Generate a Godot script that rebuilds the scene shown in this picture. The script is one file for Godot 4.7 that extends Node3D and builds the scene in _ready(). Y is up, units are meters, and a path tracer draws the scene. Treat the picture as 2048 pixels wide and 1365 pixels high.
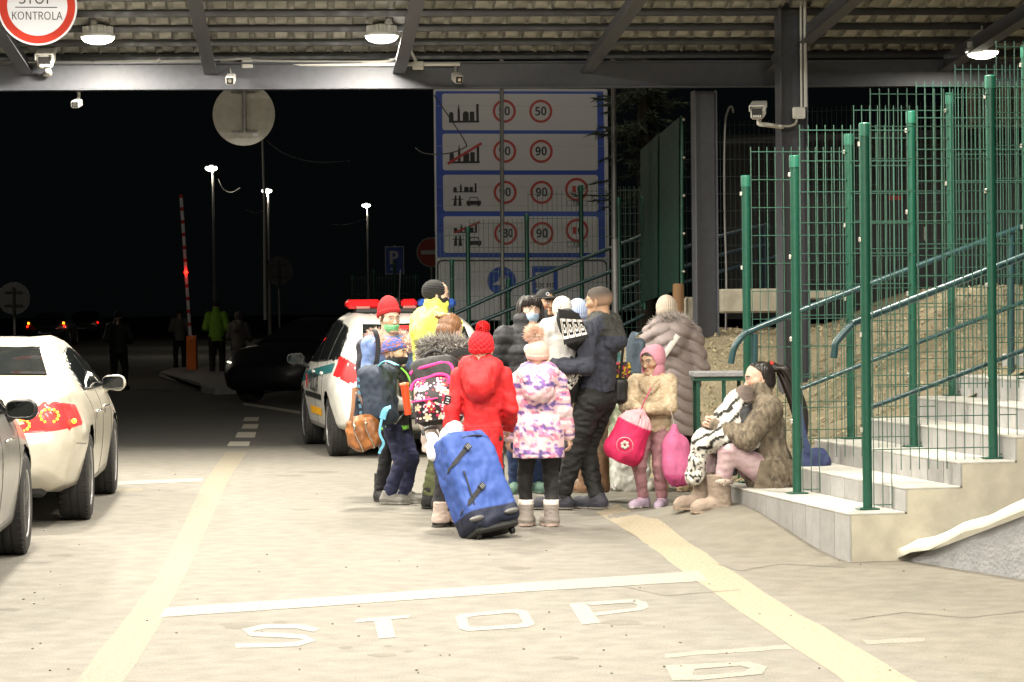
extends Node3D
# A border crossing at night: a lit canopy, waiting people with luggage, cars, stairs and fences.

const LENS := 5500.0
const EYE := 1.62
var view_basis := Basis(Vector3.RIGHT, -0.01418) * Basis(Vector3(0, 0, 1), -0.011)
var AX := Vector3(-0.079, 0, -1).normalized()          # direction of the lanes
var AR := Vector3(1, 0, -0.079).normalized()           # across the lanes, to the right
var rng := RandomNumberGenerator.new()
var fold_noise := FastNoiseLite.new()
var blot_noise := FastNoiseLite.new()
var crease_noise := FastNoiseLite.new()
var M := {}

# ---------------------------------------------------------------- mesh builder
class MB:
	var v := PackedVector3Array()
	var n := PackedVector3Array()
	var c := PackedColorArray()
	var uv := PackedVector2Array()
	var i := PackedInt32Array()
	var col := Color.WHITE

	func vert(p: Vector3, nn: Vector3, t := Vector2.ZERO) -> int:
		v.append(p)
		n.append(nn)
		c.append(col)
		uv.append(t)
		return v.size() - 1

	# flat polygon, points counter-clockwise seen from outside
	func poly(ps: Array) -> void:
		var nn: Vector3 = (ps[1] - ps[0]).cross(ps[2] - ps[0])
		if nn.length_squared() < 1e-16 and ps.size() > 3:
			nn = (ps[2] - ps[0]).cross(ps[3] - ps[0])
		nn = nn.normalized()
		var s := v.size()
		for p in ps:
			vert(p, nn)
		for k in range(1, ps.size() - 1):
			i.append_array([s, s + k + 1, s + k])

	# flat polygon turned away from a point inside the shape
	func face(ps: Array, inside: Vector3) -> void:
		var nn: Vector3 = (ps[1] - ps[0]).cross(ps[2] - ps[0])
		if nn.dot(ps[0] - inside) < 0.0:
			ps = ps.duplicate()
			ps.reverse()
		poly(ps)

	func box(ctr: Vector3, size: Vector3, b := Basis(), bevel := 0.0) -> void:
		var h := size * 0.5
		var e := minf(bevel, minf(h.x, minf(h.y, h.z)) * 0.9)
		for ax in 3:
			for s in [-1.0, 1.0]:
				var ps := []
				for q in [[-1, -1], [1, -1], [1, 1], [-1, 1]]:
					var p := Vector3()
					p[ax] = s * h[ax]
					p[(ax + 1) % 3] = q[0] * (h[(ax + 1) % 3] - e)
					p[(ax + 2) % 3] = q[1] * (h[(ax + 2) % 3] - e)
					ps.append(ctr + b * p)
				face(ps, ctr)
		if e <= 0.0:
			return
		for ax in 3:
			for s1 in [-1.0, 1.0]:
				for s2 in [-1.0, 1.0]:
					var a1: int = (ax + 1) % 3
					var a2: int = (ax + 2) % 3
					var ps := []
					for q in [[-1, 0], [1, 0], [1, 1], [-1, 1]]:
						var p := Vector3()
						p[ax] = q[0] * (h[ax] - e)
						p[a1] = s1 * (h[a1] - (e if q[1] == 1 else 0.0))
						p[a2] = s2 * (h[a2] - (0.0 if q[1] == 1 else e))
						ps.append(ctr + b * p)
					face(ps, ctr)
		for sx in [-1.0, 1.0]:
			for sy in [-1.0, 1.0]:
				for sz in [-1.0, 1.0]:
					var k := Vector3(sx, sy, sz)
					face([ctr + b * (k * (h - Vector3(0, e, e))), ctr + b * (k * (h - Vector3(e, 0, e))), ctr + b * (k * (h - Vector3(e, e, 0)))], ctr)

	# grid of points; smooth normals; the outside lies to (along rows) x (along columns)
	func grid(rows: Array, flip := false, close := false) -> void:
		var s := v.size()
		var nr := rows.size()
		var nc: int = rows[0].size()
		for r in nr:
			for k in nc:
				var k0 := maxi(k - 1, 0)
				var k1 := mini(k + 1, nc - 1)
				if close and k == 0: k0 = nc - 2
				if close and k == nc - 1: k1 = 1
				var du: Vector3 = rows[r][k1] - rows[r][k0]
				var dv: Vector3 = rows[mini(r + 1, nr - 1)][k] - rows[maxi(r - 1, 0)][k]
				var nn := du.cross(dv)
				if nn.length_squared() < 1e-18:
					du = rows[clampi(r, 1, nr - 2)][k1] - rows[clampi(r, 1, nr - 2)][k0]
					dv = rows[clampi(r + 1, 1, nr - 1)][k] - rows[clampi(r - 1, 0, nr - 2)][k]
					nn = du.cross(dv)
				nn = nn.normalized()
				vert(rows[r][k], -nn if flip else nn, Vector2(float(k) / (nc - 1), float(r) / (nr - 1)))
		for r in nr - 1:
			for k in nc - 1:
				var a := s + r * nc + k
				if flip:
					i.append_array([a, a + 1, a + nc, a + 1, a + nc + 1, a + nc])
				else:
					i.append_array([a, a + nc, a + 1, a + 1, a + nc, a + nc + 1])

	func tube(path: Array, rad, seg := 8, caps := true) -> void:
		var rows := []
		var up := Vector3.UP
		var np := path.size()
		for k in np:
			var t: Vector3 = (path[mini(k + 1, np - 1)] - path[maxi(k - 1, 0)]).normalized()
			if k == 0 and absf(t.dot(up)) > 0.9:
				up = Vector3.RIGHT
			var sx := t.cross(up).normalized()
			up = sx.cross(t).normalized()
			var r: float = rad[k] if rad is Array else rad
			var row := PackedVector3Array()
			for q in seg + 1:
				var a := TAU * q / seg
				row.append(path[k] + (sx * cos(a) + up * sin(a)) * r)
			rows.append(row)
		grid(rows, true, true)
		if caps:
			for e in [0, np - 1]:
				var ps := []
				for q in seg:
					ps.append(rows[e][q])
				face(ps, path[1] if e == 0 else path[np - 2])

	# profile: [radius, height] from bottom to top
	func lathe(prof: Array, base: Vector3, axis := Vector3.UP, seg := 20) -> void:
		var side := axis.cross(Vector3.FORWARD if absf(axis.z) < 0.9 else Vector3.UP).normalized()
		var other := axis.cross(side)
		var rows := []
		for p in prof:
			var row := PackedVector3Array()
			for q in seg + 1:
				var a := TAU * q / seg
				row.append(base + axis * p[1] + (side * cos(a) + other * sin(a)) * p[0])
			rows.append(row)
		grid(rows, false, true)
		for e in [0, prof.size() - 1]:
			if prof[e][0] > 0.0005:
				var ps := []
				for q in seg:
					ps.append(rows[e][q])
				face(ps, base + axis * (prof[1][1] if e == 0 else prof[prof.size() - 2][1]) * 1.0 + axis * (0.001 if e == 0 else -0.001))

	func disc(ctr: Vector3, nrm: Vector3, r0: float, r1: float, seg := 32) -> void:
		var sx := nrm.cross(Vector3.UP if absf(nrm.y) < 0.9 else Vector3.RIGHT).normalized()
		var sy := sx.cross(nrm)
		for q in seg:
			var a := TAU * q / seg
			var b := TAU * (q + 1) / seg
			var d1 := sx * cos(a) + sy * sin(a)
			var d2 := sx * cos(b) + sy * sin(b)
			if r0 <= 0.0:
				face([ctr, ctr + d1 * r1, ctr + d2 * r1], ctr - nrm)
			else:
				face([ctr + d1 * r0, ctr + d1 * r1, ctr + d2 * r1, ctr + d2 * r0], ctr - nrm)

	# extruded outline (counter-clockwise in x,y), depth towards -z of xf
	func prism(outline: PackedVector2Array, depth: float, xf := Transform3D(), sides := true) -> void:
		if Geometry2D.is_polygon_clockwise(outline):
			outline = outline.duplicate()
			outline.reverse()
		var tri := Geometry2D.triangulate_polygon(outline)
		for fb in (2 if depth > 0.0 else 1):
			var s := v.size()
			for p in outline:
				vert(xf * Vector3(p.x, p.y, -depth * fb), xf.basis.z * (1.0 if fb == 0 else -1.0), p)
			for k in range(0, tri.size(), 3):
				var pa := outline[tri[k]]
				var pb := outline[tri[k + 1]]
				var pc := outline[tri[k + 2]]
				var ccw := (pb - pa).cross(pc - pa) > 0.0
				if ccw == (fb == 0):
					i.append_array([s + tri[k], s + tri[k + 2], s + tri[k + 1]])
				else:
					i.append_array([s + tri[k], s + tri[k + 1], s + tri[k + 2]])
		if sides and depth > 0.0:
			for k in outline.size():
				var p := outline[k]
				var q := outline[(k + 1) % outline.size()]
				poly([xf * Vector3(p.x, p.y, 0), xf * Vector3(p.x, p.y, -depth), xf * Vector3(q.x, q.y, -depth), xf * Vector3(q.x, q.y, 0)])

	func ball(ctr: Vector3, r: Vector3, b := Basis(), seg := 14) -> void:
		var rows := []
		for k in seg + 1:
			var t := PI * k / seg - PI / 2
			var row := PackedVector3Array()
			for q in seg + 1:
				var a := TAU * q / seg
				row.append(ctr + b * (r * Vector3(cos(t) * cos(a), sin(t), -cos(t) * sin(a))))
			rows.append(row)
		grid(rows, false, true)

	func add(o: MB, xf := Transform3D()) -> void:
		var s := v.size()
		for k in o.v.size():
			v.append(xf * o.v[k])
			n.append((xf.basis * o.n[k]).normalized())
		c.append_array(o.c)
		uv.append_array(o.uv)
		for k in o.i:
			i.append(s + k)

	func mesh() -> ArrayMesh:
		var arr := []
		arr.resize(Mesh.ARRAY_MAX)
		arr[Mesh.ARRAY_VERTEX] = v
		arr[Mesh.ARRAY_NORMAL] = n
		arr[Mesh.ARRAY_COLOR] = c
		arr[Mesh.ARRAY_TEX_UV] = uv
		arr[Mesh.ARRAY_INDEX] = i
		var m := ArrayMesh.new()
		if i.size() > 0:
			m.add_surface_from_arrays(Mesh.PRIMITIVE_TRIANGLES, arr)
		return m

# ---------------------------------------------------------------- distance field on a grid, meshed with surface nets
class Field:
	var o: Vector3
	var c: float
	var nx: int
	var ny: int
	var nz: int
	var v := PackedFloat32Array()

	func _init(lo: Vector3, hi: Vector3, cell: float) -> void:
		o = lo
		c = cell
		nx = int(ceil((hi.x - lo.x) / cell)) + 1
		ny = int(ceil((hi.y - lo.y) / cell)) + 1
		nz = int(ceil((hi.z - lo.z) / cell)) + 1
		v.resize(nx * ny * nz)
		v.fill(9.0)

	# tapered capsule joined with a smooth minimum; flat squeezes it along nn
	func cone(a: Vector3, b: Vector3, ra: float, rb: float, k := 0.02, nn := Vector3.ZERO, flat := 1.0, sub := false) -> void:
		var m := maxf(ra, rb) * maxf(1.0, flat) + k + c * 2.0
		var lo := (a.min(b) - Vector3.ONE * m - o) / c
		var hi := (a.max(b) + Vector3.ONE * m - o) / c
		var x0 := clampi(int(lo.x), 0, nx - 1)
		var x1 := clampi(int(hi.x) + 1, 0, nx - 1)
		var y0 := clampi(int(lo.y), 0, ny - 1)
		var y1 := clampi(int(hi.y) + 1, 0, ny - 1)
		var z0 := clampi(int(lo.z), 0, nz - 1)
		var z1 := clampi(int(hi.z) + 1, 0, nz - 1)
		var s := 1.0 / flat - 1.0
		var sq := flat != 1.0
		var ab := b - a
		if sq:
			ab += nn * (ab.dot(nn) * s)
		var inv := 1.0 / maxf(ab.length_squared(), 1e-9)
		var dr := rb - ra
		var soft := 0.5 + 0.5 * minf(flat, 1.0)
		var w := v
		v = PackedFloat32Array()
		var ik := 0.25 / k
		for z in range(z0, z1 + 1):
			for y in range(y0, y1 + 1):
				var at := (z * ny + y) * nx
				for x in range(x0, x1 + 1):
					var q := Vector3(x * c, y * c, z * c) + o - a
					if sq:
						q += nn * (q.dot(nn) * s)
					var t := clampf(q.dot(ab) * inv, 0.0, 1.0)
					var d := ((q - ab * t).length() - ra - dr * t) * soft
					var e := w[at + x]
					if sub:
						var hs := maxf(k - absf(e + d), 0.0)
						w[at + x] = maxf(e, -d) + hs * hs * ik
					else:
						var h := k - absf(e - d)
						if h > 0.0:
							w[at + x] = minf(e, d) - h * h * ik
						elif d < e:
							w[at + x] = d
		v = w

	# keeps the side that nn points away from
	func cut(p: Vector3, nn: Vector3) -> void:
		for z in nz:
			for y in ny:
				var at := (z * ny + y) * nx
				for x in nx:
					if v[at + x] < c * 3.0:
						v[at + x] = maxf(v[at + x], (Vector3(x * c, y * c, z * c) + o - p).dot(nn))

	# fn(point) is added to the distance near the surface
	func warp(fn: Callable) -> void:
		var band := c * 3.0
		for z in nz:
			for y in ny:
				var at := (z * ny + y) * nx
				for x in nx:
					if absf(v[at + x]) < band:
						v[at + x] += fn.call(Vector3(x * c, y * c, z * c) + o)

	func folds(noise: FastNoiseLite, amp: float, scale: Vector3, off := 0.0) -> void:
		var band := c * 3.0
		for z in nz:
			for y in ny:
				var at := (z * ny + y) * nx
				for x in nx:
					if absf(v[at + x]) < band:
						var p := (Vector3(x * c, y * c, z * c) + o) * scale
						v[at + x] += amp * noise.get_noise_3d(p.x + off, p.y, p.z)

	func set_all(fn: Callable) -> void:
		for z in nz:
			for y in ny:
				var at := (z * ny + y) * nx
				for x in nx:
					v[at + x] = fn.call(Vector3(x * c, y * c, z * c) + o)

	func emit(mb: MB, col) -> void:
		var by_call := col is Callable
		var flat_col: Color = Color.WHITE if by_call else col
		var dy := nx
		var dz := nx * ny
		var ids := PackedInt32Array()
		ids.resize(v.size())
		ids.fill(-1)
		var lim := c * 2.5
		var h := Vector3.ONE * (c * 0.5)
		for z in nz - 1:
			for y in ny - 1:
				var at := (z * ny + y) * nx
				for x in nx - 1:
					var k := at + x
					var a := v[k]
					if absf(a) > lim:
						continue
					var b := v[k + 1]
					var e := v[k + dy]
					var f := v[k + dy + 1]
					var g := v[k + dz]
					var l := v[k + dz + 1]
					var m := v[k + dz + dy]
					var n := v[k + dz + dy + 1]
					var lo := minf(minf(minf(a, b), minf(e, f)), minf(minf(g, l), minf(m, n)))
					var hi := maxf(maxf(maxf(a, b), maxf(e, f)), maxf(maxf(g, l), maxf(m, n)))
					if lo >= 0.0 or hi < 0.0:
						continue
					var gr := Vector3(b + f + l + n - a - e - g - m, e + f + m + n - a - b - g - l, g + l + m + n - a - b - e - f) * (0.25 / c)
					var len2 := maxf(gr.length_squared(), 1e-6)
					var mean := (a + b + e + f + g + l + m + n) * 0.125
					var p := (gr * (-mean / len2)).clamp(-h, h) + h + Vector3(x * c, y * c, z * c) + o
					var nn := gr / sqrt(len2)
					ids[k] = mb.v.size()
					mb.v.append(p)
					mb.n.append(nn)
					mb.c.append(col.call(p, nn) if by_call else flat_col)
					mb.uv.append(Vector2.ZERO)
		for z in range(1, nz - 1):
			for y in range(1, ny - 1):
				var at := (z * ny + y) * nx
				for x in range(1, nx - 1):
					var k := at + x
					var q := ids[k]
					if q < 0:
						continue
					var ins := v[k] < 0.0
					if ins != (v[k + 1] < 0.0):
						_quad(mb, q, ids[k - dy], ids[k - dy - dz], ids[k - dz], ins)
					if ins != (v[k + dy] < 0.0):
						_quad(mb, q, ids[k - dz], ids[k - dz - 1], ids[k - 1], ins)
					if ins != (v[k + dz] < 0.0):
						_quad(mb, q, ids[k - 1], ids[k - 1 - dy], ids[k - dy], ins)

	func _quad(mb: MB, a: int, b: int, d: int, e: int, ins: bool) -> void:
		if b < 0 or d < 0 or e < 0:
			return
		if ins:
			mb.i.append_array([a, d, b, a, e, d])
		else:
			mb.i.append_array([a, b, d, a, d, e])

# ---------------------------------------------------------------- nodes
func obj(called: String, mb: MB, m: Material, parent: Node3D, label := "") -> MeshInstance3D:
	var o := MeshInstance3D.new()
	o.name = called
	o.mesh = mb.mesh()
	o.material_override = null
	if o.mesh.get_surface_count() > 0:
		o.mesh.surface_set_material(0, m)
	parent.add_child(o, true)
	if label:
		o.set_meta("label", label)
	return o

func thing(called: String, label: String, category: String, at := Vector3.ZERO, turn := 0.0, group := "") -> Node3D:
	var o := Node3D.new()
	o.name = called
	add_child(o, true)
	o.position = at
	o.rotation.y = turn
	return tag(o, label, category, group)

func tag(o: Node3D, label: String, category: String, group := "") -> Node3D:
	o.set_meta("label", label)
	o.set_meta("category", category)
	if group:
		o.set_meta("group", group)
	return o

func struct(called: String, mb: MB, m: Material, label: String, category := "") -> MeshInstance3D:
	var o := obj(called, mb, m, self, label)
	o.set_meta("kind", "structure")
	if category: o.set_meta("category", category)
	return o

func words(called: String, text: String, height: float, m: Material, parent: Node3D, xf: Transform3D, font: Font, squeeze := 1.0) -> MeshInstance3D:
	var t := TextMesh.new()
	t.text = text
	t.font = font
	t.font_size = 64
	t.pixel_size = height / 64.0 * 1.37
	t.depth = 0.0015
	t.curve_step = 2.0
	t.material = m
	var o := MeshInstance3D.new()
	o.name = called
	o.mesh = t
	parent.add_child(o, true)
	o.transform = xf * Transform3D(Basis().scaled(Vector3(squeeze, 1, 1)), Vector3.ZERO)
	return o

# ---------------------------------------------------------------- places
func ray(u: float, w: float) -> Vector3:
	return view_basis * Vector3((u - 1024.0) / LENS, -(w - 682.5) / LENS, -1.0)

func at_depth(u: float, w: float, d: float) -> Vector3:      # the point of the place seen there, d metres away
	var r := ray(u, w)
	return Vector3(0, EYE, 0) + r * (d / -r.z)

func at_height(u: float, w: float, y: float) -> Vector3:
	var r := ray(u, w)
	return Vector3(0, EYE, 0) + r * ((y - EYE) / r.y)

func rise(x: float, z: float) -> float:                      # the ground climbs gently towards the foot of the stairs
	var foot := 2.06 - 0.197 * (-z - 16.85)
	return 0.19 * smoothstep(16.9, 19.3, -z) * smoothstep(0.95, 0.0, foot - x) * (1.0 - smoothstep(19.6, 21.2, -z))

func spot(u: float, w: float) -> Vector3:                    # ground point
	var p := at_height(u, w, 0.0)
	for k in 6:
		p = at_height(u, w, rise(p.x, p.z))
	return p

func lin(r: float, g: float, b: float) -> Color:             # real-world base colour, for material albedo
	return Color(r, g, b).linear_to_srgb()

func noise_tex(freq: float, octaves: int, dark: float, light: float, normal := false, bump := 4.0, kind := FastNoiseLite.TYPE_SIMPLEX_SMOOTH, px := 512, sd := 1) -> NoiseTexture2D:
	var f := FastNoiseLite.new()
	f.noise_type = kind
	f.frequency = freq
	f.seed = sd
	f.fractal_octaves = octaves
	var t := NoiseTexture2D.new()
	t.width = px
	t.height = px
	t.seamless = true
	t.noise = f
	if normal:
		t.as_normal_map = true
		t.bump_strength = bump
	else:
		var g := Gradient.new()
		g.set_color(0, Color(dark, dark, dark))
		g.set_color(1, Color(light, light, light))
		t.color_ramp = g
	return t

func mat(called: String, color: Color, rough := 0.7, metal := 0.0, vc := false) -> StandardMaterial3D:
	var m := StandardMaterial3D.new()
	m.resource_name = called
	m.albedo_color = color
	m.roughness = rough
	m.metallic = metal
	m.vertex_color_use_as_albedo = vc
	return m

func dress(m: StandardMaterial3D, scale: float, alb: Texture2D, nrm: Texture2D, ns := 0.5, world := false, rgh: Texture2D = null) -> StandardMaterial3D:
	m.uv1_triplanar = true
	m.uv1_world_triplanar = world
	m.uv1_scale = Vector3.ONE * scale
	if alb: m.albedo_texture = alb
	if nrm:
		m.normal_enabled = true
		m.normal_texture = nrm
		m.normal_scale = ns
	if rgh: m.roughness_texture = rgh
	return m

# ---------------------------------------------------------------- materials
func make_materials() -> void:
	var weave := noise_tex(0.09, 2, 0, 1, true, 3.0, FastNoiseLite.TYPE_CELLULAR, 256, 3)
	var folds := noise_tex(0.012, 3, 0, 1, true, 9.0, FastNoiseLite.TYPE_SIMPLEX_SMOOTH, 512, 5)
	var grain := noise_tex(0.08, 4, 0, 1, true, 5.0, FastNoiseLite.TYPE_SIMPLEX, 512, 7)
	var soft := noise_tex(0.02, 4, 0.90, 1.0, false, 0, FastNoiseLite.TYPE_SIMPLEX, 512, 9)
	var patchy := noise_tex(0.008, 5, 0.86, 1.0, false, 0, FastNoiseLite.TYPE_SIMPLEX, 1024, 11)
	var speck := noise_tex(0.16, 3, 0.76, 1.0, false, 0, FastNoiseLite.TYPE_SIMPLEX, 1024, 13)
	var rub := noise_tex(0.015, 4, 0.45, 0.8, false, 0, FastNoiseLite.TYPE_SIMPLEX, 512, 15)
	M.cloth = dress(mat("cloth", Color.WHITE, 0.85, 0, true), 3.0, soft, folds, 0.28)
	M.knit = dress(mat("knit", Color.WHITE, 0.95, 0, true), 9.0, soft, weave, 0.9)
	M.puffer = dress(mat("puffer", Color.WHITE, 0.68, 0, true), 2.6, soft, folds, 0.3)
	M.skin = mat("skin", Color.WHITE, 0.5, 0, true)
	M.skin.subsurf_scatter_enabled = true
	M.skin.subsurf_scatter_strength = 0.12
	M.hair = mat("hair", Color.WHITE, 0.42, 0, true)
	M.fur = mat("fur", Color.WHITE, 0.9, 0, true)
	M.canvas = dress(mat("canvas", Color.WHITE, 0.7, 0, true), 9.0, null, weave, 0.35)
	M.leather = dress(mat("leather", Color.WHITE, 0.45, 0, true), 4.0, soft, grain, 0.35)
	M.sole = mat("shoe", Color.WHITE, 0.75, 0, true)
	M.plastic = mat("plastic", Color.WHITE, 0.4, 0, true)
	M.nylon = dress(mat("nylon", Color.WHITE, 0.72, 0, true), 2.2, soft, folds, 0.3)
	M.asphalt = dress(mat("asphalt", Color.WHITE, 0.9, 0, true), 0.45, patchy, grain, 0.14, true, null)
	M.asphalt.detail_enabled = true
	M.asphalt.detail_albedo = speck
	M.asphalt.detail_blend_mode = BaseMaterial3D.BLEND_MODE_MUL
	M.paint_line = dress(mat("road_paint", Color.WHITE, 0.8, 0, true), 0.9, noise_tex(0.03, 5, 0.78, 1.0, false, 0, FastNoiseLite.TYPE_SIMPLEX, 1024, 21), grain, 0.35, true)
	M.steel_grey = dress(mat("steel_paint", lin(0.072, 0.075, 0.09), 0.5), 0.8, soft, null, 0, true)
	M.steel_dark = dress(mat("steel_dark", lin(0.045, 0.044, 0.042), 0.6), 0.8, soft, null, 0, true, rub)
	M.sheet = dress(mat("roof_sheet", lin(0.54, 0.53, 0.48), 0.6), 0.35, noise_tex(0.006, 4, 0.6, 1.0, false, 0, FastNoiseLite.TYPE_SIMPLEX, 1024, 17), null, 0, true)
	M.white_plastic = mat("white_plastic", lin(0.62, 0.61, 0.57), 0.5)
	M.cable = mat("cable", lin(0.5, 0.49, 0.45), 0.6)
	M.black = mat("black", lin(0.012, 0.012, 0.012), 0.45)
	M.rubber = dress(mat("rubber", lin(0.022, 0.021, 0.02), 0.8), 6.0, soft, grain, 0.6)
	M.green_post = dress(mat("green_coating", lin(0.006, 0.07, 0.041), 0.38), 1.5, soft, null, 0, true)
	M.green_cap = mat("green_cap", lin(0.014, 0.115, 0.072), 0.4)
	M.wire = mat("green_wire", lin(0.028, 0.088, 0.06), 0.45)
	M.wire_dark = mat("dark_wire", lin(0.012, 0.034, 0.025), 0.5)
	M.rail = dress(mat("rail_coating", lin(0.018, 0.055, 0.06), 0.33), 2.0, soft, null, 0, true)
	M.rail_blue = mat("rail_blue", lin(0.05, 0.1, 0.14), 0.4)
	M.screw = mat("screw", lin(0.6, 0.58, 0.52), 0.35, 0.8)
	M.galv = dress(mat("galvanised", lin(0.3, 0.3, 0.3), 0.45, 0.4), 1.0, soft, null, 0, true)
	M.tile = dress(mat("step_tile", Color.WHITE, 0.55, 0, true), 1.3, noise_tex(0.01, 4, 0.9, 1.0, false, 0, FastNoiseLite.TYPE_SIMPLEX, 512, 23), grain, 0.15, true)
	M.plaster = dress(mat("plaster", lin(0.50, 0.465, 0.37), 0.9), 0.5, patchy, grain, 0.1, true)
	M.concrete = dress(mat("concrete", lin(0.33, 0.33, 0.34), 0.85), 0.6, patchy, grain, 0.4, true)
	M.gravel = dress(mat("dry_bank", Color.WHITE, 0.95, 0, true), 1.1, speck, noise_tex(0.05, 4, 0, 1, true, 14.0, FastNoiseLite.TYPE_CELLULAR, 512, 27), 1.0, true)
	M.cream = dress(mat("cream_wall", lin(0.36, 0.33, 0.25), 0.7), 0.5, soft, null, 0, true)
	M.sign_white = mat("sign_white", lin(0.55, 0.56, 0.61), 0.45)
	M.sign_back = dress(mat("sign_back", lin(0.42, 0.41, 0.38), 0.6), 0.8, soft, null, 0, true)
	M.sign_red = mat("sign_red", lin(0.45, 0.024, 0.008), 0.8)
	M.sign_maroon = mat("sign_dark_red", lin(0.4, 0.03, 0.03), 0.5)
	M.sign_blue = mat("sign_blue", lin(0.014, 0.065, 0.43), 0.5)
	M.ink = mat("ink", lin(0.015, 0.015, 0.018), 0.6)
	M.glass = mat("car_glass", Color(0.05, 0.06, 0.06, 0.35), 0.04)
	M.glass.transparency = BaseMaterial3D.TRANSPARENCY_ALPHA
	M.glass_dark = mat("tinted_glass", lin(0.012, 0.014, 0.014), 0.05)
	M.orange = mat("orange_paint", lin(0.75, 0.16, 0.012), 0.5)
	M.chrome = mat("chrome", lin(0.7, 0.7, 0.7), 0.15, 1.0)
	M.wood = mat("wood", lin(0.2, 0.11, 0.05), 0.8)
	M.lamp_glow = glow("lamp_glow", Color(1.0, 0.97, 0.9), 7.0)

func glow(called: String, c: Color, e: float) -> StandardMaterial3D:
	var m := mat(called, c, 0.5)
	m.emission_enabled = true
	m.emission = c
	m.emission_energy_multiplier = e
	return m

# ---------------------------------------------------------------- camera, sky, exposure
func _ready() -> void:
	var cam := Camera3D.new()
	cam.name = "camera"
	add_child(cam)
	cam.transform = Transform3D(view_basis, Vector3(0, EYE, 0))
	cam.fov = rad_to_deg(2.0 * atan(682.5 / LENS))
	cam.near = 0.1
	cam.far = 900.0
	cam.current = true
	var env := WorldEnvironment.new()
	env.name = "night"
	var e := Environment.new()
	e.background_mode = Environment.BG_SKY
	var night := ProceduralSkyMaterial.new()
	night.sky_top_color = Color(0.016, 0.02, 0.026)
	night.sky_horizon_color = Color(0.018, 0.024, 0.026)
	night.ground_bottom_color = Color(0.012, 0.014, 0.014)
	night.ground_horizon_color = Color(0.016, 0.02, 0.022)
	e.sky = Sky.new()
	e.sky.sky_material = night
	e.tonemap_mode = Environment.TONE_MAPPER_LINEAR
	e.tonemap_exposure = 1.0
	e.sdfgi_enabled = true
	e.ssao_enabled = true
	e.ssil_enabled = true
	env.environment = e
	add_child(env)
	rng.seed = 20220301
	fold_noise.noise_type = FastNoiseLite.TYPE_SIMPLEX_SMOOTH
	fold_noise.frequency = 1.0
	fold_noise.fractal_octaves = 2
	fold_noise.seed = 4
	crease_noise.noise_type = FastNoiseLite.TYPE_SIMPLEX_SMOOTH
	crease_noise.frequency = 1.0
	crease_noise.fractal_type = FastNoiseLite.FRACTAL_RIDGED
	crease_noise.fractal_octaves = 2
	crease_noise.seed = 8
	blot_noise.noise_type = FastNoiseLite.TYPE_SIMPLEX_SMOOTH
	blot_noise.frequency = 1.0
	blot_noise.fractal_octaves = 2
	blot_noise.seed = 12
	make_materials()
	ground()
	markings()
	canopy()
	bank()
	stairs()
	fences()
	far_background()
	make_head()
	make_hands()
	vehicles()
	people()
	luggage()

# ---------------------------------------------------------------- ground and paint
func ground() -> void:
	var xs := [-160.0, -60.0, -30.0, -16.0, -12.0]
	var x := -9.0
	while x < 6.01:
		xs.append(x)
		x += 0.2
	xs.append_array([7.0, 9.0, 14.0, 30.0, 80.0, 160.0])
	var zs := [60.0, 20.0, 4.0, -4.0, -8.0]
	var z := -10.0
	while z > -36.0:
		zs.append(z)
		z -= 0.2
	zs.append_array([-38.0, -42.0, -50.0, -60.0, -80.0, -120.0, -200.0, -420.0])
	var mb := MB.new()
	var rows := []
	for zz in zs:
		var row := PackedVector3Array()
		for xx in xs:
			row.append(Vector3(xx, rise(xx, zz), zz))
		rows.append(row)
	mb.grid(rows, true)
	for k in mb.v.size():
		var p := mb.v[k]
		var wob := 0.5 * fold_noise.get_noise_2d(p.x * 0.5, p.z * 0.5)
		var edge := line_x(-p.z) + 0.15 + 0.12 * wob
		var side := smoothstep(edge - 0.15, edge + 0.25, p.x)
		var c := Color(0.225, 0.21, 0.178).lerp(Color(0.228, 0.208, 0.165), side)
		c = c.lerp(Color(0.07, 0.068, 0.062), smoothstep(30.0, 31.8, -p.z + wob * 0.8 + 0.06 * p.x))  # beyond the canopy the beam's shade is painted into the asphalt colour
		var dirt := clampf(blot_noise.get_noise_3d(p.x * 0.8, 0, p.z * 0.35) * 0.8 + 0.1, 0.0, 1.0)
		c = c.lerp(c * 0.70, dirt * (0.25 + 0.75 * side))
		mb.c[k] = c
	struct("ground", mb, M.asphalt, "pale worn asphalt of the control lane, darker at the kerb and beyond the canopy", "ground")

func line_x(d: float) -> float:                              # where the right lane line runs, metres across at depth d
	var pts := [[10.0, 1.84], [11.8, 1.70], [14.4, 1.33], [17.0, 1.09], [19.0, 0.93], [21.6, 0.80], [24.0, 0.66], [40.0, -0.6]]
	for k in range(1, pts.size()):
		if d <= pts[k][0]:
			return remap(d, pts[k - 1][0], pts[k][0], pts[k - 1][1], pts[k][1])
	return -0.6

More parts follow.
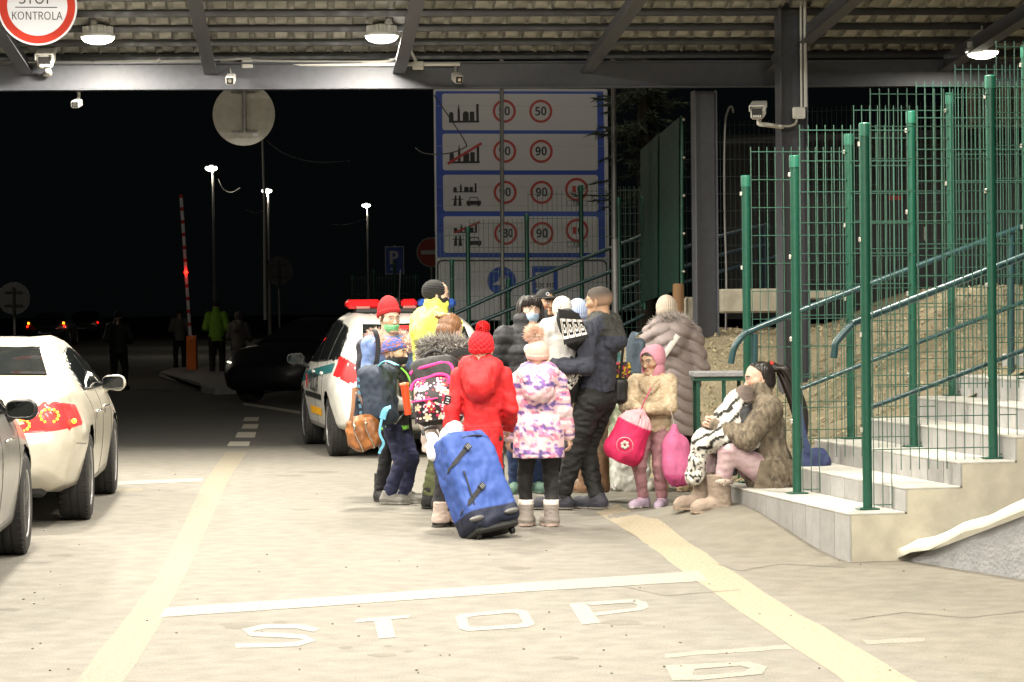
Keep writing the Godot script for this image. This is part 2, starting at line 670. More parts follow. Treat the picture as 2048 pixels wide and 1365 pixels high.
# a band of road paint between two edges given as photo points; it follows the ground
func paint(called: String, left: Array, right: Array, c: Color, label: String, parent: Node3D, wear := 0.0) -> void:
	var mb := MB.new()
	mb.col = c
	var rows := []
	var steps := 26
	for s in steps + 1:
		var t := float(s) / steps * (left.size() - 1)
		var k := mini(int(t), left.size() - 2)
		var a: Vector2 = left[k].lerp(left[k + 1], t - k)
		var b: Vector2 = right[k].lerp(right[k + 1], t - k)
		var pa := spot(a.x, a.y)
		var pb := spot(b.x, b.y)
		var row := PackedVector3Array()
		for q in 5:
			var p := pa.lerp(pb, q / 4.0)
			if q == 0 or q == 4:
				p += (pb - pa).normalized() * wear * fold_noise.get_noise_3d(p.x * 9.0, q, p.z * 9.0)
			p.y = rise(p.x, p.z)
			p.y += (0.0022 if c.b > 0.22 else 0.0014) + (0.004 if p.y > 0.001 else 0.0)
			row.append(p)
		rows.append(row)
	mb.grid(rows, (rows[0][4] - rows[0][0]).cross(rows[1][0] - rows[0][0]).y < 0.0)
	var o := obj(called, mb, M.paint_line, parent, label)
	if parent == self:
		o.set_meta("kind", "structure")
		o.set_meta("category", "road marking")

func markings() -> void:
	var white := Color(0.285, 0.269, 0.23)
	var cream := Color(0.222, 0.197, 0.147)
	var worn := Color(0.30, 0.258, 0.178)
	paint("lane_line", [Vector2(450, 905), Vector2(410, 962), Vector2(312, 1160), Vector2(225, 1270), Vector2(100, 1430)], [Vector2(494, 905), Vector2(455, 962), Vector2(380, 1132), Vector2(312, 1262), Vector2(205, 1430)], cream, "broad cream lane line from the white sedan to the front left", self, 0.012)
	paint("lane_line", [Vector2(1191, 1026), Vector2(1279, 1080), Vector2(1450, 1202), Vector2(1690, 1365), Vector2(1760, 1412)], [Vector2(1236, 1009), Vector2(1366, 1080), Vector2(1560, 1205), Vector2(1833, 1365), Vector2(1905, 1412)], worn, "broad speckled cream line running between the crowd and the stairs", self, 0.02)
	paint("stop_line", [Vector2(330, 1217), Vector2(700, 1192), Vector2(1060, 1166), Vector2(1400, 1143)], [Vector2(318, 1236), Vector2(700, 1210), Vector2(1060, 1184), Vector2(1416, 1163)], white, "pale stop line across the lane above the word STOP", self, 0.008)
	paint("faint_line", [Vector2(1330, 1309), Vector2(1450, 1300), Vector2(1575, 1291)], [Vector2(1330, 1317), Vector2(1450, 1308), Vector2(1585, 1299)], Color(0.252, 0.233, 0.192), "faint worn paint line left of the speckled line", self, 0.03)
	paint("faint_line", [Vector2(1725, 1282), Vector2(1850, 1276)], [Vector2(1735, 1290), Vector2(1850, 1285)], Color(0.252, 0.233, 0.192), "faint worn paint line right of the speckled line", self, 0.03)
	paint("faint_line", [Vector2(235, 964), Vector2(405, 957)], [Vector2(235, 971), Vector2(405, 964)], white, "thin pale line beside the front wheel of the white sedan", self, 0.005)
	paint("faint_line", [Vector2(232, 977), Vector2(285, 976)], [Vector2(232, 985), Vector2(285, 983)], cream, "short pale dash beside the front wheel of the white sedan", self, 0.005)
	for k in 4:
		var d: Array = [[454, 893, 500, 885], [470, 876, 512, 866], [482, 858, 517, 850], [485, 843, 518, 836]][k]
		paint("lane_dash", [Vector2(d[0], d[1]), Vector2(d[0] + 5, d[3] - 1)], [Vector2(d[2] - 3, d[1]), Vector2(d[2], d[3] - 1)], Color(0.36, 0.34, 0.29), ["nearest", "second", "third", "farthest"][k] + " dash of the broken line leading into the dark", self)
	paint("far_line", [Vector2(486, 806), Vector2(540, 814), Vector2(600, 823)], [Vector2(486, 811), Vector2(540, 819), Vector2(600, 829)], Color(0.4, 0.38, 0.33), "thin line on the dark road behind the police car", self)
	# the word on the road: each letter is a mesh of its own
	var word := Node3D.new()
	word.name = "road_lettering"
	add_child(word, true)
	tag(word, "word STOP in worn pale letters on the road", "road marking")
	word.set_meta("kind", "structure")
	letter("letter_s", [[634, 1262], [596, 1254], [530, 1254], [494, 1262], [506, 1270], [560, 1272], [604, 1275], [620, 1282], [592, 1290], [540, 1292], [470, 1293]], word, white)
	quad_letter("letter_t", [[[713, 1240], [820, 1231], [818, 1237], [708, 1247]], [[748, 1243], [782, 1240], [791, 1276], [757, 1279]]], word, white)
	ring_letter("letter_o", [[920, 1230], [1035, 1219], [1055, 1224], [1070, 1250], [1055, 1256], [935, 1264], [918, 1259], [910, 1236]], [[945, 1234], [1025, 1227], [1037, 1230], [1046, 1246], [1036, 1250], [950, 1256], [938, 1253], [934, 1238]], word, white)
	quad_letter("letter_p", [[[1138, 1209], [1170, 1206], [1202, 1247], [1164, 1251]]], word, white)
	quad_letter("letter_p_bowl", [[[1170, 1206], [1270, 1200], [1272, 1206], [1180, 1212]], [[1270, 1200], [1293, 1206], [1275, 1210], [1262, 1207]], [[1293, 1206], [1298, 1216], [1274, 1216], [1275, 1210]], [[1298, 1216], [1285, 1222], [1268, 1218], [1274, 1216]], [[1285, 1222], [1192, 1233], [1188, 1227], [1268, 1218]]], word, white)
	var faint := Node3D.new()
	faint.name = "road_lettering"
	add_child(faint, true)
	tag(faint, "faint worn letter at the lower edge below the word STOP", "road marking")
	faint.set_meta("kind", "structure")
	ring_letter("letter", [[1330, 1332], [1500, 1325], [1535, 1335], [1525, 1350], [1400, 1362], [1345, 1362]], [[1390, 1340], [1480, 1333], [1500, 1338], [1490, 1345], [1410, 1352], [1385, 1352]], faint, Color(0.25, 0.232, 0.193))
	# cracks in the worn apron, and grit
	for cr in [[[1690, 1135], [1560, 1128], [1480, 1142], [1400, 1120]], [[1130, 1180], [1240, 1172], [1330, 1192], [1480, 1180]], [[1700, 1240], [1810, 1225], [1930, 1236], [2060, 1222]]]:
		var l := []
		var r := []
		for q in cr:
			l.append(Vector2(q[0], q[1]))
			r.append(Vector2(q[0] + 1.4, q[1] + 1.3))
		paint("crack", l, r, Color(0.14, 0.127, 0.102), "thin dark crack in the worn asphalt near the stairs", self, 0.03)
	var grit := MB.new()
	for k in 90:
		var p := spot(rng.randf_range(20, 2040), 900.0 + 450.0 * pow(rng.randf(), 0.7))
		var g := rng.randf_range(0.13, 0.3)
		grit.col = Color(g, g * 0.92, g * 0.78)
		grit.box(p + Vector3(0, 0.003, 0), Vector3(rng.randf_range(0.004, 0.011), 0.005, rng.randf_range(0.004, 0.012)), Basis(Vector3.UP, rng.randf() * 3.0))
	var go := obj("grit", grit, M.asphalt, self, "fine grit and crumbs scattered over the lane")
	go.set_meta("kind", "stuff")
	go.set_meta("category", "grit")
	# dark stains and tyre marks
	for d in [[500, 1252, 60, 7], [1245, 1246, 40, 5], [765, 1311, 30, 4], [690, 1296, 14, 2.5], [775, 1293, 8, 2], [815, 1304, 9, 2], [1130, 1316, 28, 3.5], [1030, 1137, 30, 3.5], [560, 1246, 14, 3], [580, 952, 30, 2], [120, 1112, 26, 3], [20, 1220, 20, 3], [640, 945, 40, 2.5], [600, 1020, 20, 2]]:
		var mb := MB.new()
		var ring := []
		var c := spot(d[0], d[1])
		for q in 18:
			var a := TAU * q / 18
			var rr: float = 1.0 + 0.35 * fold_noise.get_noise_2d(q * 0.9, d[0])
			var p := spot(d[0] + d[2] * cos(a) * rr, d[1] + d[3] * sin(a) * rr)
			p.y += 0.0008
			ring.append(p)
		mb.col = Color(0.175, 0.16, 0.13)
		c.y += 0.0008
		for q in 18:
			mb.face([c, ring[q], ring[(q + 1) % 18]], c - Vector3.UP)
		var o := obj("stain", mb, M.asphalt, self, "")
		o.set_meta("kind", "stuff")
		tag(o, "dark oil stain on the pale asphalt of the lane", "stain", "dark stains on the lane")

func letter(called: String, pts: Array, parent: Node3D, c: Color) -> void:
	# one stroke, broad across the lane and foreshortened along it
	var mb := MB.new()
	mb.col = c
	var l := []
	var r := []
	for k in pts.size():
		var a: Array = pts[maxi(k - 1, 0)]
		var b: Array = pts[mini(k + 1, pts.size() - 1)]
		var n := Vector2(b[0] - a[0], (b[1] - a[1]) * 2.8).normalized().orthogonal() * 12.5
		l.append(Vector2(pts[k][0] + n.x, pts[k][1] + n.y / 2.8))
		r.append(Vector2(pts[k][0] - n.x, pts[k][1] - n.y / 2.8))
	for k in pts.size() - 1:
		flat4(mb, [l[k], r[k], r[k + 1], l[k + 1]])
	obj(called, mb, M.paint_line, parent)

func flat4(mb: MB, q: Array) -> void:
	var ps := []
	for p in q:
		var w := spot(p.x, p.y)
		w.y += 0.0022
		ps.append(w)
	mb.face(ps, ps[0] - Vector3.UP)

func quad_letter(called: String, quads: Array, parent: Node3D, c: Color) -> void:
	var mb := MB.new()
	mb.col = c
	for q in quads:
		var l := []
		for p in q: l.append(Vector2(p[0], p[1]))
		flat4(mb, l)
	obj(called, mb, M.paint_line, parent)

func ring_letter(called: String, outer: Array, inner: Array, parent: Node3D, c: Color) -> void:
	var mb := MB.new()
	mb.col = c
	for k in outer.size():
		var j := (k + 1) % outer.size()
		flat4(mb, [Vector2(outer[k][0], outer[k][1]), Vector2(inner[k][0], inner[k][1]), Vector2(inner[j][0], inner[j][1]), Vector2(outer[j][0], outer[j][1])])
	obj(called, mb, M.paint_line, parent)

# ---------------------------------------------------------------- canopy
const ROOF_FALL := 0.13
func roof_y(d: float) -> float:
	return 4.17 + ROOF_FALL * minf(28.2 - d, 9.0)

func along(x: float, d: float, y: float) -> Vector3:         # canopy axes: x across at depth 28, d metres deep
	return Vector3(0, y, -28.0) + AR * x + AX * (d - 28.0)

func canopy() -> void:
	var roof := thing("canopy", "large steel canopy with corrugated roof over the control lanes", "canopy")
	# beams
	var b := Basis(AR, Vector3.UP, -AX).orthonormalized()
	var beam := MB.new()
	var y0 := 3.795
	for part in [[0.0, 0.0, 0.27, 0.014], [0.128, 0.0, 0.016, 0.13], [-0.128, 0.0, 0.016, 0.13]]:
		beam.box(along(-1.0, 28.0, y0 + 0.135 + part[0]), Vector3(13.4, part[2] if part[2] > 0.1 else 0.016, part[3]), b, 0.003)
	obj("eave_beam", beam, M.steel_grey, roof)
	# purlins and roof sheets
	for d in [28.15, 27.53, 26.91, 26.29, 25.67, 25.05, 24.3, 23.0, 21.7, 20.4, 19.1, 17.8, 16.5, 15.2, 13.9, 12.6, 11.3, 10.0, 7.0, 4.0, 1.0, -2.0, -5.0]:
		var pu := MB.new()
		pu.box(along(-1.5, d, roof_y(d) - 0.035), Vector3(15.4, 0.07, 0.055), b, 0.004)
		obj("purlin", pu, M.steel_dark, roof)
	# each run of sheets between two purlins is a mesh: trapezoid ribs along the slope, the end of each run a little lower
	var edges := [28.35, 27.53, 26.91, 26.29, 25.67, 25.05, 24.3, 21.7, 19.2, 16.5, 13.9, 11.3, 8.0, 4.0, 0.0, -6.0]
	for k in edges.size() - 1:
		var mb := MB.new()
		var rows := [PackedVector3Array(), PackedVector3Array()]
		var x := -9.2
		while x < 6.3:
			for q in [[0.0, 0.0], [0.115, 0.0], [0.12, 0.03], [0.128, 0.055], [0.177, 0.055], [0.185, 0.03], [0.19, 0.0]]:
				for r in 2:
					var d: float = edges[k] if r == 0 else edges[k + 1]
					rows[r].append(along(x + q[0], d, roof_y(d) + q[1] + (0.0 if r == 0 else 0.03)))
			x += 0.19
		mb.grid(rows, false)
		var top := MB.new()
		for r in 2:
			for j in rows[r].size():
				rows[r][j] += Vector3(0, 0.012, 0)
		mb.grid(rows, true)
		obj("roof_sheet", mb, M.sheet, roof)
	# rafters with a web and a lower flange
	for x in [-6.9, -4.85, -3.02, -1.12, 0.8, 2.7, 4.5]:
		var ra := MB.new()
		var a := along(x, 28.0, roof_y(28.0) - 0.16)
		var e := along(x, 9.0, roof_y(9.0) - 0.16)
		var dir := (e - a).normalized()
		var bb := Basis(AR, dir.cross(AR).normalized() * -1.0, dir)
		bb = Basis(AR, bb.y if bb.y.y > 0 else -bb.y, dir)
		ra.box((a + e) * 0.5, Vector3(0.012, 0.16, (e - a).length()), bb)
		ra.box((a + e) * 0.5 - Vector3(0, 0.083, 0), Vector3(0.13, 0.013, (e - a).length()), bb, 0.003)
		obj("rafter", ra, M.steel_grey, roof)
	for x in [-3.02, -1.12]:
		var pl := MB.new()
		pl.box(along(x, 27.95, y0 + 0.29), Vector3(0.2, 0.014, 0.16), b)
		pl.box(along(x, 27.95, y0 + 0.33), Vector3(0.012, 0.08, 0.1), b)
		obj("bearing_plate", pl, M.galv, roof)
	# columns, H sections
	column(roof, 1587, 26.5, 0.265, 0.3, 5.4, "")
	column(roof, 1412, 28.45, 0.235, 0.9, 3.78, "")
	lamps(roof)
	cables(roof)
	cameras()
	# hanging signs
	stop_sign()
	back_sign()

func column(parent: Node3D, u: float, d: float, w: float, y0: float, y1: float, _l: String) -> void:
	var p := at_depth(u, 608, d)
	var mb := MB.new()
	var turn := Basis(Vector3.UP, 0.12)
	var c := Vector3(p.x, (y0 + y1) / 2, p.z)
	mb.box(c + turn * Vector3(-w / 2 + 0.006, 0, 0), Vector3(0.013, y1 - y0, w * 0.95), turn, 0.003)
	mb.box(c + turn * Vector3(w / 2 - 0.006, 0, 0), Vector3(0.013, y1 - y0, w * 0.95), turn, 0.003)
	mb.box(c, Vector3(w - 0.026, y1 - y0, 0.012), turn)
	obj("column", mb, M.steel_grey, parent)

func lamps(_roof: Node3D) -> void:
	var spots := [[-4.06, 26.8, 1], [-1.33, 26.8, 1], [-4.15, 22.4, 0], [-1.36, 22.4, 0], [-4.15, 17.4, 0], [-1.36, 17.4, 0], [-4.15, 12.4, 0], [-1.36, 12.4, 0], [-4.15, 6.5, 0], [-1.36, 6.5, 0], [-4.15, 0.5, 0], [-1.36, 0.5, 0], [-4.15, -4.5, 0], [-1.36, -4.5, 0], [1.6, 17.4, 0], [1.6, 12.4, 0], [1.6, 6.5, 0], [1.6, 0.5, 0], [-6.9, 26.8, 0], [-6.9, 22.4, 0], [-6.9, 17.4, 0]]
	for k in spots.size():
		var s: Array = spots[k]
		var y: float = roof_y(s[1]) - 0.26 + (0.0 if k > 1 else 0.12)
		var p := along(s[0], s[1], y)
		bay_lamp(p, ["round lamp glowing under the roof right of the STOP sign", "round lamp glowing under the roof beside the middle rafter"][k] if k < 2 else "round lamp above the lanes, %s row before the beam, %s" % [["second", "third", "fourth", "fifth", "sixth", "seventh", "third", "fourth", "fifth", "sixth", "first", "second", "third"][k / 2 - 1 if k < 14 else k - 8], ["on the left", "in the middle"][k % 2] if k < 14 else ("on the right" if k < 18 else "at the far left")], 38.0, 0.34)
	bay_lamp(at_depth(1965, 104, 27.2), "round lamp glowing under the roof above the green fences", 11.0, 0.34)

func bay_lamp(p: Vector3, label: String, energy: float, wide: float) -> void:
	var t := thing("canopy_lamp", label, "lamp", p, 0.0, "round lamps under the canopy")
	var r := wide / 2
	var hous := MB.new()
	hous.lathe([[r * 0.98, 0.0], [r, 0.015], [r * 0.95, 0.03], [r * 0.62, 0.05], [r * 0.56, 0.10], [r * 0.3, 0.12], [0.0, 0.12]], Vector3.ZERO, Vector3.UP, 28)
	for q in 14:
		var a := TAU * q / 14
		hous.box(Vector3(cos(a) * r * 0.72, 0.065, sin(a) * r * 0.72), Vector3(r * 0.3, 0.07, 0.006), Basis(Vector3.UP, -a))
	obj("housing", hous, M.white_plastic, t)
	var hook := MB.new()
	hook.tube([Vector3(0, 0.11, 0), Vector3(0, 0.26, 0)], 0.012)
	obj("hook", hook, M.galv, t)
	var gl := MB.new()
	gl.lathe([[0.0, -0.07], [r * 0.4, -0.066], [r * 0.75, -0.045], [r * 0.92, -0.016], [r * 0.94, 0.0]], Vector3.ZERO, Vector3.UP, 28)
	obj("glowing_disc", gl, M.lamp_glow, t)
	var l := AreaLight3D.new()
	l.name = "lamp_light"
	t.add_child(l)
	l.position = Vector3(0, -0.095, 0)
	l.rotation.x = -PI / 2
	l.area_size = Vector2(wide * 0.88, wide * 0.88)
	l.area_range = 60.0
	l.area_attenuation = 2.0
	l.light_color = Color(1.0, 0.97, 0.91)
	l.light_energy = energy
	l.shadow_enabled = true

func px_path(pts: Array, d: float) -> Array:
	var r := []
	for p in pts:
		r.append(at_depth(p[0], p[1], p[2] if p.size() > 2 else d))
	return smooth(r)

func smooth(pts: Array, per := 5) -> Array:
	if pts.size() < 3:
		return pts
	var out := []
	for k in pts.size() - 1:
		var p0: Vector3 = pts[maxi(k - 1, 0)]
		var p3: Vector3 = pts[mini(k + 2, pts.size() - 1)]
		for q in per:
			out.append(pts[k].cubic_interpolate(pts[k + 1], p0, p3, float(q) / per))
	out.append(pts[-1])
	return out

func cable(called: String, pts: Array, d: float, r: float, m: Material, label: String, parent: Node3D = self) -> void:
	var mb := MB.new()
	mb.tube(px_path(pts, d), r, 7)
	var o := obj(called, mb, m, parent, label)
	if parent == self:
		tag(o, label, "cable")

func cables(_roof: Node3D) -> void:
	var d := 27.86
	cable("conduit", [[-20, 130], [300, 126], [640, 129], [920, 128]], d - 0.02, 0.021, M.white_plastic, "long white conduit running along the top of the eave beam")
	cable("conduit", [[-20, 122], [100, 124], [174, 121], [185, 117], [215, 122], [420, 121], [480, 118], [500, 118], [520, 122], [700, 124], [775, 122], [795, 112], [803, 95], [806, 20], [816, -20]], d - 0.03, 0.014, M.cable, "white cable along the beam that bends up beside the middle rafter")
	cable("conduit", [[828, -20], [826, 60], [820, 95], [832, 122]], d - 0.3, 0.016, M.white_plastic, "straight pale conduit down the right of the middle rafter")
	cable("hose", [[-20, 172], [120, 166], [240, 154], [285, 145], [305, 130], [320, 118]], d - 0.05, 0.019, M.cable, "pale corrugated hose drooping across the left of the beam")
	for s in [[494, 128, "square white junction box above the small middle camera"], [836, 131, "square white junction box at the foot of the middle rafter"]]:
		var bx := MB.new()
		bx.box(Vector3.ZERO, Vector3(0.115, 0.085, 0.05), Basis(), 0.008)
		bx.box(Vector3(0, 0, 0.028), Vector3(0.1, 0.07, 0.01), Basis(), 0.004)
		var t := thing("junction_box", s[2], "junction box", at_depth(s[0], s[1], d - 0.06), 0.08)
		obj("cover", bx, M.white_plastic, t)
	cable("cable", [[470, 150], [478, 150], [490, 145], [496, 138]], d - 0.05, 0.008, M.cable, "short looped cable between the middle camera and its box")
	cable("lamp_cable", [[232, 55], [262, 42], [290, 36], [360, 38], [395, 55], [415, 66]], 26.9, 0.006, M.galv, "thin grey cable from the left lamp along the roof")
	cable("lamp_cable", [[790, 52], [800, 62], [806, 72]], 26.9, 0.006, M.galv, "short grey cable from the middle lamp to the rafter")
	cable("lamp_cable", [[1948, 86], [1985, 60], [2005, 20], [2040, -10]], 27.6, 0.008, M.black, "dark cable drooping to the lamp above the fences")
	# small connector boxes on the lamp cables
	for s in [[234, 54, "small grey connector box beside the left roof lamp"], [788, 50, "small grey connector box beside the middle roof lamp"]]:
		var bx := MB.new()
		bx.box(Vector3.ZERO, Vector3(0.03, 0.06, 0.03), Basis(), 0.004)
		obj("cover", bx, M.galv, thing("connector_box", s[2], "junction box", at_depth(s[0], s[1], 27.0)))
	# conduits down the near column
	for s in [[1602, "left of the two white conduits on the tall grey column"], [1610, "right of the two white conduits on the tall grey column"]]:
		cable("conduit", [[s[0], -20], [s[0] + 0.6, 100], [s[0] + 1.5, 214]], 26.3, 0.012 if s[0] < 1605 else 0.016, M.white_plastic, s[1])
	var jb := MB.new()
	jb.box(Vector3.ZERO, Vector3(0.118, 0.112, 0.055), Basis(), 0.01)
	obj("cover", jb, M.white_plastic, thing("junction_box", "square white junction box on the tall grey column", "junction box", at_depth(1598, 226, 26.28), 0.12))

func camera_box(called: String, label: String, at: Vector3, dir: Vector3, size: Vector3, hood: bool) -> Node3D:
	var t := thing(called, label, "security camera", at, 0.0)
	t.basis = Basis.looking_at(-dir, Vector3.UP)            # local +z looks out
	var mb := MB.new()
	mb.box(Vector3.ZERO, size, Basis(), minf(size.x, size.y) * 0.16)
	obj("housing", mb, M.white_plastic, t)
	var fr := MB.new()
	fr.box(Vector3(0, -size.y * 0.02, size.z / 2 + 0.002), Vector3(size.x * 0.78, size.y * 0.74, 0.012), Basis(), 0.003)
	obj("front_window", fr, M.black, t)
	if hood:
		var h := MB.new()
		h.box(Vector3(0, size.y * 0.56, 0.02), Vector3(size.x * 1.12, 0.012, size.z * 1.12), Basis(), 0.004)
		for s in [-1, 1]:
			h.box(Vector3(s * size.x * 0.55, size.y * 0.35, 0.02), Vector3(0.008, size.y * 0.4, size.z * 1.1))
		obj("sun_hood", h, M.white_plastic, t)
		for q in 4:
			var led := MB.new()
			led.box(Vector3((q - 1.5) * size.x * 0.17, -size.y * 0.24, size.z / 2 + 0.012), Vector3(size.x * 0.13, size.y * 0.2, 0.006), Basis(), 0.002)
			obj("led", led, M.white_plastic, t)
	else:
		var le := MB.new()
		le.disc(Vector3(0, 0, size.z / 2 + 0.01), Vector3.BACK, 0.0, size.x * 0.22, 16)
		obj("lens", le, M.chrome, t)
	return t

func arm_part(t: Node3D, pts: Array, r: float) -> void:
	var mb := MB.new()
	var inv := t.transform.affine_inverse()
	var l := []
	for p in pts:
		l.append(inv * p)
	mb.tube(smooth(l), r, 9)
	obj("bracket", mb, M.white_plastic, t)

func cameras() -> void:
	var c := camera_box("security_camera", "white boxy camera with a hood under the STOP sign", at_depth(92, 116, 27.2), Vector3(0.05, -0.32, 1).normalized(), Vector3(0.15, 0.15, 0.34), true)
	arm_part(c, [at_depth(96, 140, 27.35), at_depth(97, 148, 27.5), at_depth(76, 146, 27.85)], 0.03)
	c = camera_box("security_camera", "small white camera hanging below the beam, left part", at_depth(153, 207, 27.8), Vector3(-0.1, -0.2, 1).normalized(), Vector3(0.085, 0.075, 0.16), false)
	arm_part(c, [at_depth(156, 201, 27.85), at_depth(157, 192, 27.9), at_depth(157, 184, 27.9)], 0.016)
	c = camera_box("security_camera", "small white camera on the beam above the round sign back", at_depth(461, 158, 27.5), Vector3(0.0, -0.3, 1).normalized(), Vector3(0.09, 0.085, 0.17), false)
	arm_part(c, [at_depth(462, 150, 27.6), at_depth(460, 142, 27.7), at_depth(459, 132, 27.85)], 0.009)
	c = camera_box("security_camera", "small white camera on the beam left of the speed limit board", at_depth(914, 156, 27.5), Vector3(0.28, -0.3, 1).normalized(), Vector3(0.085, 0.085, 0.17), false)
	arm_part(c, [at_depth(911, 148, 27.6), at_depth(911, 140, 27.7), at_depth(911, 130, 27.85)], 0.01)
	c = camera_box("security_camera", "large white hooded camera on an arm beside the tall column", at_depth(1517, 222, 26.0), Vector3(-0.16, -0.18, 1).normalized(), Vector3(0.125, 0.125, 0.36), true)
	arm_part(c, [at_depth(1519, 240, 26.0), at_depth(1519, 248, 26.0), at_depth(1535, 250, 26.05), at_depth(1565, 254, 26.3)], 0.022)
	cable("cable", [[1564, 252], [1580, 252], [1591, 247], [1594, 236]], 26.32, 0.012, M.cable, "white cable looping from the hooded camera to its junction box")

func stop_sign() -> void:
	var p := at_depth(74, 12, 24.6)
	var t := thing("stop_control_sign", "round red and white sign reading STOP KONTROLA hanging from the roof", "sign", p, 0.16)
	var r := 0.352
	var back := MB.new()
	back.lathe([[r, 0.0], [r, 0.012]], Vector3(0, 0, -0.012), Vector3.BACK, 56)
	obj("plate", back, M.sign_white, t)
	var red := MB.new()
	red.disc(Vector3(0, 0, 0.003), Vector3.BACK, r * 0.755, r * 0.95, 64)
	obj("red_ring", red, M.sign_red, t)
	var bar := MB.new()
	bar.box(Vector3(-0.01, -0.012, 0.003), Vector3(0.37, 0.008, 0.003))
	obj("divider", bar, M.ink, t)
	var f := SystemFont.new()
	f.font_names = ["Droid Sans"]
	words("lettering", "STOP", 0.115, M.ink, t, Transform3D(Basis(), Vector3(-0.01, 0.073, 0.004)), f, 0.85)
	words("lettering", "KONTROLA", 0.072, M.ink, t, Transform3D(Basis(), Vector3(-0.005, -0.088, 0.004)), f, 0.92)
	var rod := MB.new()
	rod.tube([Vector3(0, 0.2, -0.03), Vector3(0, 0.75, -0.03)], 0.02)
	obj("hanger", rod, M.galv, t)

func back_sign() -> void:
	var p := at_depth(487, 229, 30.2)
	var t := thing("hanging_round_sign", "grey back of a round sign hanging below the beam", "sign", p, -0.03)
	var r := 0.34
	var pl := MB.new()
	pl.lathe([[r, 0.0], [r + 0.004, 0.006], [r, 0.012]], Vector3(0, 0, -0.012), Vector3.BACK, 56)
	obj("plate", pl, M.sign_back, t)
	var rod := MB.new()
	rod.tube([Vector3(0.01, -0.2, 0.03), Vector3(0.01, 0.75, 0.03)], 0.026, 14)
	obj("hanger", rod, M.galv, t)
	for y in [-0.195, 0.235]:
		var br := MB.new()
		br.box(Vector3(0.005, y + 0.008, 0.008), Vector3(0.29, 0.007, 0.02))
		br.box(Vector3(0.005, y - 0.008, 0.008), Vector3(0.27, 0.007, 0.02))
		for s in [-1, 1]:
			br.box(Vector3(0.005 + s * 0.05, y, 0.02), Vector3(0.02, 0.03, 0.03), Basis(), 0.003)
		obj("bracket", br, M.galv, t)
	var st := MB.new()
	st.box(Vector3(0.13, -0.225, 0.003), Vector3(0.055, 0.035, 0.003))
	obj("sticker", st, M.sign_white, t)

# ---------------------------------------------------------------- bank, stairs, fences
func bank_h(x: float, d: float) -> float:
	var a := 0.10 + 0.5 * (x - 1.62) + 0.018 * (d - 20.5)
	var b := -0.12 + 1.4 * smoothstep(24.0, 29.0, d) * smoothstep(-0.6, 1.7, x)
	var k := 0.3
	var h := maxf(k - absf(a - b), 0.0)
	var r := maxf(a, b) + h * h / (4.0 * k)
	r = minf(r, 1.62 + 0.04 * (x - 3.0)) if r > 1.55 else r
	r = r - 0.12 * smoothstep(0.3, 0.0, r)
	return r + 0.05 * smoothstep(0.0, 0.3, r) * fold_noise.get_noise_2d(x * 1.3, d * 1.3) + 0.018 * fold_noise.get_noise_2d(x * 9.0, d * 9.0)

func bank() -> void:
	var mb := MB.new()
	var rows := []
	var d := 19.7
	while d < 31.2:
		var row := PackedVector3Array()
		var x := -1.2
		while x < 8.0:
			row.append(Vector3(x, maxf(bank_h(x, d), -0.1), -d))
			x += 0.07
		rows.append(row)
		d += 0.07
	mb.grid(rows, false)
	for k in mb.v.size():
		var p := mb.v[k]
		var t := 0.5 + 0.5 * blot_noise.get_noise_3d(p.x * 6.0, 0, p.z * 6.0)
		var g := smoothstep(0.1, 0.5, blot_noise.get_noise_3d(p.x * 0.8 + 7.0, 0, p.z * 0.8))
		mb.c[k] = Color(0.30, 0.25, 0.155).lerp(Color(0.46, 0.40, 0.27), t * t).lerp(Color(0.13, 0.13, 0.06), g * 0.45)
	struct("bank", mb, M.gravel, "sloping bank of dry straw coloured gravel and grass beside the stairs", "bank")
	# loose chips and straw on the bank
	var st := MB.new()
	for k in 5200:
		var x := rng.randf_range(0.9, 5.6)
		var dd := rng.randf_range(20.0, 30.0)
		var y := bank_h(x, dd)
		if y < 0.05: continue
		var s := rng.randf_range(0.015, 0.05)
		var b := Basis(Vector3(rng.randf(), rng.randf(), rng.randf()).normalized(), rng.randf() * TAU)
		var sh := rng.randf_range(0.55, 1.25)
		st.col = Color(0.40 * sh, 0.34 * sh, 0.22 * sh)
		st.box(Vector3(x, y + 0.006, -dd), Vector3(s, s * 0.35, s * 0.3), b)
	var so := obj("loose_chips", st, mat("chips", Color.WHITE, 0.95, 0, true), self, "loose straw and stone chips strewn over the bank")
	so.set_meta("kind", "stuff")
	so.set_meta("category", "ground cover")
	# kerb blocks along the top of the bank
	var wall := thing("kerb_wall", "low wall of pale concrete blocks along the top of the bank", "low wall")
	for s in [[1380, 617, 29.2, 0.10, 0.24], [1503, 602, 29.6, 0.70, 0.26], [1640, 590, 29.9, 0.5, 0.1]]:
		var bl := MB.new()
		bl.box(at_depth(s[0], s[1], s[2]), Vector3(s[3], s[4], 0.25), Basis(Vector3.UP, 0.05), 0.02)
		obj("block", bl, M.plaster, wall)
	var lg := MB.new()
	lg.lathe([[0.055, -0.3], [0.06, 0.0], [0.058, 0.14], [0.05, 0.15]], Vector3.ZERO, Vector3.UP, 16)
	obj("trunk", lg, M.wood, thing("log_post", "short brown log standing at the left end of the kerb blocks", "post", at_depth(1357, 596, 29.0)))

const U := Vector3(-0.193, 0, -0.981)
const W := Vector3(0.981, 0, -0.193)
func step_pt(u: float, w: float, y: float) -> Vector3:
	return Vector3(2.06, y, -16.85) + U * u + W * w

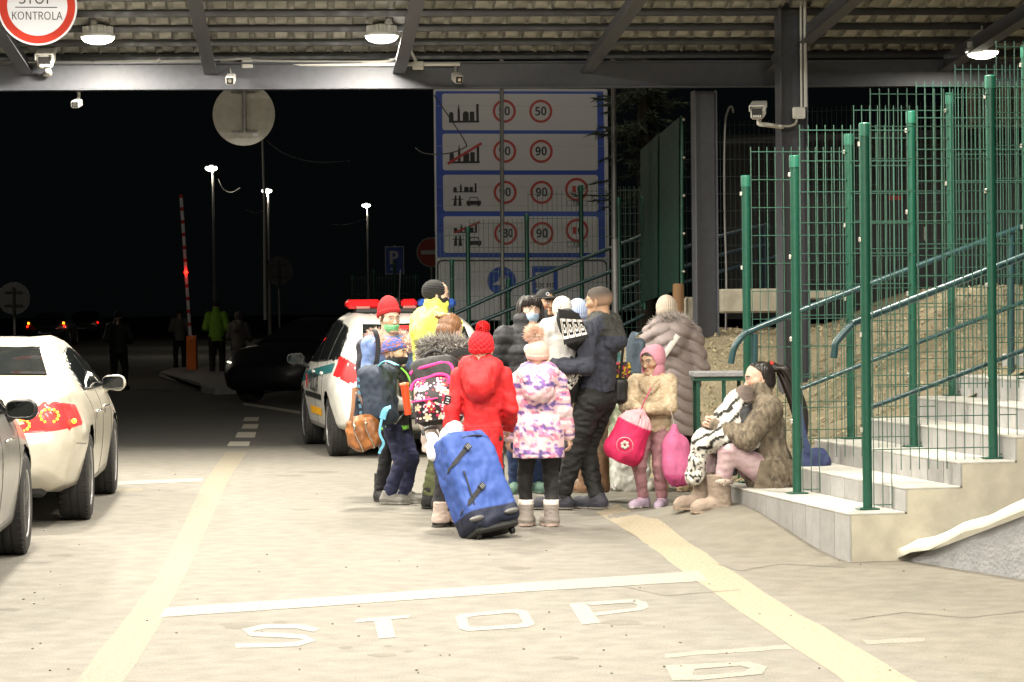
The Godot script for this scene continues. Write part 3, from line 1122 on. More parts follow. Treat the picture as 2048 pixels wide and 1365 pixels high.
func stairs() -> void:
	var t := thing("stairs", "concrete stairs clad in grey tiles climbing to the right between green fences", "stairs")
	var n := 9
	var length := 3.0
	var run := 0.36
	var up := 0.15
	var b := Basis(W, Vector3.UP, W.cross(Vector3.UP))
	var prof := PackedVector2Array([Vector2(0, -0.3)])
	for k in n:
		prof.append(Vector2(run * k, 0.3 + up * k - 0.014))
		prof.append(Vector2(run * (k + 1), 0.3 + up * k - 0.014))
	prof.append(Vector2(run * n, -0.3))
	var core := MB.new()
	core.prism(prof, length, Transform3D(b, step_pt(0, 0.012, 0)))
	obj("plastered_core", core, M.plaster, t)
	for k in n:
		var y := 0.3 + up * k
		var count := 10
		for q in count:
			var l := length / count
			var u := l * (q + 0.5)
			var sh := rng.randf_range(0.86, 1.06)
			var tr := MB.new()
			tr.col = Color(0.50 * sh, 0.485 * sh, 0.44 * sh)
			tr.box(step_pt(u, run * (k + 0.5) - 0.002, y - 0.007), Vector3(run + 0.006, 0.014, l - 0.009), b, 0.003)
			obj("tread_tile", tr, M.tile, t)
			var ri := MB.new()
			var low := 0.3 if k == 0 else 0.0
			sh = rng.randf_range(0.74, 1.08)
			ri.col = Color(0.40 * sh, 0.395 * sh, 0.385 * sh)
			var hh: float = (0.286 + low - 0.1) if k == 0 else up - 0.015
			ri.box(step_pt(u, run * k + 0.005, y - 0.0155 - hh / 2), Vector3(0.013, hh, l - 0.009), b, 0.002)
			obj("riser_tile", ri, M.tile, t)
	# wedge shaped wall with a loose white flashing, right of the stairs
	var a := at_height(1812, 1122, 0.0)
	var e := at_height(2048, 1160, 0.0)
	var dir := (e - a)
	dir.y = 0
	var l := dir.length()
	dir = dir.normalized()
	var f := a + dir * (l * 2.2)
	var side := dir.cross(Vector3.UP)
	var wall := thing("wedge_wall", "low grey wedge shaped ramp wall at the right edge", "wall")
	var mb := MB.new()
	var wb := Basis(dir, Vector3.UP, dir.cross(Vector3.UP))
	mb.prism(PackedVector2Array([Vector2(0.0, -0.2), Vector2(l * 2.2, -0.2), Vector2(l * 2.2, 0.80), Vector2(0.0, 0.0)]), 0.5, Transform3D(wb, a))
	obj("concrete", mb, M.concrete, wall)
	var fl := MB.new()
	var rows := []
	for k in 15:
		var s := k / 14.0
		var base := a + dir * (l * 2.2 * s - 0.06) + Vector3(0, 0.80 * s + 0.05, 0) + Vector3(0, 0.012 * sin(k * 2.1), 0)
		var row := PackedVector3Array()
		for q in [[0.05, -0.05], [0.055, 0.0], [0.0, 0.02], [-0.14, 0.03]]:
			row.append(base + wb.z * q[0] + Vector3(0, q[1] + 0.006 * sin(k * 1.3 + q[0] * 30.0), 0))
		rows.append(row)
	fl.grid(rows, true)
	fl.grid(rows.map(func(r): return PackedVector3Array(Array(r).map(func(p): return p - Vector3(0, 0.004, 0)))), false)
	obj("flashing", fl, mat("flashing", lin(0.6, 0.58, 0.5), 0.5), wall, "dented white sheet metal flashing")
	# grey table with a green frame behind the crowd
	var tb := thing("table", "grey topped table with a green frame behind the seated woman", "table", at_depth(1436, 753, 21.6))
	var top := MB.new()
	top.box(Vector3(0, 0.02, 0), Vector3(0.42, 0.035, 0.5), Basis(), 0.004)
	obj("table_top", top, M.concrete, tb)
	var frm := MB.new()
	frm.box(Vector3(0, -0.015, 0), Vector3(0.40, 0.03, 0.46))
	obj("frame", frm, M.green_post, tb)
	for s in [[-0.17, 0.2], [0.03, 0.2], [-0.17, -0.2], [0.18, -0.2]]:
		var lgm := MB.new()
		lgm.box(Vector3(s[0], -0.45, s[1]), Vector3(0.03, 0.84, 0.03), Basis(), 0.003)
		obj("leg", lgm, M.green_post, tb)

func wire(mb: MB, a: Vector3, b: Vector3, r: float) -> void:
	var t := (b - a)
	var l := t.length()
	t /= l
	var s := t.cross(Vector3.UP if absf(t.y) < 0.9 else Vector3.RIGHT).normalized()
	mb.box((a + b) * 0.5, Vector3(r * 2, l, r * 2), Basis(s, t, s.cross(t)))

func wire_panel(a: Vector3, dir: Vector3, length: float, y0: float, y1: float, r: float, dv := 0.056, dh := 0.2, prong0 := 0.03, prong1 := 0.05) -> MB:
	var mb := MB.new()
	var n := int(length / dv)
	for k in n + 1:
		var p := a + dir * (length * k / n)
		wire(mb, Vector3(p.x, y0 - prong0, p.z), Vector3(p.x, y1 + prong1, p.z), r)
	var m := maxi(1, int(round((y1 - y0) / dh)))
	for k in m + 1:
		var y := lerpf(y1, y0, float(k) / m)
		var off := Vector3(-dir.z, 0, dir.x) * (r * 2.0)
		wire(mb, Vector3(a.x, y, a.z) + off, Vector3(a.x, y, a.z) + dir * length + off, r * 1.1)
	return mb

func fence_post(parent: Node3D, p: Vector3, h: float, r := 0.03, with_clips := true) -> void:
	var mb := MB.new()
	mb.tube([p, p + Vector3(0, h, 0)], r, 16)
	var o := obj("post", mb, M.green_post, parent)
	var cap := MB.new()
	cap.lathe([[r * 1.14, -0.07], [r * 1.14, 0.004], [r * 1.0, 0.012], [0.0, 0.014]], p + Vector3(0, h, 0), Vector3.UP, 16)
	obj("cap", cap, M.green_cap, o)
	if with_clips:
		var pl := MB.new()
		pl.box(p + Vector3(0, 0.006, 0), Vector3(0.13, 0.01, 0.1), Basis(Vector3.UP, 0.2), 0.002)
		obj("foot_plate", pl, M.green_post, o)
		for k in 4:
			var cl := MB.new()
			var y: float = h - 0.12 - k * (h - 0.5) / 3.2
			cl.box(p + Vector3(-r * 1.15, y, 0.008), Vector3(0.016, 0.03, 0.024), Basis(), 0.003)
			obj("clip", cl, M.screw, o)

func fences() -> void:
	var specs := [
		[0.25, 2.40, "green wire mesh fence on the near right side of the stairs", 0.19],
		[1.74, 2.28, "green wire mesh fence down the middle of the stairs", 0.18],
		[2.93, 2.20, "green wire mesh fence on the far left side of the stairs", 0.18],
	]
	for s in specs:
		var t := thing("stair_fence", s[2], "fence", Vector3.ZERO, 0.0, "green wire fences along the stairs")
		var u: float = s[0]
		for k in 5:
			var gap: float = 0.775 if u > 2.0 else 0.83
			var w: float = 0.2 + gap * k
			var y: float = 0.3 + 0.15 * floor(w / 0.36)
			var p := step_pt(u, w, y)
			fence_post(t, p, s[1])
			if k == 4: continue
			var top: float = y + s[1] + s[3]
			var low: float = 0.3 + 0.15 * floor((w + gap) / 0.36) + 0.075
			var a := step_pt(u, w + 0.035, 0) - U * 0.0
			var mb := wire_panel(a + U * -0.02, W, gap - 0.05, low, top, 0.0027, 0.056, 0.205, 0.13, 0.035)
			var m2 := wire_panel(a + U * -0.02, W, 0.118, y + 0.03, low, 0.0028, 0.056, 0.3, 0.02, 0.0)
			mb.add(m2)
			var o := obj("wire_mesh", mb, M.wire, t)
			o.set_meta("kind", "stuff")
	# hand rails
	rail("handrail", "dark teal handrail on the far left side of the stairs", [[1462, 728, 19.45], [1466, 706, 19.45], [1472, 690, 19.45], [1490, 668, 19.46], [1502, 662, 19.48], [1575, 632, 19.55], [1800, 546, 19.7], [2048, 453, 19.85], [2240, 382, 20.0]], [[1576, 788, 19.55], [1800, 700, 19.7], [2048, 604, 19.85], [2240, 530, 20.0]], [[1509, 668, 760, 19.5], [2023, 470, 775, 19.85]])
	rail("handrail", "dark handrail on the near right side of the stairs", [[1668, 717, 17.32], [1670, 700, 17.32], [1674, 684, 17.32], [1702, 652, 17.33], [1716, 643, 17.34], [1850, 590, 17.42], [2048, 513, 17.53], [2240, 437, 17.65]], [[1742, 815, 17.36], [1850, 776, 17.42], [2048, 701, 17.53], [2240, 628, 17.65]], [])

func rail(called: String, label: String, top: Array, mid: Array, posts: Array) -> void:
	var t := thing(called, label, "handrail", Vector3.ZERO, 0.0, "handrails of the stairs")
	var a := MB.new()
	a.tube(px_path(top, 0), 0.0235, 12)
	obj("top_rail", a, M.rail, t)
	var b := MB.new()
	b.tube(px_path(mid, 0), 0.016, 10)
	obj("middle_rail", b, M.rail, t)
	for p in posts:
		var c := MB.new()
		c.tube([at_depth(p[0], p[1], p[3]), at_depth(p[0], p[2], p[3])], 0.026, 12)
		obj("rail_post", c, M.rail, t)

# ---------------------------------------------------------------- everything beyond the canopy
func far_background() -> void:
	speed_board()
	# two lamp poles in front of the board
	for s in [[1005, 170, 575, 700, 36.0, 4.2, 6.5, "slim grey pole standing in front of the left speed numbers"], [1229, 170, 476, 680, 33.0, 5.2, 7.5, "slim grey pole standing right of the speed limit board"]]:
		var t := thing("lamp_pole", s[7], "pole", at_depth(s[0], s[3], s[4]))
		var inv := t.transform.affine_inverse()
		var mb := MB.new()
		mb.tube([inv * at_depth(s[0] - 2, s[1] - 40, s[4]), inv * at_depth(s[0], s[2], s[4])], s[5] * s[4] / LENS, 12)
		obj("shaft", mb, M.galv, t)
		mb = MB.new()
		mb.tube([inv * at_depth(s[0], s[2], s[4]), inv * at_depth(s[0] + 1, s[2] + 5, s[4]), inv * at_depth(s[0] + 3, s[3], s[4])], [s[5] * s[4] / LENS, s[6] * s[4] / LENS, s[6] * s[4] / LENS], 12)
		obj("base_tube", mb, M.galv, t)
		var tip: Vector3 = inv * at_depth(s[0] - 4, s[1] - 40, s[4])
		tip.y = 6.6
		mb = MB.new()
		mb.tube([inv * at_depth(s[0] - 2, s[1] - 40, s[4]), tip], s[5] * s[4] / LENS, 12)
		obj("upper_shaft", mb, M.galv, t)
		lamp_top(t, tip, 10.0)
	# fence of the far ramp, before the board
	var fe := thing("ramp_fence", "dark green wire fence before the speed limit board", "fence")
	var fp := [[938, 455, 690], [1056, 430, 690], [1165, 372, 680]]
	for k in 3:
		var d := 34.5
		var p := at_depth(fp[k][0], fp[k][2], d)
		var q := at_depth(fp[k][0], fp[k][1], d)
		fence_post(fe, p, q.y - p.y, 0.028, false)
		var nx: float = 870.0 if k == 0 else fp[k - 1][0]
		var a := at_depth(nx, fp[k][2], d)
		a.x += 0.02
		var len := p.x - a.x
		var o := obj("wire_mesh", wire_panel(a, Vector3.RIGHT, len, a.y, q.y - 0.1, 0.003, 0.056, 0.3), M.wire, fe)
		o.set_meta("kind", "stuff")
	var o2 := obj("wire_mesh", wire_panel(at_depth(1168, 680, 34.5), Vector3.RIGHT, 0.72, 1.0, 3.0, 0.003, 0.056, 0.3), M.wire, fe)
	o2.set_meta("kind", "stuff")
	for s in [[905, 520], [1018, 560]]:
		var p := at_depth(s[0], 690, 35.0)
		fence_post(fe, p, at_depth(s[0], s[1], 35.0).y - p.y, 0.028, false)
	var rr := thing("ramp_railing", "dark railing slanting up to the right before the speed limit board", "railing")
	for l in [[[900, 632, 34.0], [1070, 556, 34.0], [1290, 470, 34.0]], [[940, 652, 34.0], [1070, 600, 34.0], [1290, 518, 34.0]], [[980, 690, 34.0], [1290, 560, 34.0]], [[1000, 720, 34.0], [1290, 600, 34.0]], [[1060, 740, 34.0], [1290, 630, 34.0]]]:
		var mb := MB.new()
		mb.tube(px_path(l, 0), 0.024, 8)
		obj("rail", mb, M.rail, rr)
	var rb := thing("ramp_railing", "blue grey railing with a hooked end behind the second column", "railing")
	for l in [[[1365, 497, 32.0], [1450, 470, 32.0], [1525, 452, 32.0], [1536, 450, 32.0], [1540, 458, 32.0]], [[1365, 535, 32.0], [1450, 508, 32.0], [1530, 490, 32.0], [1535, 494, 32.0]], [[1365, 566, 32.0], [1450, 541, 32.0], [1560, 512, 32.0]], [[1520, 455, 32.0], [1522, 590, 32.0]], [[1530, 455, 32.0], [1532, 590, 32.0]]]:
		var mb := MB.new()
		mb.tube(px_path(l, 0), 0.022, 8)
		obj("rail", mb, M.rail_blue, rb)
	# green screen panels
	var sc := thing("screen_panels", "tall opaque green screen panels left of the second column", "screen")
	var edge := [[1284, 297, 606, 33.2], [1321, 266, 594, 31.6], [1364, 232, 578, 30.0]]
	var screen_mat := dress(mat("green_screen", lin(0.012, 0.07, 0.05), 0.6), 1.2, noise_tex(0.02, 3, 0.6, 1.0, false, 0, FastNoiseLite.TYPE_SIMPLEX, 256, 33), null, 0, true)
	for k in 2:
		var mb := MB.new()
		var a: Array = edge[k]
		var b: Array = edge[k + 1]
		var q := [at_depth(a[0] + 1, a[2], a[3]), at_depth(b[0] - 2, b[2], b[3]), at_depth(b[0] - 2, b[1] + 3, b[3]), at_depth(a[0] + 1, a[1] + 3, a[3])]
		mb.poly(q)
		mb.poly([q[3] - Vector3(0.02, 0, 0), q[2] - Vector3(0.02, 0, 0), q[1] - Vector3(0.02, 0, 0), q[0] - Vector3(0.02, 0, 0)])
		obj("panel", mb, screen_mat, sc)
		var wm := MB.new()
		for j in 9:
			var t := (j + 0.3) / 9.0
			wire(wm, q[0].lerp(q[3], t) + Vector3(0.01, 0, 0.02), q[1].lerp(q[2], t) + Vector3(0.01, 0, 0.02), 0.004)
		obj("cross_wire", wm, M.wire, sc)
	for e in edge:
		var mb := MB.new()
		mb.tube([at_depth(e[0], e[2] + 8, e[3]), at_depth(e[0], e[1], e[3])], 0.02, 8)
		obj("post", mb, M.green_post, sc)
		for y in 5:
			var cl := MB.new()
			cl.ball(at_depth(e[0] + 4, lerpf(e[1], e[2], 0.02 + y * 0.22), e[3] - 0.03), Vector3.ONE * 0.018, Basis(), 6)
			obj("clip", cl, M.screw, sc)
	# dark fences on top of the bank
	for s in [[1365, 1580, 250, 595, 30.6, 30.8, "dark wire fence along the top of the bank behind the second column"], [1580, 2080, 215, 560, 30.8, 29.6, "dark wire fence along the top of the bank behind the stairs"], [1240, 1290, 380, 620, 33.0, 33.0, "dark wire fence left of the green screen panels"]]:
		var f := thing("bank_fence", s[6], "fence")
		var a := at_depth(s[0], s[3], s[4])
		var b := at_depth(s[1], s[3], s[5])
		var top := at_depth((s[0] + s[1]) / 2.0, s[2], (s[4] + s[5]) / 2.0).y
		var dir := b - a
		dir.y = 0
		var len := dir.length()
		dir = dir.normalized()
		var o := obj("wire_mesh", wire_panel(a, dir, len, a.y, top, 0.0025, 0.056, 0.2), M.wire_dark, f)
		o.set_meta("kind", "stuff")
		var n := maxi(1, int(round(len / 1.5)))
		for k in n + 1:
			fence_post(f, a + dir * (len * k / n), top - a.y - 0.1, 0.024, false)
	# thin pole with a hooked cable behind the second column
	cable("bent_cable", [[1452, 660, 30.0], [1453, 560, 30.0], [1449, 400, 30.0], [1450, 260, 30.0], [1456, 222, 30.0], [1464, 213, 30.0], [1467, 226, 30.0]], 30.0, 0.012, M.galv, "thin bent grey cable standing between the two columns")
	building()
	conifer()
	# street lamps
	for s in [[427, 338, 88.0, "tallest lit street lamp, left of the other two"], [537, 383, 106.0, "lit street lamp beside the tall thin pole"], [735, 412, 123.0, "lit street lamp nearest the speed limit board"]]:
		street_lamp(s[0], s[1], s[2], s[3])
	street_lamp(-230, 205, 57.0, "street lamp of the same row, out of the picture on the left")
	var tp := MB.new()
	tp.tube([at_depth(525, 276, 60.0), at_depth(529, 400, 60.0), at_depth(531, 640, 60.0)], [0.03, 0.036, 0.05], 8)
	tag(obj("tall_pole", tp, M.galv, self), "tall thin grey pole below the hanging round sign", "pole")
	for c in [[[[534, 282, 59.0], [570, 308, 59.0], [630, 324, 59.0], [700, 322, 59.0]], "thin wire sagging right from the tall thin pole"], [[[436, 358, 88.0], [446, 378, 88.0], [462, 385, 88.0], [480, 376, 88.0]], "thin wire sagging from the tallest street lamp"], [[[490, 420, 104.0], [512, 426, 104.0], [530, 418, 104.0], [536, 408, 104.0]], "thin wire sagging left of the second street lamp"], [[[650, 448, 120.0], [690, 450, 120.0], [725, 440, 120.0], [742, 434, 120.0]], "thin wire sagging left of the third street lamp"], [[[868, 190, 30.0], [928, 280, 30.0], [926, 297, 30.0], [890, 308, 30.0], [850, 307, 30.0], [830, 296, 30.0]], "dark cable looped before the top left of the board"]]:
		var mb := MB.new()
		mb.tube(px_path(c[0], 0), 0.012 if c[0][0][2] > 50 else 0.007, 6)
		tag(obj("wire", mb, M.galv if c[0][0][2] > 50 else M.black, self, c[1]), c[1], "wire")
	small_signs()
	barrier()
	# pavement island under the barrier
	var isl := MB.new()
	var ring := []
	for p in [[318, 745], [345, 736], [480, 731], [608, 762], [520, 776], [430, 779], [404, 775], [396, 764]]:
		ring.append(at_height(p[0], p[1], 0.1))
	isl.poly(ring if (ring[1] - ring[0]).cross(ring[2] - ring[1]).y > 0 else Array(ring.duplicate().map(func(p): return p)))
	for k in ring.size():
		var p: Vector3 = ring[k]
		var q: Vector3 = ring[(k + 1) % ring.size()]
		isl.face([p, q, q - Vector3(0, 0.12, 0), p - Vector3(0, 0.12, 0)], ring[0].lerp(ring[4], 0.5))
	isl.col = Color.WHITE
	struct("pavement", isl, M.concrete, "raised pavement island under the barrier in the dark", "pavement")

func speed_board() -> void:
	var d := 42.0
	var s := d / LENS
	var t := thing("speed_limit_board", "big blue and white board of speed limits for towns and roads", "sign", at_depth(1042, 360, d), 0.03)
	var loc := func(u: float, v: float) -> Vector2: return Vector2((u - 1042.0) * s, (360.0 - v) * s - 0.011 * (u - 1042.0) * s)
	var rect := func(u0: float, v0: float, u1: float, v1: float, r: float) -> PackedVector2Array:
		var o := PackedVector2Array()
		for q in [[u1, v0, 0.0], [u0, v0, 1.0], [u0, v1, 2.0], [u1, v1, 3.0]]:
			var cx: float = q[0] + (r if q[0] == u0 else -r)
			var cy: float = q[1] + (r if q[1] == v0 else -r)
			for k in 5:
				var a: float = PI / 2 * (q[2] + k / 4.0)
				o.append(loc.call(cx + r * cos(a), cy - r * sin(a)))
		return o
	var put := func(called: String, outline: PackedVector2Array, z: float, m: Material, th := 0.004) -> void:
		var mb := MB.new()
		mb.prism(outline, th, Transform3D(Basis(), Vector3(0, 0, z)))
		obj(called, mb, m, t)
	put.call("backing_board", rect.call(869, 178, 1217, 640, 4), 0.0, M.sign_white, 0.05)
	put.call("blue_field", rect.call(873, 183, 1209, 515, 3), 0.006, M.sign_blue)
	for y in [188, 268, 350, 433]:
		put.call("white_row", rect.call(886, y, 1196, y + 73, 5), 0.012, M.sign_white)
	put.call("frame_line", rect.call(872, 520, 1213, 640, 10), 0.006, M.ink)
	put.call("lower_field", rect.call(875, 523, 1210, 640, 9), 0.012, M.sign_white)
	for y in [212, 292, 374, 411, 456]:
		put.call("seam", rect.call(873, y, 1209, y + 0.6, 0.1), 0.014, M.sign_back, 0.001)
	var f := SystemFont.new()
	f.font_names = ["Droid Sans"]
	f.font_weight = 700
	var col := [[1010, ["50", "90", "90", "130"]], [1083, ["50", "90", "90", "90"]], [1153, ["", "", "T", "T"]]]
	for c in col:
		for k in 4:
			var txt: String = c[1][k]
			if txt == "": continue
			var p: Vector2 = loc.call(c[0], [223, 303, 385, 467][k] - (6 if txt == "T" else 0))
			var ring := MB.new()
			ring.disc(Vector3(p.x, p.y, 0.017), Vector3.BACK, 18.2 * s, 23.2 * s, 40)
			obj("red_ring", ring, M.sign_maroon, t)
			if txt == "T":
				# two lorries side by side and a weight plate below
				for q in [[-5, M.sign_maroon, 8.0], [5, M.ink, 5.0]]:
					var lo := MB.new()
					lo.box(Vector3(p.x + q[0] * s, p.y + 1 * s, 0.019), Vector3(7 * s, 12 * s if q[1] == M.sign_maroon else 8 * s, 0.004))
					lo.box(Vector3(p.x + (q[0] - 2) * s, p.y - 6 * s, 0.019), Vector3(2 * s, 3 * s, 0.004))
					lo.box(Vector3(p.x + (q[0] + 2) * s, p.y - 6 * s, 0.019), Vector3(2 * s, 3 * s, 0.004))
					obj("lorry_symbol", lo, q[1], t)
				var pl := MB.new()
				for q in [[0, -36, 38, 0.6], [0, -25, 38, 0.6], [-19, -30.5, 0.6, 11], [19, -30.5, 0.6, 11]]:
					pl.box(Vector3(p.x + q[0] * s, p.y + (q[1] + 3.0) * s, 0.019), Vector3(q[2] * s, q[3] * s, 0.003))
				obj("weight_plate", pl, M.ink, t)
				words("weight", "7.5t", 8 * s, M.ink, t, Transform3D(Basis(), Vector3(p.x, p.y - 27.5 * s, 0.018)), f, 0.9)
			else:
				words("number", txt, 17.5 * s, M.ink, t, Transform3D(Basis(), Vector3(p.x, p.y, 0.018)), f, 0.92 if txt.length() < 3 else 0.75)
	# skylines
	for k in 4:
		var sc := 1.0 if k < 2 else 0.78
		var o: Vector2 = loc.call(931 if k < 2 else 931, [246, 327, 385, 466][k])
		var mb := MB.new()
		for q in [[-27, 9, 22, 1], [-12, 5, 30, 2], [2, 12, 23, 1], [14.5, 9, 22, 0], [25.5, 5, 37, 0], [-1, 60, 4, 0]]:
			var w: float = q[1] * s * sc
			var h: float = q[2] * s * sc * (0.62 if k > 1 else 1.0)
			var ol := PackedVector2Array([Vector2(-w / 2, 0), Vector2(w / 2, 0), Vector2(w / 2, h * (0.8 if q[3] else 1.0))])
			if q[3] == 1: ol.append_array([Vector2(w * 0.3, h * 0.95), Vector2(0, h), Vector2(-w * 0.3, h * 0.95)])
			if q[3] == 2: ol.append(Vector2(0, h * 1.28))
			ol.append(Vector2(-w / 2, h * (0.8 if q[3] else 1.0)))
			mb.prism(ol, 0.004, Transform3D(Basis(), Vector3(o.x + q[0] * s * sc, o.y, 0.017 + 0.0005 * absf(q[0]) / 10.0)))
		obj("town_symbol", mb, M.ink, t)
		if k % 2 == 1:
			var a: Vector2 = loc.call(896, 328) if k == 1 else loc.call(907, 466)
			var b: Vector2 = loc.call(964, 287) if k == 1 else loc.call(959, 444)
			var sl := MB.new()
			var dir := (b - a).normalized()
			sl.box(Vector3((a.x + b.x) / 2, (a.y + b.y) / 2, 0.022), Vector3(a.distance_to(b), 5.2 * s * sc, 0.004), Basis(Vector3.BACK, dir.angle()))
			obj("red_slash", sl, M.sign_maroon, t)
		if k > 1:
			var vy: float = 401.0 if k == 2 else 481.0
			var rd := MB.new()
			for q in [[-1, 0], [1, 0]]:
				var c: Vector2 = loc.call(915 + q[0] * 5, vy)
				rd.prism(PackedVector2Array([Vector2(-4 * s + q[0] * -0.0, -11 * s), Vector2(3 * s, -11 * s), Vector2((1.5 - q[0]) * s, 10 * s), Vector2((-1.5 - q[0]) * s, 10 * s)]), 0.004, Transform3D(Basis(), Vector3(c.x, c.y, 0.018)))
			var bar: Vector2 = loc.call(915, vy - 2)
			rd.box(Vector3(bar.x, bar.y, 0.016), Vector3(23 * s, 1.5 * s, 0.003))
			obj("motorway_symbol", rd, M.ink, t)
			var ca: Vector2 = loc.call(947, vy + 2)
			var cm := MB.new()
			cm.box(Vector3(ca.x, ca.y - 3 * s, 0.017), Vector3(29 * s, 8 * s, 0.004), Basis(), 0.001)
			for q in [[-10, 1], [10, -1]]:
				wire(cm, Vector3(ca.x + q[0] * s, ca.y + 1 * s, 0.018), Vector3(ca.x + (q[0] + q[1] * 3) * s, ca.y + 8 * s, 0.018), 0.8 * s)
				cm.box(Vector3(ca.x + q[0] * s * 0.95, ca.y - 8 * s, 0.017), Vector3(5 * s, 3 * s, 0.004))
			cm.box(Vector3(ca.x, ca.y + 8 * s, 0.018), Vector3(15 * s, 1.7 * s, 0.004))
			obj("car_symbol", cm, M.ink, t)
	# lower field: blue disc with a fan, blue square with the emergency number
	var p1: Vector2 = loc.call(1001, 562)
	var di := MB.new()
	di.disc(Vector3(p1.x, p1.y, 0.017), Vector3.BACK, 0, 28.5 * s, 40)
	obj("blue_disc", di, M.sign_blue, t)
	var fan := MB.new()
	fan.prism(PackedVector2Array([Vector2(-20 * s, -8 * s), Vector2(8 * s, -8 * s), Vector2(8 * s, 6 * s), Vector2(2 * s, 6 * s)]), 0.003, Transform3D(Basis(), Vector3(p1.x, p1.y, 0.022)))
	for q in 4:
		fan.disc(Vector3(p1.x + 5 * s, p1.y - 1 * s, 0.0215), Vector3.BACK, (9 + 0.0 * q) * s, 12 * s, 20)
	obj("headlamp_symbol", fan, M.sign_white, t)
	put.call("blue_square", rect.call(1062, 532, 1113, 587, 2), 0.017, M.sign_blue)
	put.call("white_square", rect.call(1069, 545, 1105, 580, 1), 0.022, M.sign_white)
	var p2: Vector2 = loc.call(1087, 571)
	words("emergency_text", "SOS 112", 9 * s, M.ink, t, Transform3D(Basis(), Vector3(p2.x, p2.y, 0.0235)), f, 0.85)
	for u in [900, 1190]:
		var leg := MB.new()
		var q: Vector2 = loc.call(u, 640)
		leg.tube([Vector3(q.x, q.y + 2.0, -0.1), Vector3(q.x, q.y - 2.2, -0.1)], 0.07, 10)
		obj("support_post", leg, M.galv, t)

func building() -> void:
	var t := thing("border_building", "cream clad building with a dark lower storey above the bank", "building", at_depth(2010, 560, 33.5), -0.2)
	var inv := t.transform.affine_inverse()
	var rows := [PackedVector3Array(), PackedVector3Array()]
	var x := -0.45
	while x < 4.0:
		for q in [[0.0, 0.0], [0.09, 0.0], [0.1, 0.02], [0.15, 0.02], [0.16, 0.0]]:
			rows[0].append(Vector3(x + q[0], 1.85, q[1]))
			rows[1].append(Vector3(x + q[0], 4.6, q[1]))
		x += 0.19
	var mb := MB.new()
	mb.grid(rows, false)
	mb.box(Vector3(1.8, 3.2, -1.0), Vector3(4.5, 2.7, 1.9))
	obj("cream_cladding", mb, M.cream, t)
	var lo := MB.new()
	lo.box(Vector3(0.3, 0.7, -0.9), Vector3(7.5, 2.3, 1.6))
	obj("dark_wall", lo, M.black, t)
	var win := MB.new()
	win.box(Vector3(0.5, 2.15, 0.04), Vector3(0.5, 0.28, 0.03), Basis(), 0.004)
	obj("window", win, M.glass_dark, t)
	for k in 6:
		var fr := MB.new()
		fr.box(Vector3(-2.6 + k * 0.75, 0.75, -0.07), Vector3(0.05, 2.1, 0.05), Basis(), 0.004)
		obj("window_frame", fr, M.green_post, t)
	var hd := MB.new()
	hd.box(inv * at_depth(1851, 468, 32.0), Vector3(0.03, 0.16, 0.03), Basis(), 0.004)
	obj("door_handle", hd, M.white_plastic, t)
	var tape := MB.new()
	tape.box(inv * at_depth(1790, 396, 31.6), Vector3(0.14, 0.05, 0.006))
	obj("warning_tape", tape, M.sign_red, t)

func conifer() -> void:
	var t := thing("conifer", "dark conifer whose branches hang before the speed limit board", "tree", at_depth(1290, 640, 37.0))
	var trunk := MB.new()
	trunk.tube([Vector3(0, -1, 0), Vector3(0.03, 2.0, 0), Vector3(0.0, 5.5, 0)], [0.14, 0.11, 0.03], 9)
	obj("trunk", trunk, mat("bark", lin(0.03, 0.024, 0.018), 0.95), t)
	var nd := MB.new()
	var leaf := mat("needles", Color.WHITE, 0.8, 0, true)
	for k in 150:
		var y := rng.randf_range(1.5, 5.6)
		var a := rng.randf() * TAU
		var len := (1.0 - (y - 1.0) / 6.0) * rng.randf_range(0.6, 1.05)
		var dir := Vector3(cos(a), rng.randf_range(-0.25, 0.1), sin(a)).normalized()
		var o := Vector3(0, y, 0)
		nd.col = Color(0.02, 0.02, 0.012)
		wire(nd, o, o + dir * len, 0.008)
		for q in 34:
			var f := rng.randf_range(0.2, 1.05)
			var p := o + dir * len * f
			var s := Vector3(rng.randf_range(-1, 1), rng.randf_range(-0.7, 0.5), rng.randf_range(-1, 1)).normalized()
			var w := dir.cross(s).normalized() * 0.012
			var g := rng.randf_range(0.5, 1.3)
			nd.col = Color(0.022 * g, 0.035 * g, 0.02 * g)
			nd.poly([p - w, p + w, p + (dir * 0.7 + s).normalized() * rng.randf_range(0.08, 0.17)])
	obj("crown", nd, leaf, t)

func street_lamp(u: float, v: float, d: float, label: String) -> void:
	var foot := at_height(u + 3, 612, 0.0)
	foot = at_depth(u + 2, 640, d)
	foot.y = 0.0
	var head := at_depth(u, v, d)
	var t := thing("street_lamp", label, "street lamp", foot, 0.0, "lit street lamps in the dark")
	var h := head.y
	var mb := MB.new()
	mb.tube([Vector3(0, 0, 0), Vector3(0, 2.2, 0), Vector3(0, 2.25, 0), Vector3(0, h, 0)], [0.075, 0.075, 0.05, 0.035], 10)
	obj("pole", mb, M.galv, t)
	lamp_top(t, Vector3(0, h, 0), 13.0)

func lamp_top(t: Node3D, p: Vector3, energy: float) -> void:
	var hd := MB.new()
	hd.box(p + Vector3(-0.05, 0.085, 0.0), Vector3(0.3, 0.035, 0.2), Basis(), 0.02)
	obj("lamp_head", hd, M.galv, t)
	var gl := MB.new()
	gl.ball(p + Vector3(-0.05, 0.02, 0.0), Vector3(0.2, 0.095, 0.14), Basis(), 10)
	obj("glowing_bulb", gl, M.lamp_glow, t)
	var l := OmniLight3D.new()
	l.name = "lamp_light"
	t.add_child(l)
	l.position = p + Vector3(-0.05, -0.1, 0.0)
	l.light_energy = energy
	l.light_color = Color(1, 0.95, 0.85)
	l.omni_range = 60.0
	l.omni_attenuation = 2.0
	l.light_size = 0.12
	l.shadow_enabled = true

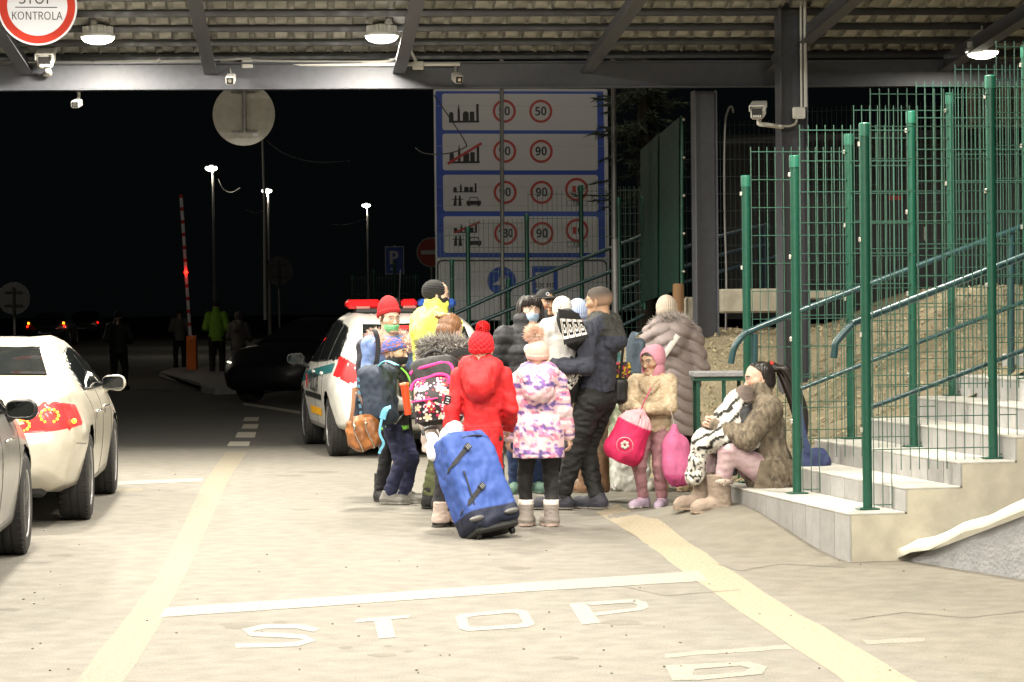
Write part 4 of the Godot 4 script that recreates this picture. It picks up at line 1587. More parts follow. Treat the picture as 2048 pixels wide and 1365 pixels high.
func sign_post(called: String, label: String, u: float, v: float, d: float, foot_v: float) -> Node3D:
	var t := thing(called, label, "road sign", at_depth(u, v, d))
	var mb := MB.new()
	mb.tube([Vector3(0, 0.3, -0.05), Vector3(0, at_depth(u, foot_v, d).y - t.position.y, -0.05)], 0.03, 8)
	obj("post", mb, M.galv, t)
	return t

func small_signs() -> void:
	var t := sign_post("parking_sign", "blue square parking sign with a white P in the dark", 789, 521, 55.0, 640)
	var s := 55.0 / LENS
	for q in [[38, 56, 0.0, M.sign_white], [35, 53, 0.008, M.sign_blue]]:
		var mb := MB.new()
		mb.box(Vector3(0, 0, q[2]), Vector3(q[0] * s, q[1] * s, 0.015), Basis(), 0.004)
		obj("plate", mb, q[3], t)
	var f := SystemFont.new()
	f.font_names = ["Droid Sans"]
	f.font_weight = 700
	words("lettering", "P", 0.27, M.sign_white, t, Transform3D(Basis(), Vector3(-0.02, 0.05, 0.018)), f)
	var ar := MB.new()
	ar.prism(PackedVector2Array([Vector2(-0.07, 0), Vector2(-0.03, 0.03), Vector2(-0.03, 0.01), Vector2(0.06, 0.01), Vector2(0.06, -0.01), Vector2(-0.03, -0.01), Vector2(-0.03, -0.03)]), 0.003, Transform3D(Basis(), Vector3(-0.02, -0.17, 0.02)))
	obj("arrow", ar, M.sign_white, t)
	t = sign_post("no_entry_sign", "dark red round no entry sign half hidden behind the board", 863, 505, 60.0, 640)
	var di := MB.new()
	di.disc(Vector3(0, 0, 0.0), Vector3.BACK, 0, 0.33, 36)
	obj("rim", di, M.sign_back, t)
	di = MB.new()
	di.disc(Vector3(0, 0, 0.005), Vector3.BACK, 0, 0.30, 36)
	obj("red_disc", di, M.sign_maroon, t)
	di = MB.new()
	di.box(Vector3(0, 0, 0.01), Vector3(0.46, 0.09, 0.006))
	obj("white_bar", di, M.sign_white, t)
	for q in [[557, 542, 70.0, "grey back of a round sign left of the police car", 680], [27, 597, 62.0, "dim back of a round sign at the left edge", 720]]:
		t = sign_post("round_sign", q[3], q[0], q[1], q[2], q[4])
		var pl := MB.new()
		pl.disc(Vector3(0, 0, 0), Vector3.BACK, 0, 0.37, 36)
		pl.disc(Vector3(0, 0, -0.01), Vector3.FORWARD, 0, 0.37, 36)
		obj("plate", pl, mat("dull_plate", lin(0.07, 0.072, 0.08), 0.7), t)
		var br := MB.new()
		br.box(Vector3(0, 0.14, 0.02), Vector3(0.4, 0.04, 0.02))
		br.box(Vector3(0, -0.16, 0.02), Vector3(0.4, 0.04, 0.02))
		br.box(Vector3(0, -0.1, 0.035), Vector3(0.05, 0.7, 0.03))
		obj("bracket", br, M.black, t)
	# dark fence behind the police car
	var fe := thing("far_fence", "dim green fence behind the parking sign", "fence")
	for k in 4:
		var p := at_depth(706 + k * 42, 640, 52.0)
		fence_post(fe, p, at_depth(0, [560, 548, 532, 560][k], 52.0).y - p.y, 0.03, false)
	var o := obj("wire_mesh", wire_panel(at_depth(706, 640, 52.0), Vector3.RIGHT, 1.25, 1.2, 2.1, 0.003, 0.056, 0.3), M.wire, fe)
	o.set_meta("kind", "stuff")

func barrier() -> void:
	var t := thing("barrier", "raised red and white barrier arm on an orange box", "barrier", at_depth(384, 745, 65.5))
	var s := 65.5 / LENS
	var bx := MB.new()
	bx.box(Vector3(0, 36 * s, 0), Vector3(20 * s, 74 * s, 0.26), Basis(), 0.015)
	obj("housing", bx, M.orange, t)
	var mark := MB.new()
	mark.box(Vector3(0.01, 62 * s, 0.132), Vector3(0.035, 0.035, 0.004))
	obj("badge", mark, M.black, t)
	var a := Vector3(-3 * s, 74 * s, 0)
	var b := Vector3(-18 * s, 356 * s, 0)
	var n := 11
	for k in n:
		var mb := MB.new()
		var p := a.lerp(b, k / float(n))
		var q := a.lerp(b, (k + (0.78 if k % 2 == 0 else 1.0)) / float(n))
		wire(mb, a.lerp(b, (k + (0.0 if k % 2 else 0.0)) / float(n)), a.lerp(b, (k + 0.72) / n), 0.036)
		obj("white_band", mb, M.sign_white, t)
		mb = MB.new()
		wire(mb, a.lerp(b, (k + 0.72) / n), a.lerp(b, (k + 1.0) / n), 0.036)
		obj("red_band", mb, M.sign_red, t)
	var gl := MB.new()
	gl.ball(Vector3(-9.5 * s, 200 * s, 0.05), Vector3.ONE * 0.045, Basis(), 8)
	obj("red_signal_light", gl, glow("red_signal", Color(1.0, 0.09, 0.05), 16.0), t)
	var l := OmniLight3D.new()
	l.name = "signal_light"
	t.add_child(l)
	l.position = Vector3(-9.5 * s, 200 * s, 0.14)
	l.light_color = Color(1, 0.1, 0.06)
	l.light_energy = 0.03
	l.light_size = 0.04
	l.shadow_enabled = true

# ---------------------------------------------------------------- people: heads, hands, bodies, clothes
var head_v := PackedVector3Array()
var head_n := PackedVector3Array()
var head_i := PackedInt32Array()
var head_k := PackedByteArray()
var hand_mb := {}

static func ell(p: Vector3, c: Vector3, r: Vector3) -> float:
	var q := (p - c) / r
	var l := q.length()
	return (l - 1.0) * minf(r.x, minf(r.y, r.z)) if l < 0.6 else l * (l - 1.0) / maxf((q / r).length(), 1e-5)

func make_head() -> void:
	# z towards the face, y up, origin between the ears; adult size in metres
	var f := Field.new(Vector3(-0.095, -0.17, -0.115), Vector3(0.095, 0.13, 0.135), 0.0046)
	var X := Vector3.RIGHT
	f.cone(Vector3(0, 0.035, -0.025), Vector3(0, 0.03, 0.012), 0.083, 0.08, 0.03, X, 0.90)
	f.cone(Vector3(0, 0.05, 0.03), Vector3(0, 0.02, 0.05), 0.055, 0.048, 0.03)
	f.cone(Vector3(0, -0.02, 0.03), Vector3(0, -0.075, 0.052), 0.06, 0.036, 0.03, X, 0.95)
	f.cone(Vector3(0.035, -0.06, 0.015), Vector3(0.012, -0.092, 0.066), 0.024, 0.02, 0.025)
	f.cone(Vector3(-0.035, -0.06, 0.015), Vector3(-0.012, -0.092, 0.066), 0.024, 0.02, 0.025)
	f.cone(Vector3(-0.008, -0.094, 0.074), Vector3(0.008, -0.094, 0.074), 0.017, 0.017, 0.015)
	for s in [-1.0, 1.0]:
		f.cone(Vector3(s * 0.04, -0.018, 0.062), Vector3(s * 0.052, -0.012, 0.04), 0.021, 0.022, 0.02)
		f.cone(Vector3(s * 0.014, 0.026, 0.088), Vector3(s * 0.043, 0.027, 0.07), 0.012, 0.012, 0.012)
		f.cone(Vector3(s * 0.032, 0.004, 0.108), Vector3(s * 0.034, 0.004, 0.108), 0.019, 0.019, 0.01, Vector3.ZERO, 1.0, true)
	f.cone(Vector3(0, 0.012, 0.086), Vector3(0, -0.028, 0.108), 0.0085, 0.0115, 0.01)
	for s in [-1.0, 1.0]:
		f.cone(Vector3(s * 0.011, -0.032, 0.097), Vector3(s * 0.004, -0.03, 0.105), 0.008, 0.008, 0.006)
		f.cone(Vector3(s * 0.032, 0.004, 0.0785), Vector3(s * 0.0325, 0.004, 0.0785), 0.0135, 0.0135, 0.003)
		f.cone(Vector3(s * 0.078, 0.018, -0.012), Vector3(s * 0.073, -0.028, -0.004), 0.017, 0.011, 0.006, X, 0.45)
	f.cone(Vector3(-0.016, -0.058, 0.086), Vector3(0.016, -0.058, 0.086), 0.0075, 0.0075, 0.006)
	f.cone(Vector3(-0.014, -0.068, 0.085), Vector3(0.014, -0.068, 0.085), 0.008, 0.008, 0.006)
	f.cone(Vector3(0, -0.05, -0.03), Vector3(0, -0.16, -0.045), 0.05, 0.055, 0.03)
	var mb := MB.new()
	f.emit(mb, Color.WHITE)
	head_v = mb.v
	head_n = mb.n
	head_i = mb.i
	head_k.resize(head_v.size())
	for k in head_v.size():
		var p := head_v[k]
		var t := 0
		var ax := absf(p.x)
		var e := Vector2(ax - 0.0322, p.y - 0.004)
		if p.z > 0.07 and Vector2(e.x * 0.75, e.y * 1.35).length() < 0.0098:
			t = 4 if Vector2(e.x, e.y).length() < 0.0062 else 3
		elif p.z > 0.07 and Vector2(e.x * 0.7, (e.y - 0.003) * 1.2).length() < 0.0135:
			t = 5
		elif p.z > 0.05 and ax > 0.011 and ax < 0.05 and absf(p.y - 0.031 + (ax - 0.03) * (ax - 0.03) * 8.0) < 0.0052:
			t = 2
		elif p.z > 0.078 and ax < 0.024 - 0.0 and p.y < -0.0525 and p.y > -0.0745 and absf(p.y + 0.0632) < 0.0112 - ax * ax * 12.0:
			t = 1
		elif p.z > 0.03 and Vector2(ax - 0.042, p.y + 0.03).length() < 0.022:
			t = 6
		head_k[k] = t

func add_head(mb: MB, xf: Transform3D, skin: Color, brow := Color(0.03, 0.02, 0.015)) -> void:
	var s := mb.v.size()
	var cols := [skin, Color(skin.r * 0.86, skin.g * 0.6, skin.b * 0.58), brow, Color(0.62, 0.6, 0.57), Color(0.025, 0.018, 0.012), Color(skin.r * 0.68, skin.g * 0.58, skin.b * 0.55), Color(skin.r * 1.05, skin.g * 0.86, skin.b * 0.84)]
	for k in head_v.size():
		mb.v.append(xf * head_v[k])
		mb.n.append((xf.basis * head_n[k]).normalized())
		mb.c.append(cols[head_k[k]])
		mb.uv.append(Vector2.ZERO)
	for k in head_i:
		mb.i.append(s + k)

func make_hands() -> void:
	# fingers along -y, palm towards +z, thumb at +x (a left hand held with the palm forward); mirrored for the right one
	for kind in ["soft", "grip"]:
		var a: Array = [0.35, 0.95, 1.4] if kind == "soft" else [0.9, 2.2, 3.0]
		var f := Field.new(Vector3(-0.06, -0.2, -0.045), Vector3(0.075, 0.035, 0.075), 0.0042)
		var Z := Vector3(0, 0, 1)
		f.cone(Vector3(0, 0.03, 0), Vector3(0, -0.02, 0), 0.024, 0.027, 0.012, Z, 0.75)
		f.cone(Vector3(-0.018, -0.03, 0), Vector3(-0.024, -0.08, 0), 0.022, 0.018, 0.015, Z, 0.7)
		f.cone(Vector3(0.016, -0.03, 0), Vector3(0.022, -0.082, 0), 0.023, 0.018, 0.015, Z, 0.7)
		var lens := [[-0.033, 0.030, 0.02, 0.016, 0.0068], [-0.012, 0.038, 0.025, 0.019, 0.0078], [0.010, 0.042, 0.027, 0.02, 0.008], [0.031, 0.038, 0.024, 0.019, 0.0078]]
		for q in 4:
			var p := Vector3(lens[q][0], -0.078 if q > 0 else -0.07, 0.0)
			for b in 3:
				var ang: float = a[b] + 0.1 * q * (0.3 if kind == "soft" else 0.0)
				var e: Vector3 = p + Vector3(0, -cos(ang), sin(ang)) * lens[q][b + 1]
				f.cone(p, e, lens[q][4] * (1.08 - 0.08 * b), lens[q][4] * (1.0 - 0.1 * b), 0.0045)
				p = e
		f.cone(Vector3(0.026, -0.025, 0.004), Vector3(0.048, -0.056, 0.018), 0.0135, 0.0105, 0.01)
		f.cone(Vector3(0.048, -0.056, 0.018), Vector3(0.047 if kind == "soft" else 0.03, -0.085, 0.034), 0.0095, 0.0075, 0.004)
		var mb := MB.new()
		f.emit(mb, Color.WHITE)
		hand_mb[kind] = mb

func add_hand(mb: MB, kind: String, left: bool, xf: Transform3D, skin: Color) -> void:
	var src: MB = hand_mb[kind]
	var s := mb.v.size()
	var fl := Vector3(1 if left else -1, 1, 1)
	for k in src.v.size():
		mb.v.append(xf * (src.v[k] * fl))
		mb.n.append((xf.basis * (src.n[k] * fl)).normalized())
		mb.c.append(skin)
		mb.uv.append(Vector2.ZERO)
	for k in range(0, src.i.size(), 3):
		if left:
			mb.i.append_array([s + src.i[k], s + src.i[k + 1], s + src.i[k + 2]])
		else:
			mb.i.append_array([s + src.i[k], s + src.i[k + 2], s + src.i[k + 1]])

func bend(a: Vector3, t: Vector3, l1: float, l2: float, hint: Vector3) -> Array:   # [middle joint, reached end]
	var d := t - a
	var l := clampf(d.length(), absf(l1 - l2) + 0.005, (l1 + l2) * 0.999)
	d = d.normalized()
	var x := (l1 * l1 - l2 * l2 + l * l) / (2.0 * l)
	var h := sqrt(maxf(l1 * l1 - x * x, 0.0))
	var side := (hint - d * hint.dot(d)).normalized()
	return [a + d * x + side * h, a + d * l]

# joints of a figure: y up, z ahead, x to its left
func pose(h: float, o := {}) -> Dictionary:
	var J := {"h": h, "hs": o.get("hs", 0.97)}
	var lean: float = o.get("lean", 0.03)
	var sway: float = o.get("sway", 0.0)
	var sd := Vector3(sway, cos(lean), sin(lean)).normalized()
	var pel: Vector3 = o.get("pel", Vector3(0, 0.52 * h, 0))
	J.pel = pel
	J.sd = sd
	var sp: float = o.get("sp", 0.975) * h
	J.wai = pel + sd * (0.1 * sp)
	J.che = pel + sd * (0.21 * sp)
	J.nec = pel + sd * (0.31 * sp)
	var neck_l: float = 0.48 * h - 0.31 * sp - 0.118 * J.hs
	J.hd = J.nec + (sd * 0.5 + Vector3(0, 0.5, 0) + o.get("head_shift", Vector3.ZERO)) * neck_l
	J.hb = Basis(Vector3.UP, o.get("hyaw", 0.0)) * Basis(Vector3.RIGHT, o.get("hpitch", 0.0)) * Basis(Vector3.BACK, o.get("hroll", 0.0))
	J.hx = Transform3D(J.hb.scaled(Vector3.ONE * J.hs), J.hd)
	var sw: float = o.get("shw", 0.105) * h
	for s in [1, -1]:
		var k: String = "L" if s == 1 else "R"
		var hip := pel + Vector3(s * 0.05 * h, -0.02 * h, 0)
		var foot: Vector3 = o.get("foot" + k, Vector3(s * 0.055 * h, 0, -0.01))
		var an := foot + Vector3(0, o.get("heel", 0.045 * h), 0)
		var r := bend(hip, an, 0.245 * h, 0.235 * h, o.get("knee" + k, Vector3(s * 0.15, 0, 1)))
		J["hip" + k] = hip
		J["kne" + k] = r[0]
		J["ank" + k] = r[1]
		J["toe" + k] = Basis(Vector3.UP, o.get("turn" + k, s * 0.18))
		J["pit" + k] = o.get("pitch" + k, 0.0)
		var sho := pel + sd * (0.288 * sp) + Vector3(s * sw, 0, 0)
		var hand: Vector3 = o.get("hand" + k, sho + Vector3(s * 0.045 * h, -0.295 * h, 0.05 * h))
		var q := bend(sho, hand, 0.165 * h, 0.15 * h, o.get("elb" + k, Vector3(s * 0.5, -0.3, -1)))
		J["sho" + k] = sho
		J["elb" + k] = q[0]
		J["wri" + k] = q[1]
	return J

func bounds(J: Dictionary, keys: Array, m: float) -> Array:
	var lo: Vector3 = J[keys[0]]
	var hi := lo
	for k in keys:
		lo = lo.min(J[k])
		hi = hi.max(J[k])
	return [lo - Vector3.ONE * m, hi + Vector3.ONE * m]

const ALL := ["pel", "che", "nec", "hd", "hipL", "hipR", "kneL", "kneR", "ankL", "ankR", "shoL", "shoR", "elbL", "elbR", "wriL", "wriR"]
const TOP := ["pel", "che", "nec", "shoL", "shoR", "elbL", "elbR", "wriL", "wriR"]
const LOW := ["pel", "hipL", "hipR", "kneL", "kneR", "ankL", "ankR"]

func body(root: Node3D, J: Dictionary, skin: Color, o := {}) -> void:
	var h: float = J.h
	var b := bounds(J, ALL, 0.13)
	var f := Field.new(b[0], b[1], 0.024)
	var Z := Vector3(0, 0, 1)
	f.cone(J.pel, J.wai, 0.08 * h, 0.07 * h, 0.03, Z, 0.75)
	f.cone(J.wai, J.che, 0.07 * h, 0.08 * h, 0.03, Z, 0.75)
	f.cone(J.shoL, J.shoR, 0.03 * h, 0.03 * h, 0.04)
	f.cone(J.nec, J.hd, 0.032 * h, 0.03 * h, 0.02)
	for k in ["L", "R"]:
		f.cone(J["hip" + k], J["kne" + k], 0.048 * h, 0.03 * h, 0.03)
		f.cone(J["kne" + k], J["ank" + k], 0.03 * h, 0.02 * h, 0.02)
		f.cone(J["sho" + k], J["elb" + k], 0.026 * h, 0.021 * h, 0.02)
		f.cone(J["elb" + k], J["wri" + k], 0.021 * h, 0.014 * h, 0.02)
	var mb := MB.new()
	f.emit(mb, skin)
	if o.get("face", true):
		add_head(mb, J.hx, skin, o.get("brow", Color(0.03, 0.02, 0.015)))
	for s in [1, -1]:
		var k: String = "L" if s == 1 else "R"
		if not o.get("hand" + k, true): continue
		var y: Vector3 = (J["elb" + k] - J["wri" + k]).normalized()
		var palm: Vector3 = o.get("palm" + k, Vector3(-s, 0, 0.35))
		var z := (palm - y * palm.dot(y)).normalized()
		var x := y.cross(z)
		var sc: float = J.h / 1.75 * 0.5 + J.hs * 0.5
		add_hand(mb, o.get("grip" + k, "soft"), s == 1, Transform3D(Basis(x, y, z).scaled(Vector3.ONE * sc), J["wri" + k] + y * 0.01), skin)
	obj("body", mb, M.skin, root)

func trousers(root: Node3D, J: Dictionary, col, o := {}) -> void:
	var h: float = J.h
	var w: float = o.get("loose", 1.0)
	var b := bounds(J, LOW, 0.18)
	var f := Field.new(b[0], b[1], o.get("cell", 0.0145))
	f.cone(J.hipL, J.hipR, 0.062 * h * w, 0.062 * h * w, 0.04, Vector3(0, 0, 1), 1.0)
	f.cone(J.pel, J.wai, 0.085 * h, 0.08 * h, 0.03, Vector3(0, 0, 1), 0.78)
	for k in ["L", "R"]:
		var cuff: Vector3 = J["ank" + k].lerp(J["kne" + k], o.get("cuff", 0.02))
		f.cone(J["hip" + k], J["kne" + k], 0.062 * h * w, o.get("knee", 0.043) * h * w, 0.03)
		f.cone(J["kne" + k], cuff, o.get("knee", 0.043) * h * w, o.get("ankle", 0.034) * h * w, 0.02)
	f.folds(crease_noise, o.get("fold", 0.010) * 0.8, Vector3(5, 11, 5), h * 13.0)
	var mb := MB.new()
	f.emit(mb, col)
	obj("trousers", mb, o.get("mat", M.cloth), root)

func shoes(root: Node3D, J: Dictionary, col: Color, o := {}) -> void:
	var h: float = J.h
	for k in ["L", "R"]:
		var b: Basis = J["toe" + k] * Basis(Vector3.RIGHT, J["pit" + k])
		var an: Vector3 = J["ank" + k]
		var len: float = o.get("len", 0.155) * h
		var r: float = o.get("r", 0.027) * h
		var ground: float = an.y - o.get("heel", 0.045 * h)
		var shaft: float = o.get("shaft", 0.05) * h
		var f := Field.new(Vector3(-0.09, -0.01, -0.12), Vector3(0.09, 0.06 * h + shaft + 0.05, len + 0.06), 0.009)
		var t := o.get("thick", 1.0) as float
		f.cone(Vector3(0, r * 0.95, -0.022 * h), Vector3(0, r * 0.85, len * 0.62), r * 1.05, r * 1.0, 0.015)
		f.cone(Vector3(0, r * 0.85, len * 0.55), Vector3(0, r * 0.6, len * 0.68), r * 1.12, r * 0.9, 0.015)
		f.cone(Vector3(0, r, -0.012 * h), Vector3(0, 0.045 * h + shaft, 0.0), r * 1.1 * t, r * 1.15 * t, 0.03)
		f.cone(Vector3(0, 0.05 * h, 0.0), Vector3(0, r * 0.8, len * 0.5), r * 0.85, r * 0.7, 0.03)
		f.cone(Vector3(0, 0.002, -0.02 * h), Vector3(0, 0.002, len * 0.64), r * 1.18, r * 1.15, 0.006, Vector3.UP, 0.35)
		f.cut(Vector3(0, 0.002, 0), Vector3.DOWN)
		f.cut(Vector3(0, 0.045 * h + shaft, 0), Vector3.UP)
		f.folds(fold_noise, 0.004, Vector3(20, 30, 20), h * 5.0)
		var sole: Color = o.get("sole", col * 0.6)
		var trim: Color = o.get("trim", col)
		var top := 0.045 * h + shaft - 0.03
		var mb := MB.new()
		var lace: Color = o.get("lace", col)
		f.emit(mb, func(p: Vector3, _n: Vector3) -> Color:
			if p.y < o.get("sole_h", 0.016): return sole
			if p.y > top: return trim
			if absf(p.x) < r * 0.55 and p.z > len * 0.08 and p.z < len * 0.5 and fposmod(p.z * 60.0, 1.0) < 0.5: return lace
			return col)
		var m2 := MB.new()
		m2.add(mb, Transform3D(b, Vector3(an.x, ground, an.z)))
		obj("shoe", m2, o.get("mat", M.sole), root)

# a jacket or coat: chest, hem and two sleeves in one skin
func jacket(root: Node3D, J: Dictionary, col, o := {}) -> void:
	var h: float = J.h
	var w: float = o.get("loose", 1.0)
	var hem: float = o.get("hem", J.pel.y - 0.04 * h)
	var b := bounds(J, TOP, 0.2)
	b[0].y = minf(b[0].y, hem - 0.05)
	b[0].z = minf(b[0].z, J.pel.z - 0.16 * h) - 0.06 * h * o.get("hood", 0.0)
	b[1].z = maxf(b[1].z, J.pel.z + 0.16 * h)
	var f := Field.new(b[0], b[1], o.get("cell", 0.0145))
	var Z := Vector3(0, 0, 1)
	var fl: float = o.get("flat", 0.78)
	var girth: float = o.get("girth", 1.0)
	f.cone(J.pel, J.wai, o.get("hip", 0.098) * h * girth, o.get("waist", 0.09) * h * girth, 0.04, Z, fl)
	f.cone(J.wai, J.che, o.get("waist", 0.09) * h * girth, 0.098 * h * girth, 0.04, Z, fl)
	f.cone(J.che, J.nec - J.sd * (0.03 * h), 0.098 * h * girth, 0.06 * h, 0.04, Z, fl)
	if hem < J.pel.y:
		var q: Vector3 = Vector3(J.pel.x, hem - 0.05, J.pel.z) + o.get("hem_shift", Vector3.ZERO)
		f.cone(J.pel, q, o.get("hip", 0.098) * h * girth, o.get("flare", 0.105) * h * girth, 0.03, Z, fl)
	f.cone(J.shoL, J.shoR, 0.046 * h * w, 0.046 * h * w, 0.05)
	if o.get("cut", true):
		f.cut(Vector3(0, hem, 0), Vector3.DOWN)
	for k in ["L", "R"]:
		var cuff: Vector3 = J["wri" + k].lerp(J["elb" + k], 0.05)
		f.cone(J["sho" + k], J["elb" + k], 0.047 * h * w, 0.042 * h * w, 0.035)
		f.cone(J["elb" + k], cuff, 0.042 * h * w, o.get("cuff", 0.033) * h * w, 0.02)
	if o.get("collar", 0.05) > 0.0:
		f.cone(J.nec - J.sd * (0.02 * h), J.nec + J.sd * (o.get("collar", 0.05) * h), 0.062 * h, 0.055 * h, 0.03)
	var hood: float = o.get("hood", 0.0)
	if hood > 0.0:
		var c: Vector3 = J.nec + Vector3(0, -0.012 * h, -0.055 * h)
		f.cone(c + Vector3(0.05 * h, 0.03 * h, 0.02 * h), c + Vector3(0, -0.04 * h, -0.015 * h) * hood, 0.05 * h * hood, 0.055 * h * hood, 0.03)
		f.cone(c + Vector3(-0.05 * h, 0.03 * h, 0.02 * h), c + Vector3(0, -0.04 * h, -0.015 * h) * hood, 0.05 * h * hood, 0.055 * h * hood, 0.03)
	if o.has("quilt"):
		var sp: float = o.quilt
		var chev: float = o.get("chevron", 0.0)
		var amp: float = o.get("puff", 0.008)
		f.warp(func(p: Vector3) -> float:
			var t := absf(sin(PI * (p.y + chev * absf(p.x) + 0.004 * sin(p.x * 40.0)) / sp))
			return amp * (0.6 - pow(t, 0.7)))
	f.folds(crease_noise, o.get("fold", 0.011) * 0.8, o.get("fold_scale", Vector3(7, 5, 7)), h * 7.0)
	if o.has("fuzz"):
		f.folds(fold_noise, o.fuzz, Vector3(42, 42, 42), 3.0)
	var mb := MB.new()
	f.emit(mb, col)
	obj(o.get("name", "jacket"), mb, o.get("mat", M.puffer), root)

# a shape round the head, given as a distance in head space
func head_wear(root: Node3D, called: String, J: Dictionary, fn: Callable, lo: Vector3, hi: Vector3, cell: float, col, m: Material) -> MeshInstance3D:
	var f := Field.new(lo, hi, cell)
	f.set_all(fn)
	var mb := MB.new()
	f.emit(mb, col)
	var m2 := MB.new()
	m2.add(mb, J.hx)
	return obj(called, m2, m, root)

func beanie(root: Node3D, J: Dictionary, col, o := {}) -> void:
	var tall: float = o.get("tall", 0.0)
	var rib: float = o.get("rib", 0.0022)
	var brim: float = o.get("brim", 0.03)
	var tilt: float = o.get("tilt", 0.28)
	var cable: float = o.get("cable", 0.0)
	var fn := func(p: Vector3) -> float:
		var d := ell(p, Vector3(0, 0.032 + tall * 0.4, -0.014), Vector3(0.0905, 0.096 + tall * 0.6, 0.108))
		var below := (brim + p.z * tilt) - p.y
		var a := atan2(p.x, p.z + 0.014)
		d += rib * cos(a * 34.0) * clampf((0.13 + tall - p.y) * 12.0, 0.0, 1.0)
		if cable > 0.0: d += cable * sin(a * 14.0) * sin(p.y * 160.0 + a * 3.0)
		if below > -0.038: d -= 0.006 * smoothstep(-0.040, -0.034, below)
		return maxf(d, below)
	head_wear(root, "hat", J, fn, Vector3(-0.11, -0.06, -0.135), Vector3(0.11, 0.15 + tall, 0.115), 0.0062, col, o.get("mat", M.knit))

func mask(root: Node3D, J: Dictionary, col: Color, o := {}) -> void:
	var top: float = o.get("top", -0.012)
	var low: float = o.get("low", -0.105)
	var fn := func(p: Vector3) -> float:
		var d := ell(p, Vector3(0, -0.048, 0.03), Vector3(0.069, 0.072, 0.085))
		d = minf(d, ell(p, Vector3(0, -0.04, 0.085), Vector3(0.028, 0.05, 0.034)))
		d += 0.0012 * sin(p.y * 420.0)
		return maxf(maxf(d, p.y - top - 0.05 * (0.10 - p.z)), maxf(low - p.y, 0.028 - p.z))
	var mi := head_wear(root, "face_mask", J, fn, Vector3(-0.085, -0.14, 0.015), Vector3(0.085, 0.03, 0.13), 0.0055, col, M.cloth)
	var st := MB.new()
	for s in [-1, 1]:
		for y in [-0.025, -0.075]:
			st.tube([J.hx * Vector3(s * 0.066, y, 0.035), J.hx * Vector3(s * 0.078, -0.01 + (y + 0.05) * 0.5, 0.0)], 0.0016, 5)
	st.col = col
	for k in st.c.size(): st.c[k] = col
	obj("ear_loop", st, M.cloth, mi)

func spike(mb: MB, p: Vector3, d: Vector3, w: float) -> void:
	var s := d.cross(Vector3(0.3, 0.9, 0.2)).normalized() * w
	var t := d.cross(s).normalized() * w
	mb.poly([p - s * 0.8 - t * 0.5, p + s * 0.8 - t * 0.5, p + d])
	mb.poly([p + s * 0.8 - t * 0.5, p + t, p + d])
	mb.poly([p + t, p - s * 0.8 - t * 0.5, p + d])

# fur along a line of points: tufts stand out from it
func fur(root: Node3D, called: String, pts: Array, r: float, len: float, n: int, c1: Color, c2: Color) -> MeshInstance3D:
	var mb := MB.new()
	mb.col = c1.lerp(c2, 0.3)
	var path := smooth(pts, 4)
	if path.size() > 1:
		mb.tube(path, r * 0.8, 9)
	else:
		mb.ball(path[0], Vector3.ONE * r * 0.85, Basis(), 10)
	for k in n:
		var t := rng.randf() * (path.size() - 1)
		var q := mini(int(t), maxi(path.size() - 2, 0))
		var c: Vector3 = path[q].lerp(path[mini(q + 1, path.size() - 1)], t - q)
		var d := Vector3(rng.randfn(), rng.randfn(), rng.randfn()).normalized()
		var bent := (d + Vector3(rng.randfn(), rng.randfn() - 0.4, rng.randfn()) * 0.35).normalized()
		mb.col = c1.lerp(c2, clampf(0.5 + 0.6 * blot_noise.get_noise_3d(c.x * 26.0 + d.x * 3.0, c.y * 26.0 + d.y * 3.0, c.z * 26.0) + rng.randf_range(-0.25, 0.25), 0, 1))
		spike(mb, c + d * r * 0.75, bent * len * rng.randf_range(0.6, 1.3), len * 0.09)
	return obj(called, mb, M.fur, root)

func strand_hair(root: Node3D, called: String, lines: Array, r: float, n: int, spread: float, col: Color) -> MeshInstance3D:
	var mb := MB.new()
	for k in n:
		var l: Array = lines[k % lines.size()]
		var off := Vector3(rng.randfn(), rng.randfn() * 0.3, rng.randfn()) * spread
		var pts := []
		for q in l.size():
			pts.append(l[q] + off * (0.35 + 0.65 * q / (l.size() - 1.0)) + Vector3(rng.randfn(), 0, rng.randfn()) * spread * 0.15)
		var sh := rng.randf_range(0.6, 1.4)
		mb.col = Color(col.r * sh, col.g * sh, col.b * sh)
		var path := smooth(pts, 4)
		var rads := []
		for q in path.size():
			rads.append(r * (1.0 - 0.7 * pow(float(q) / path.size(), 2.0)))
		mb.tube(path, rads, 5, false)
	return obj(called, mb, M.hair, root)

func person(label: String, at: Vector3, yaw_deg: float) -> Node3D:
	return thing("person", label, "person", at, deg_to_rad(yaw_deg))

func blotch(base: Color, other: Color, freq: float, cut: float, off := 0.0, soft := 0.08) -> Callable:
	return func(p: Vector3, _n: Vector3) -> Color:
		return base.lerp(other, smoothstep(cut - soft, cut + soft, blot_noise.get_noise_3d(p.x * freq + off, p.y * freq * 1.4, p.z * freq)))

# ---------------------------------------------------------------- the people of the photograph
func seg_d(p: Vector3, a: Vector3, b: Vector3) -> float:
	return p.distance_to(Geometry3D.get_closest_point_to_segment(p, a, b))

func on_arm(J: Dictionary, p: Vector3) -> bool:
	for k in ["L", "R"]:
		if seg_d(p, J["sho" + k] + (J["elb" + k] - J["sho" + k]) * 0.25, J["elb" + k]) < 0.058 * J.h or seg_d(p, J["elb" + k], J["wri" + k]) < 0.055 * J.h:
			return true
	return false

func tall(top_v: float, at: Vector3, foot_v: float) -> float:     # height of someone standing there
	return (foot_v - top_v) / LENS * -at.z

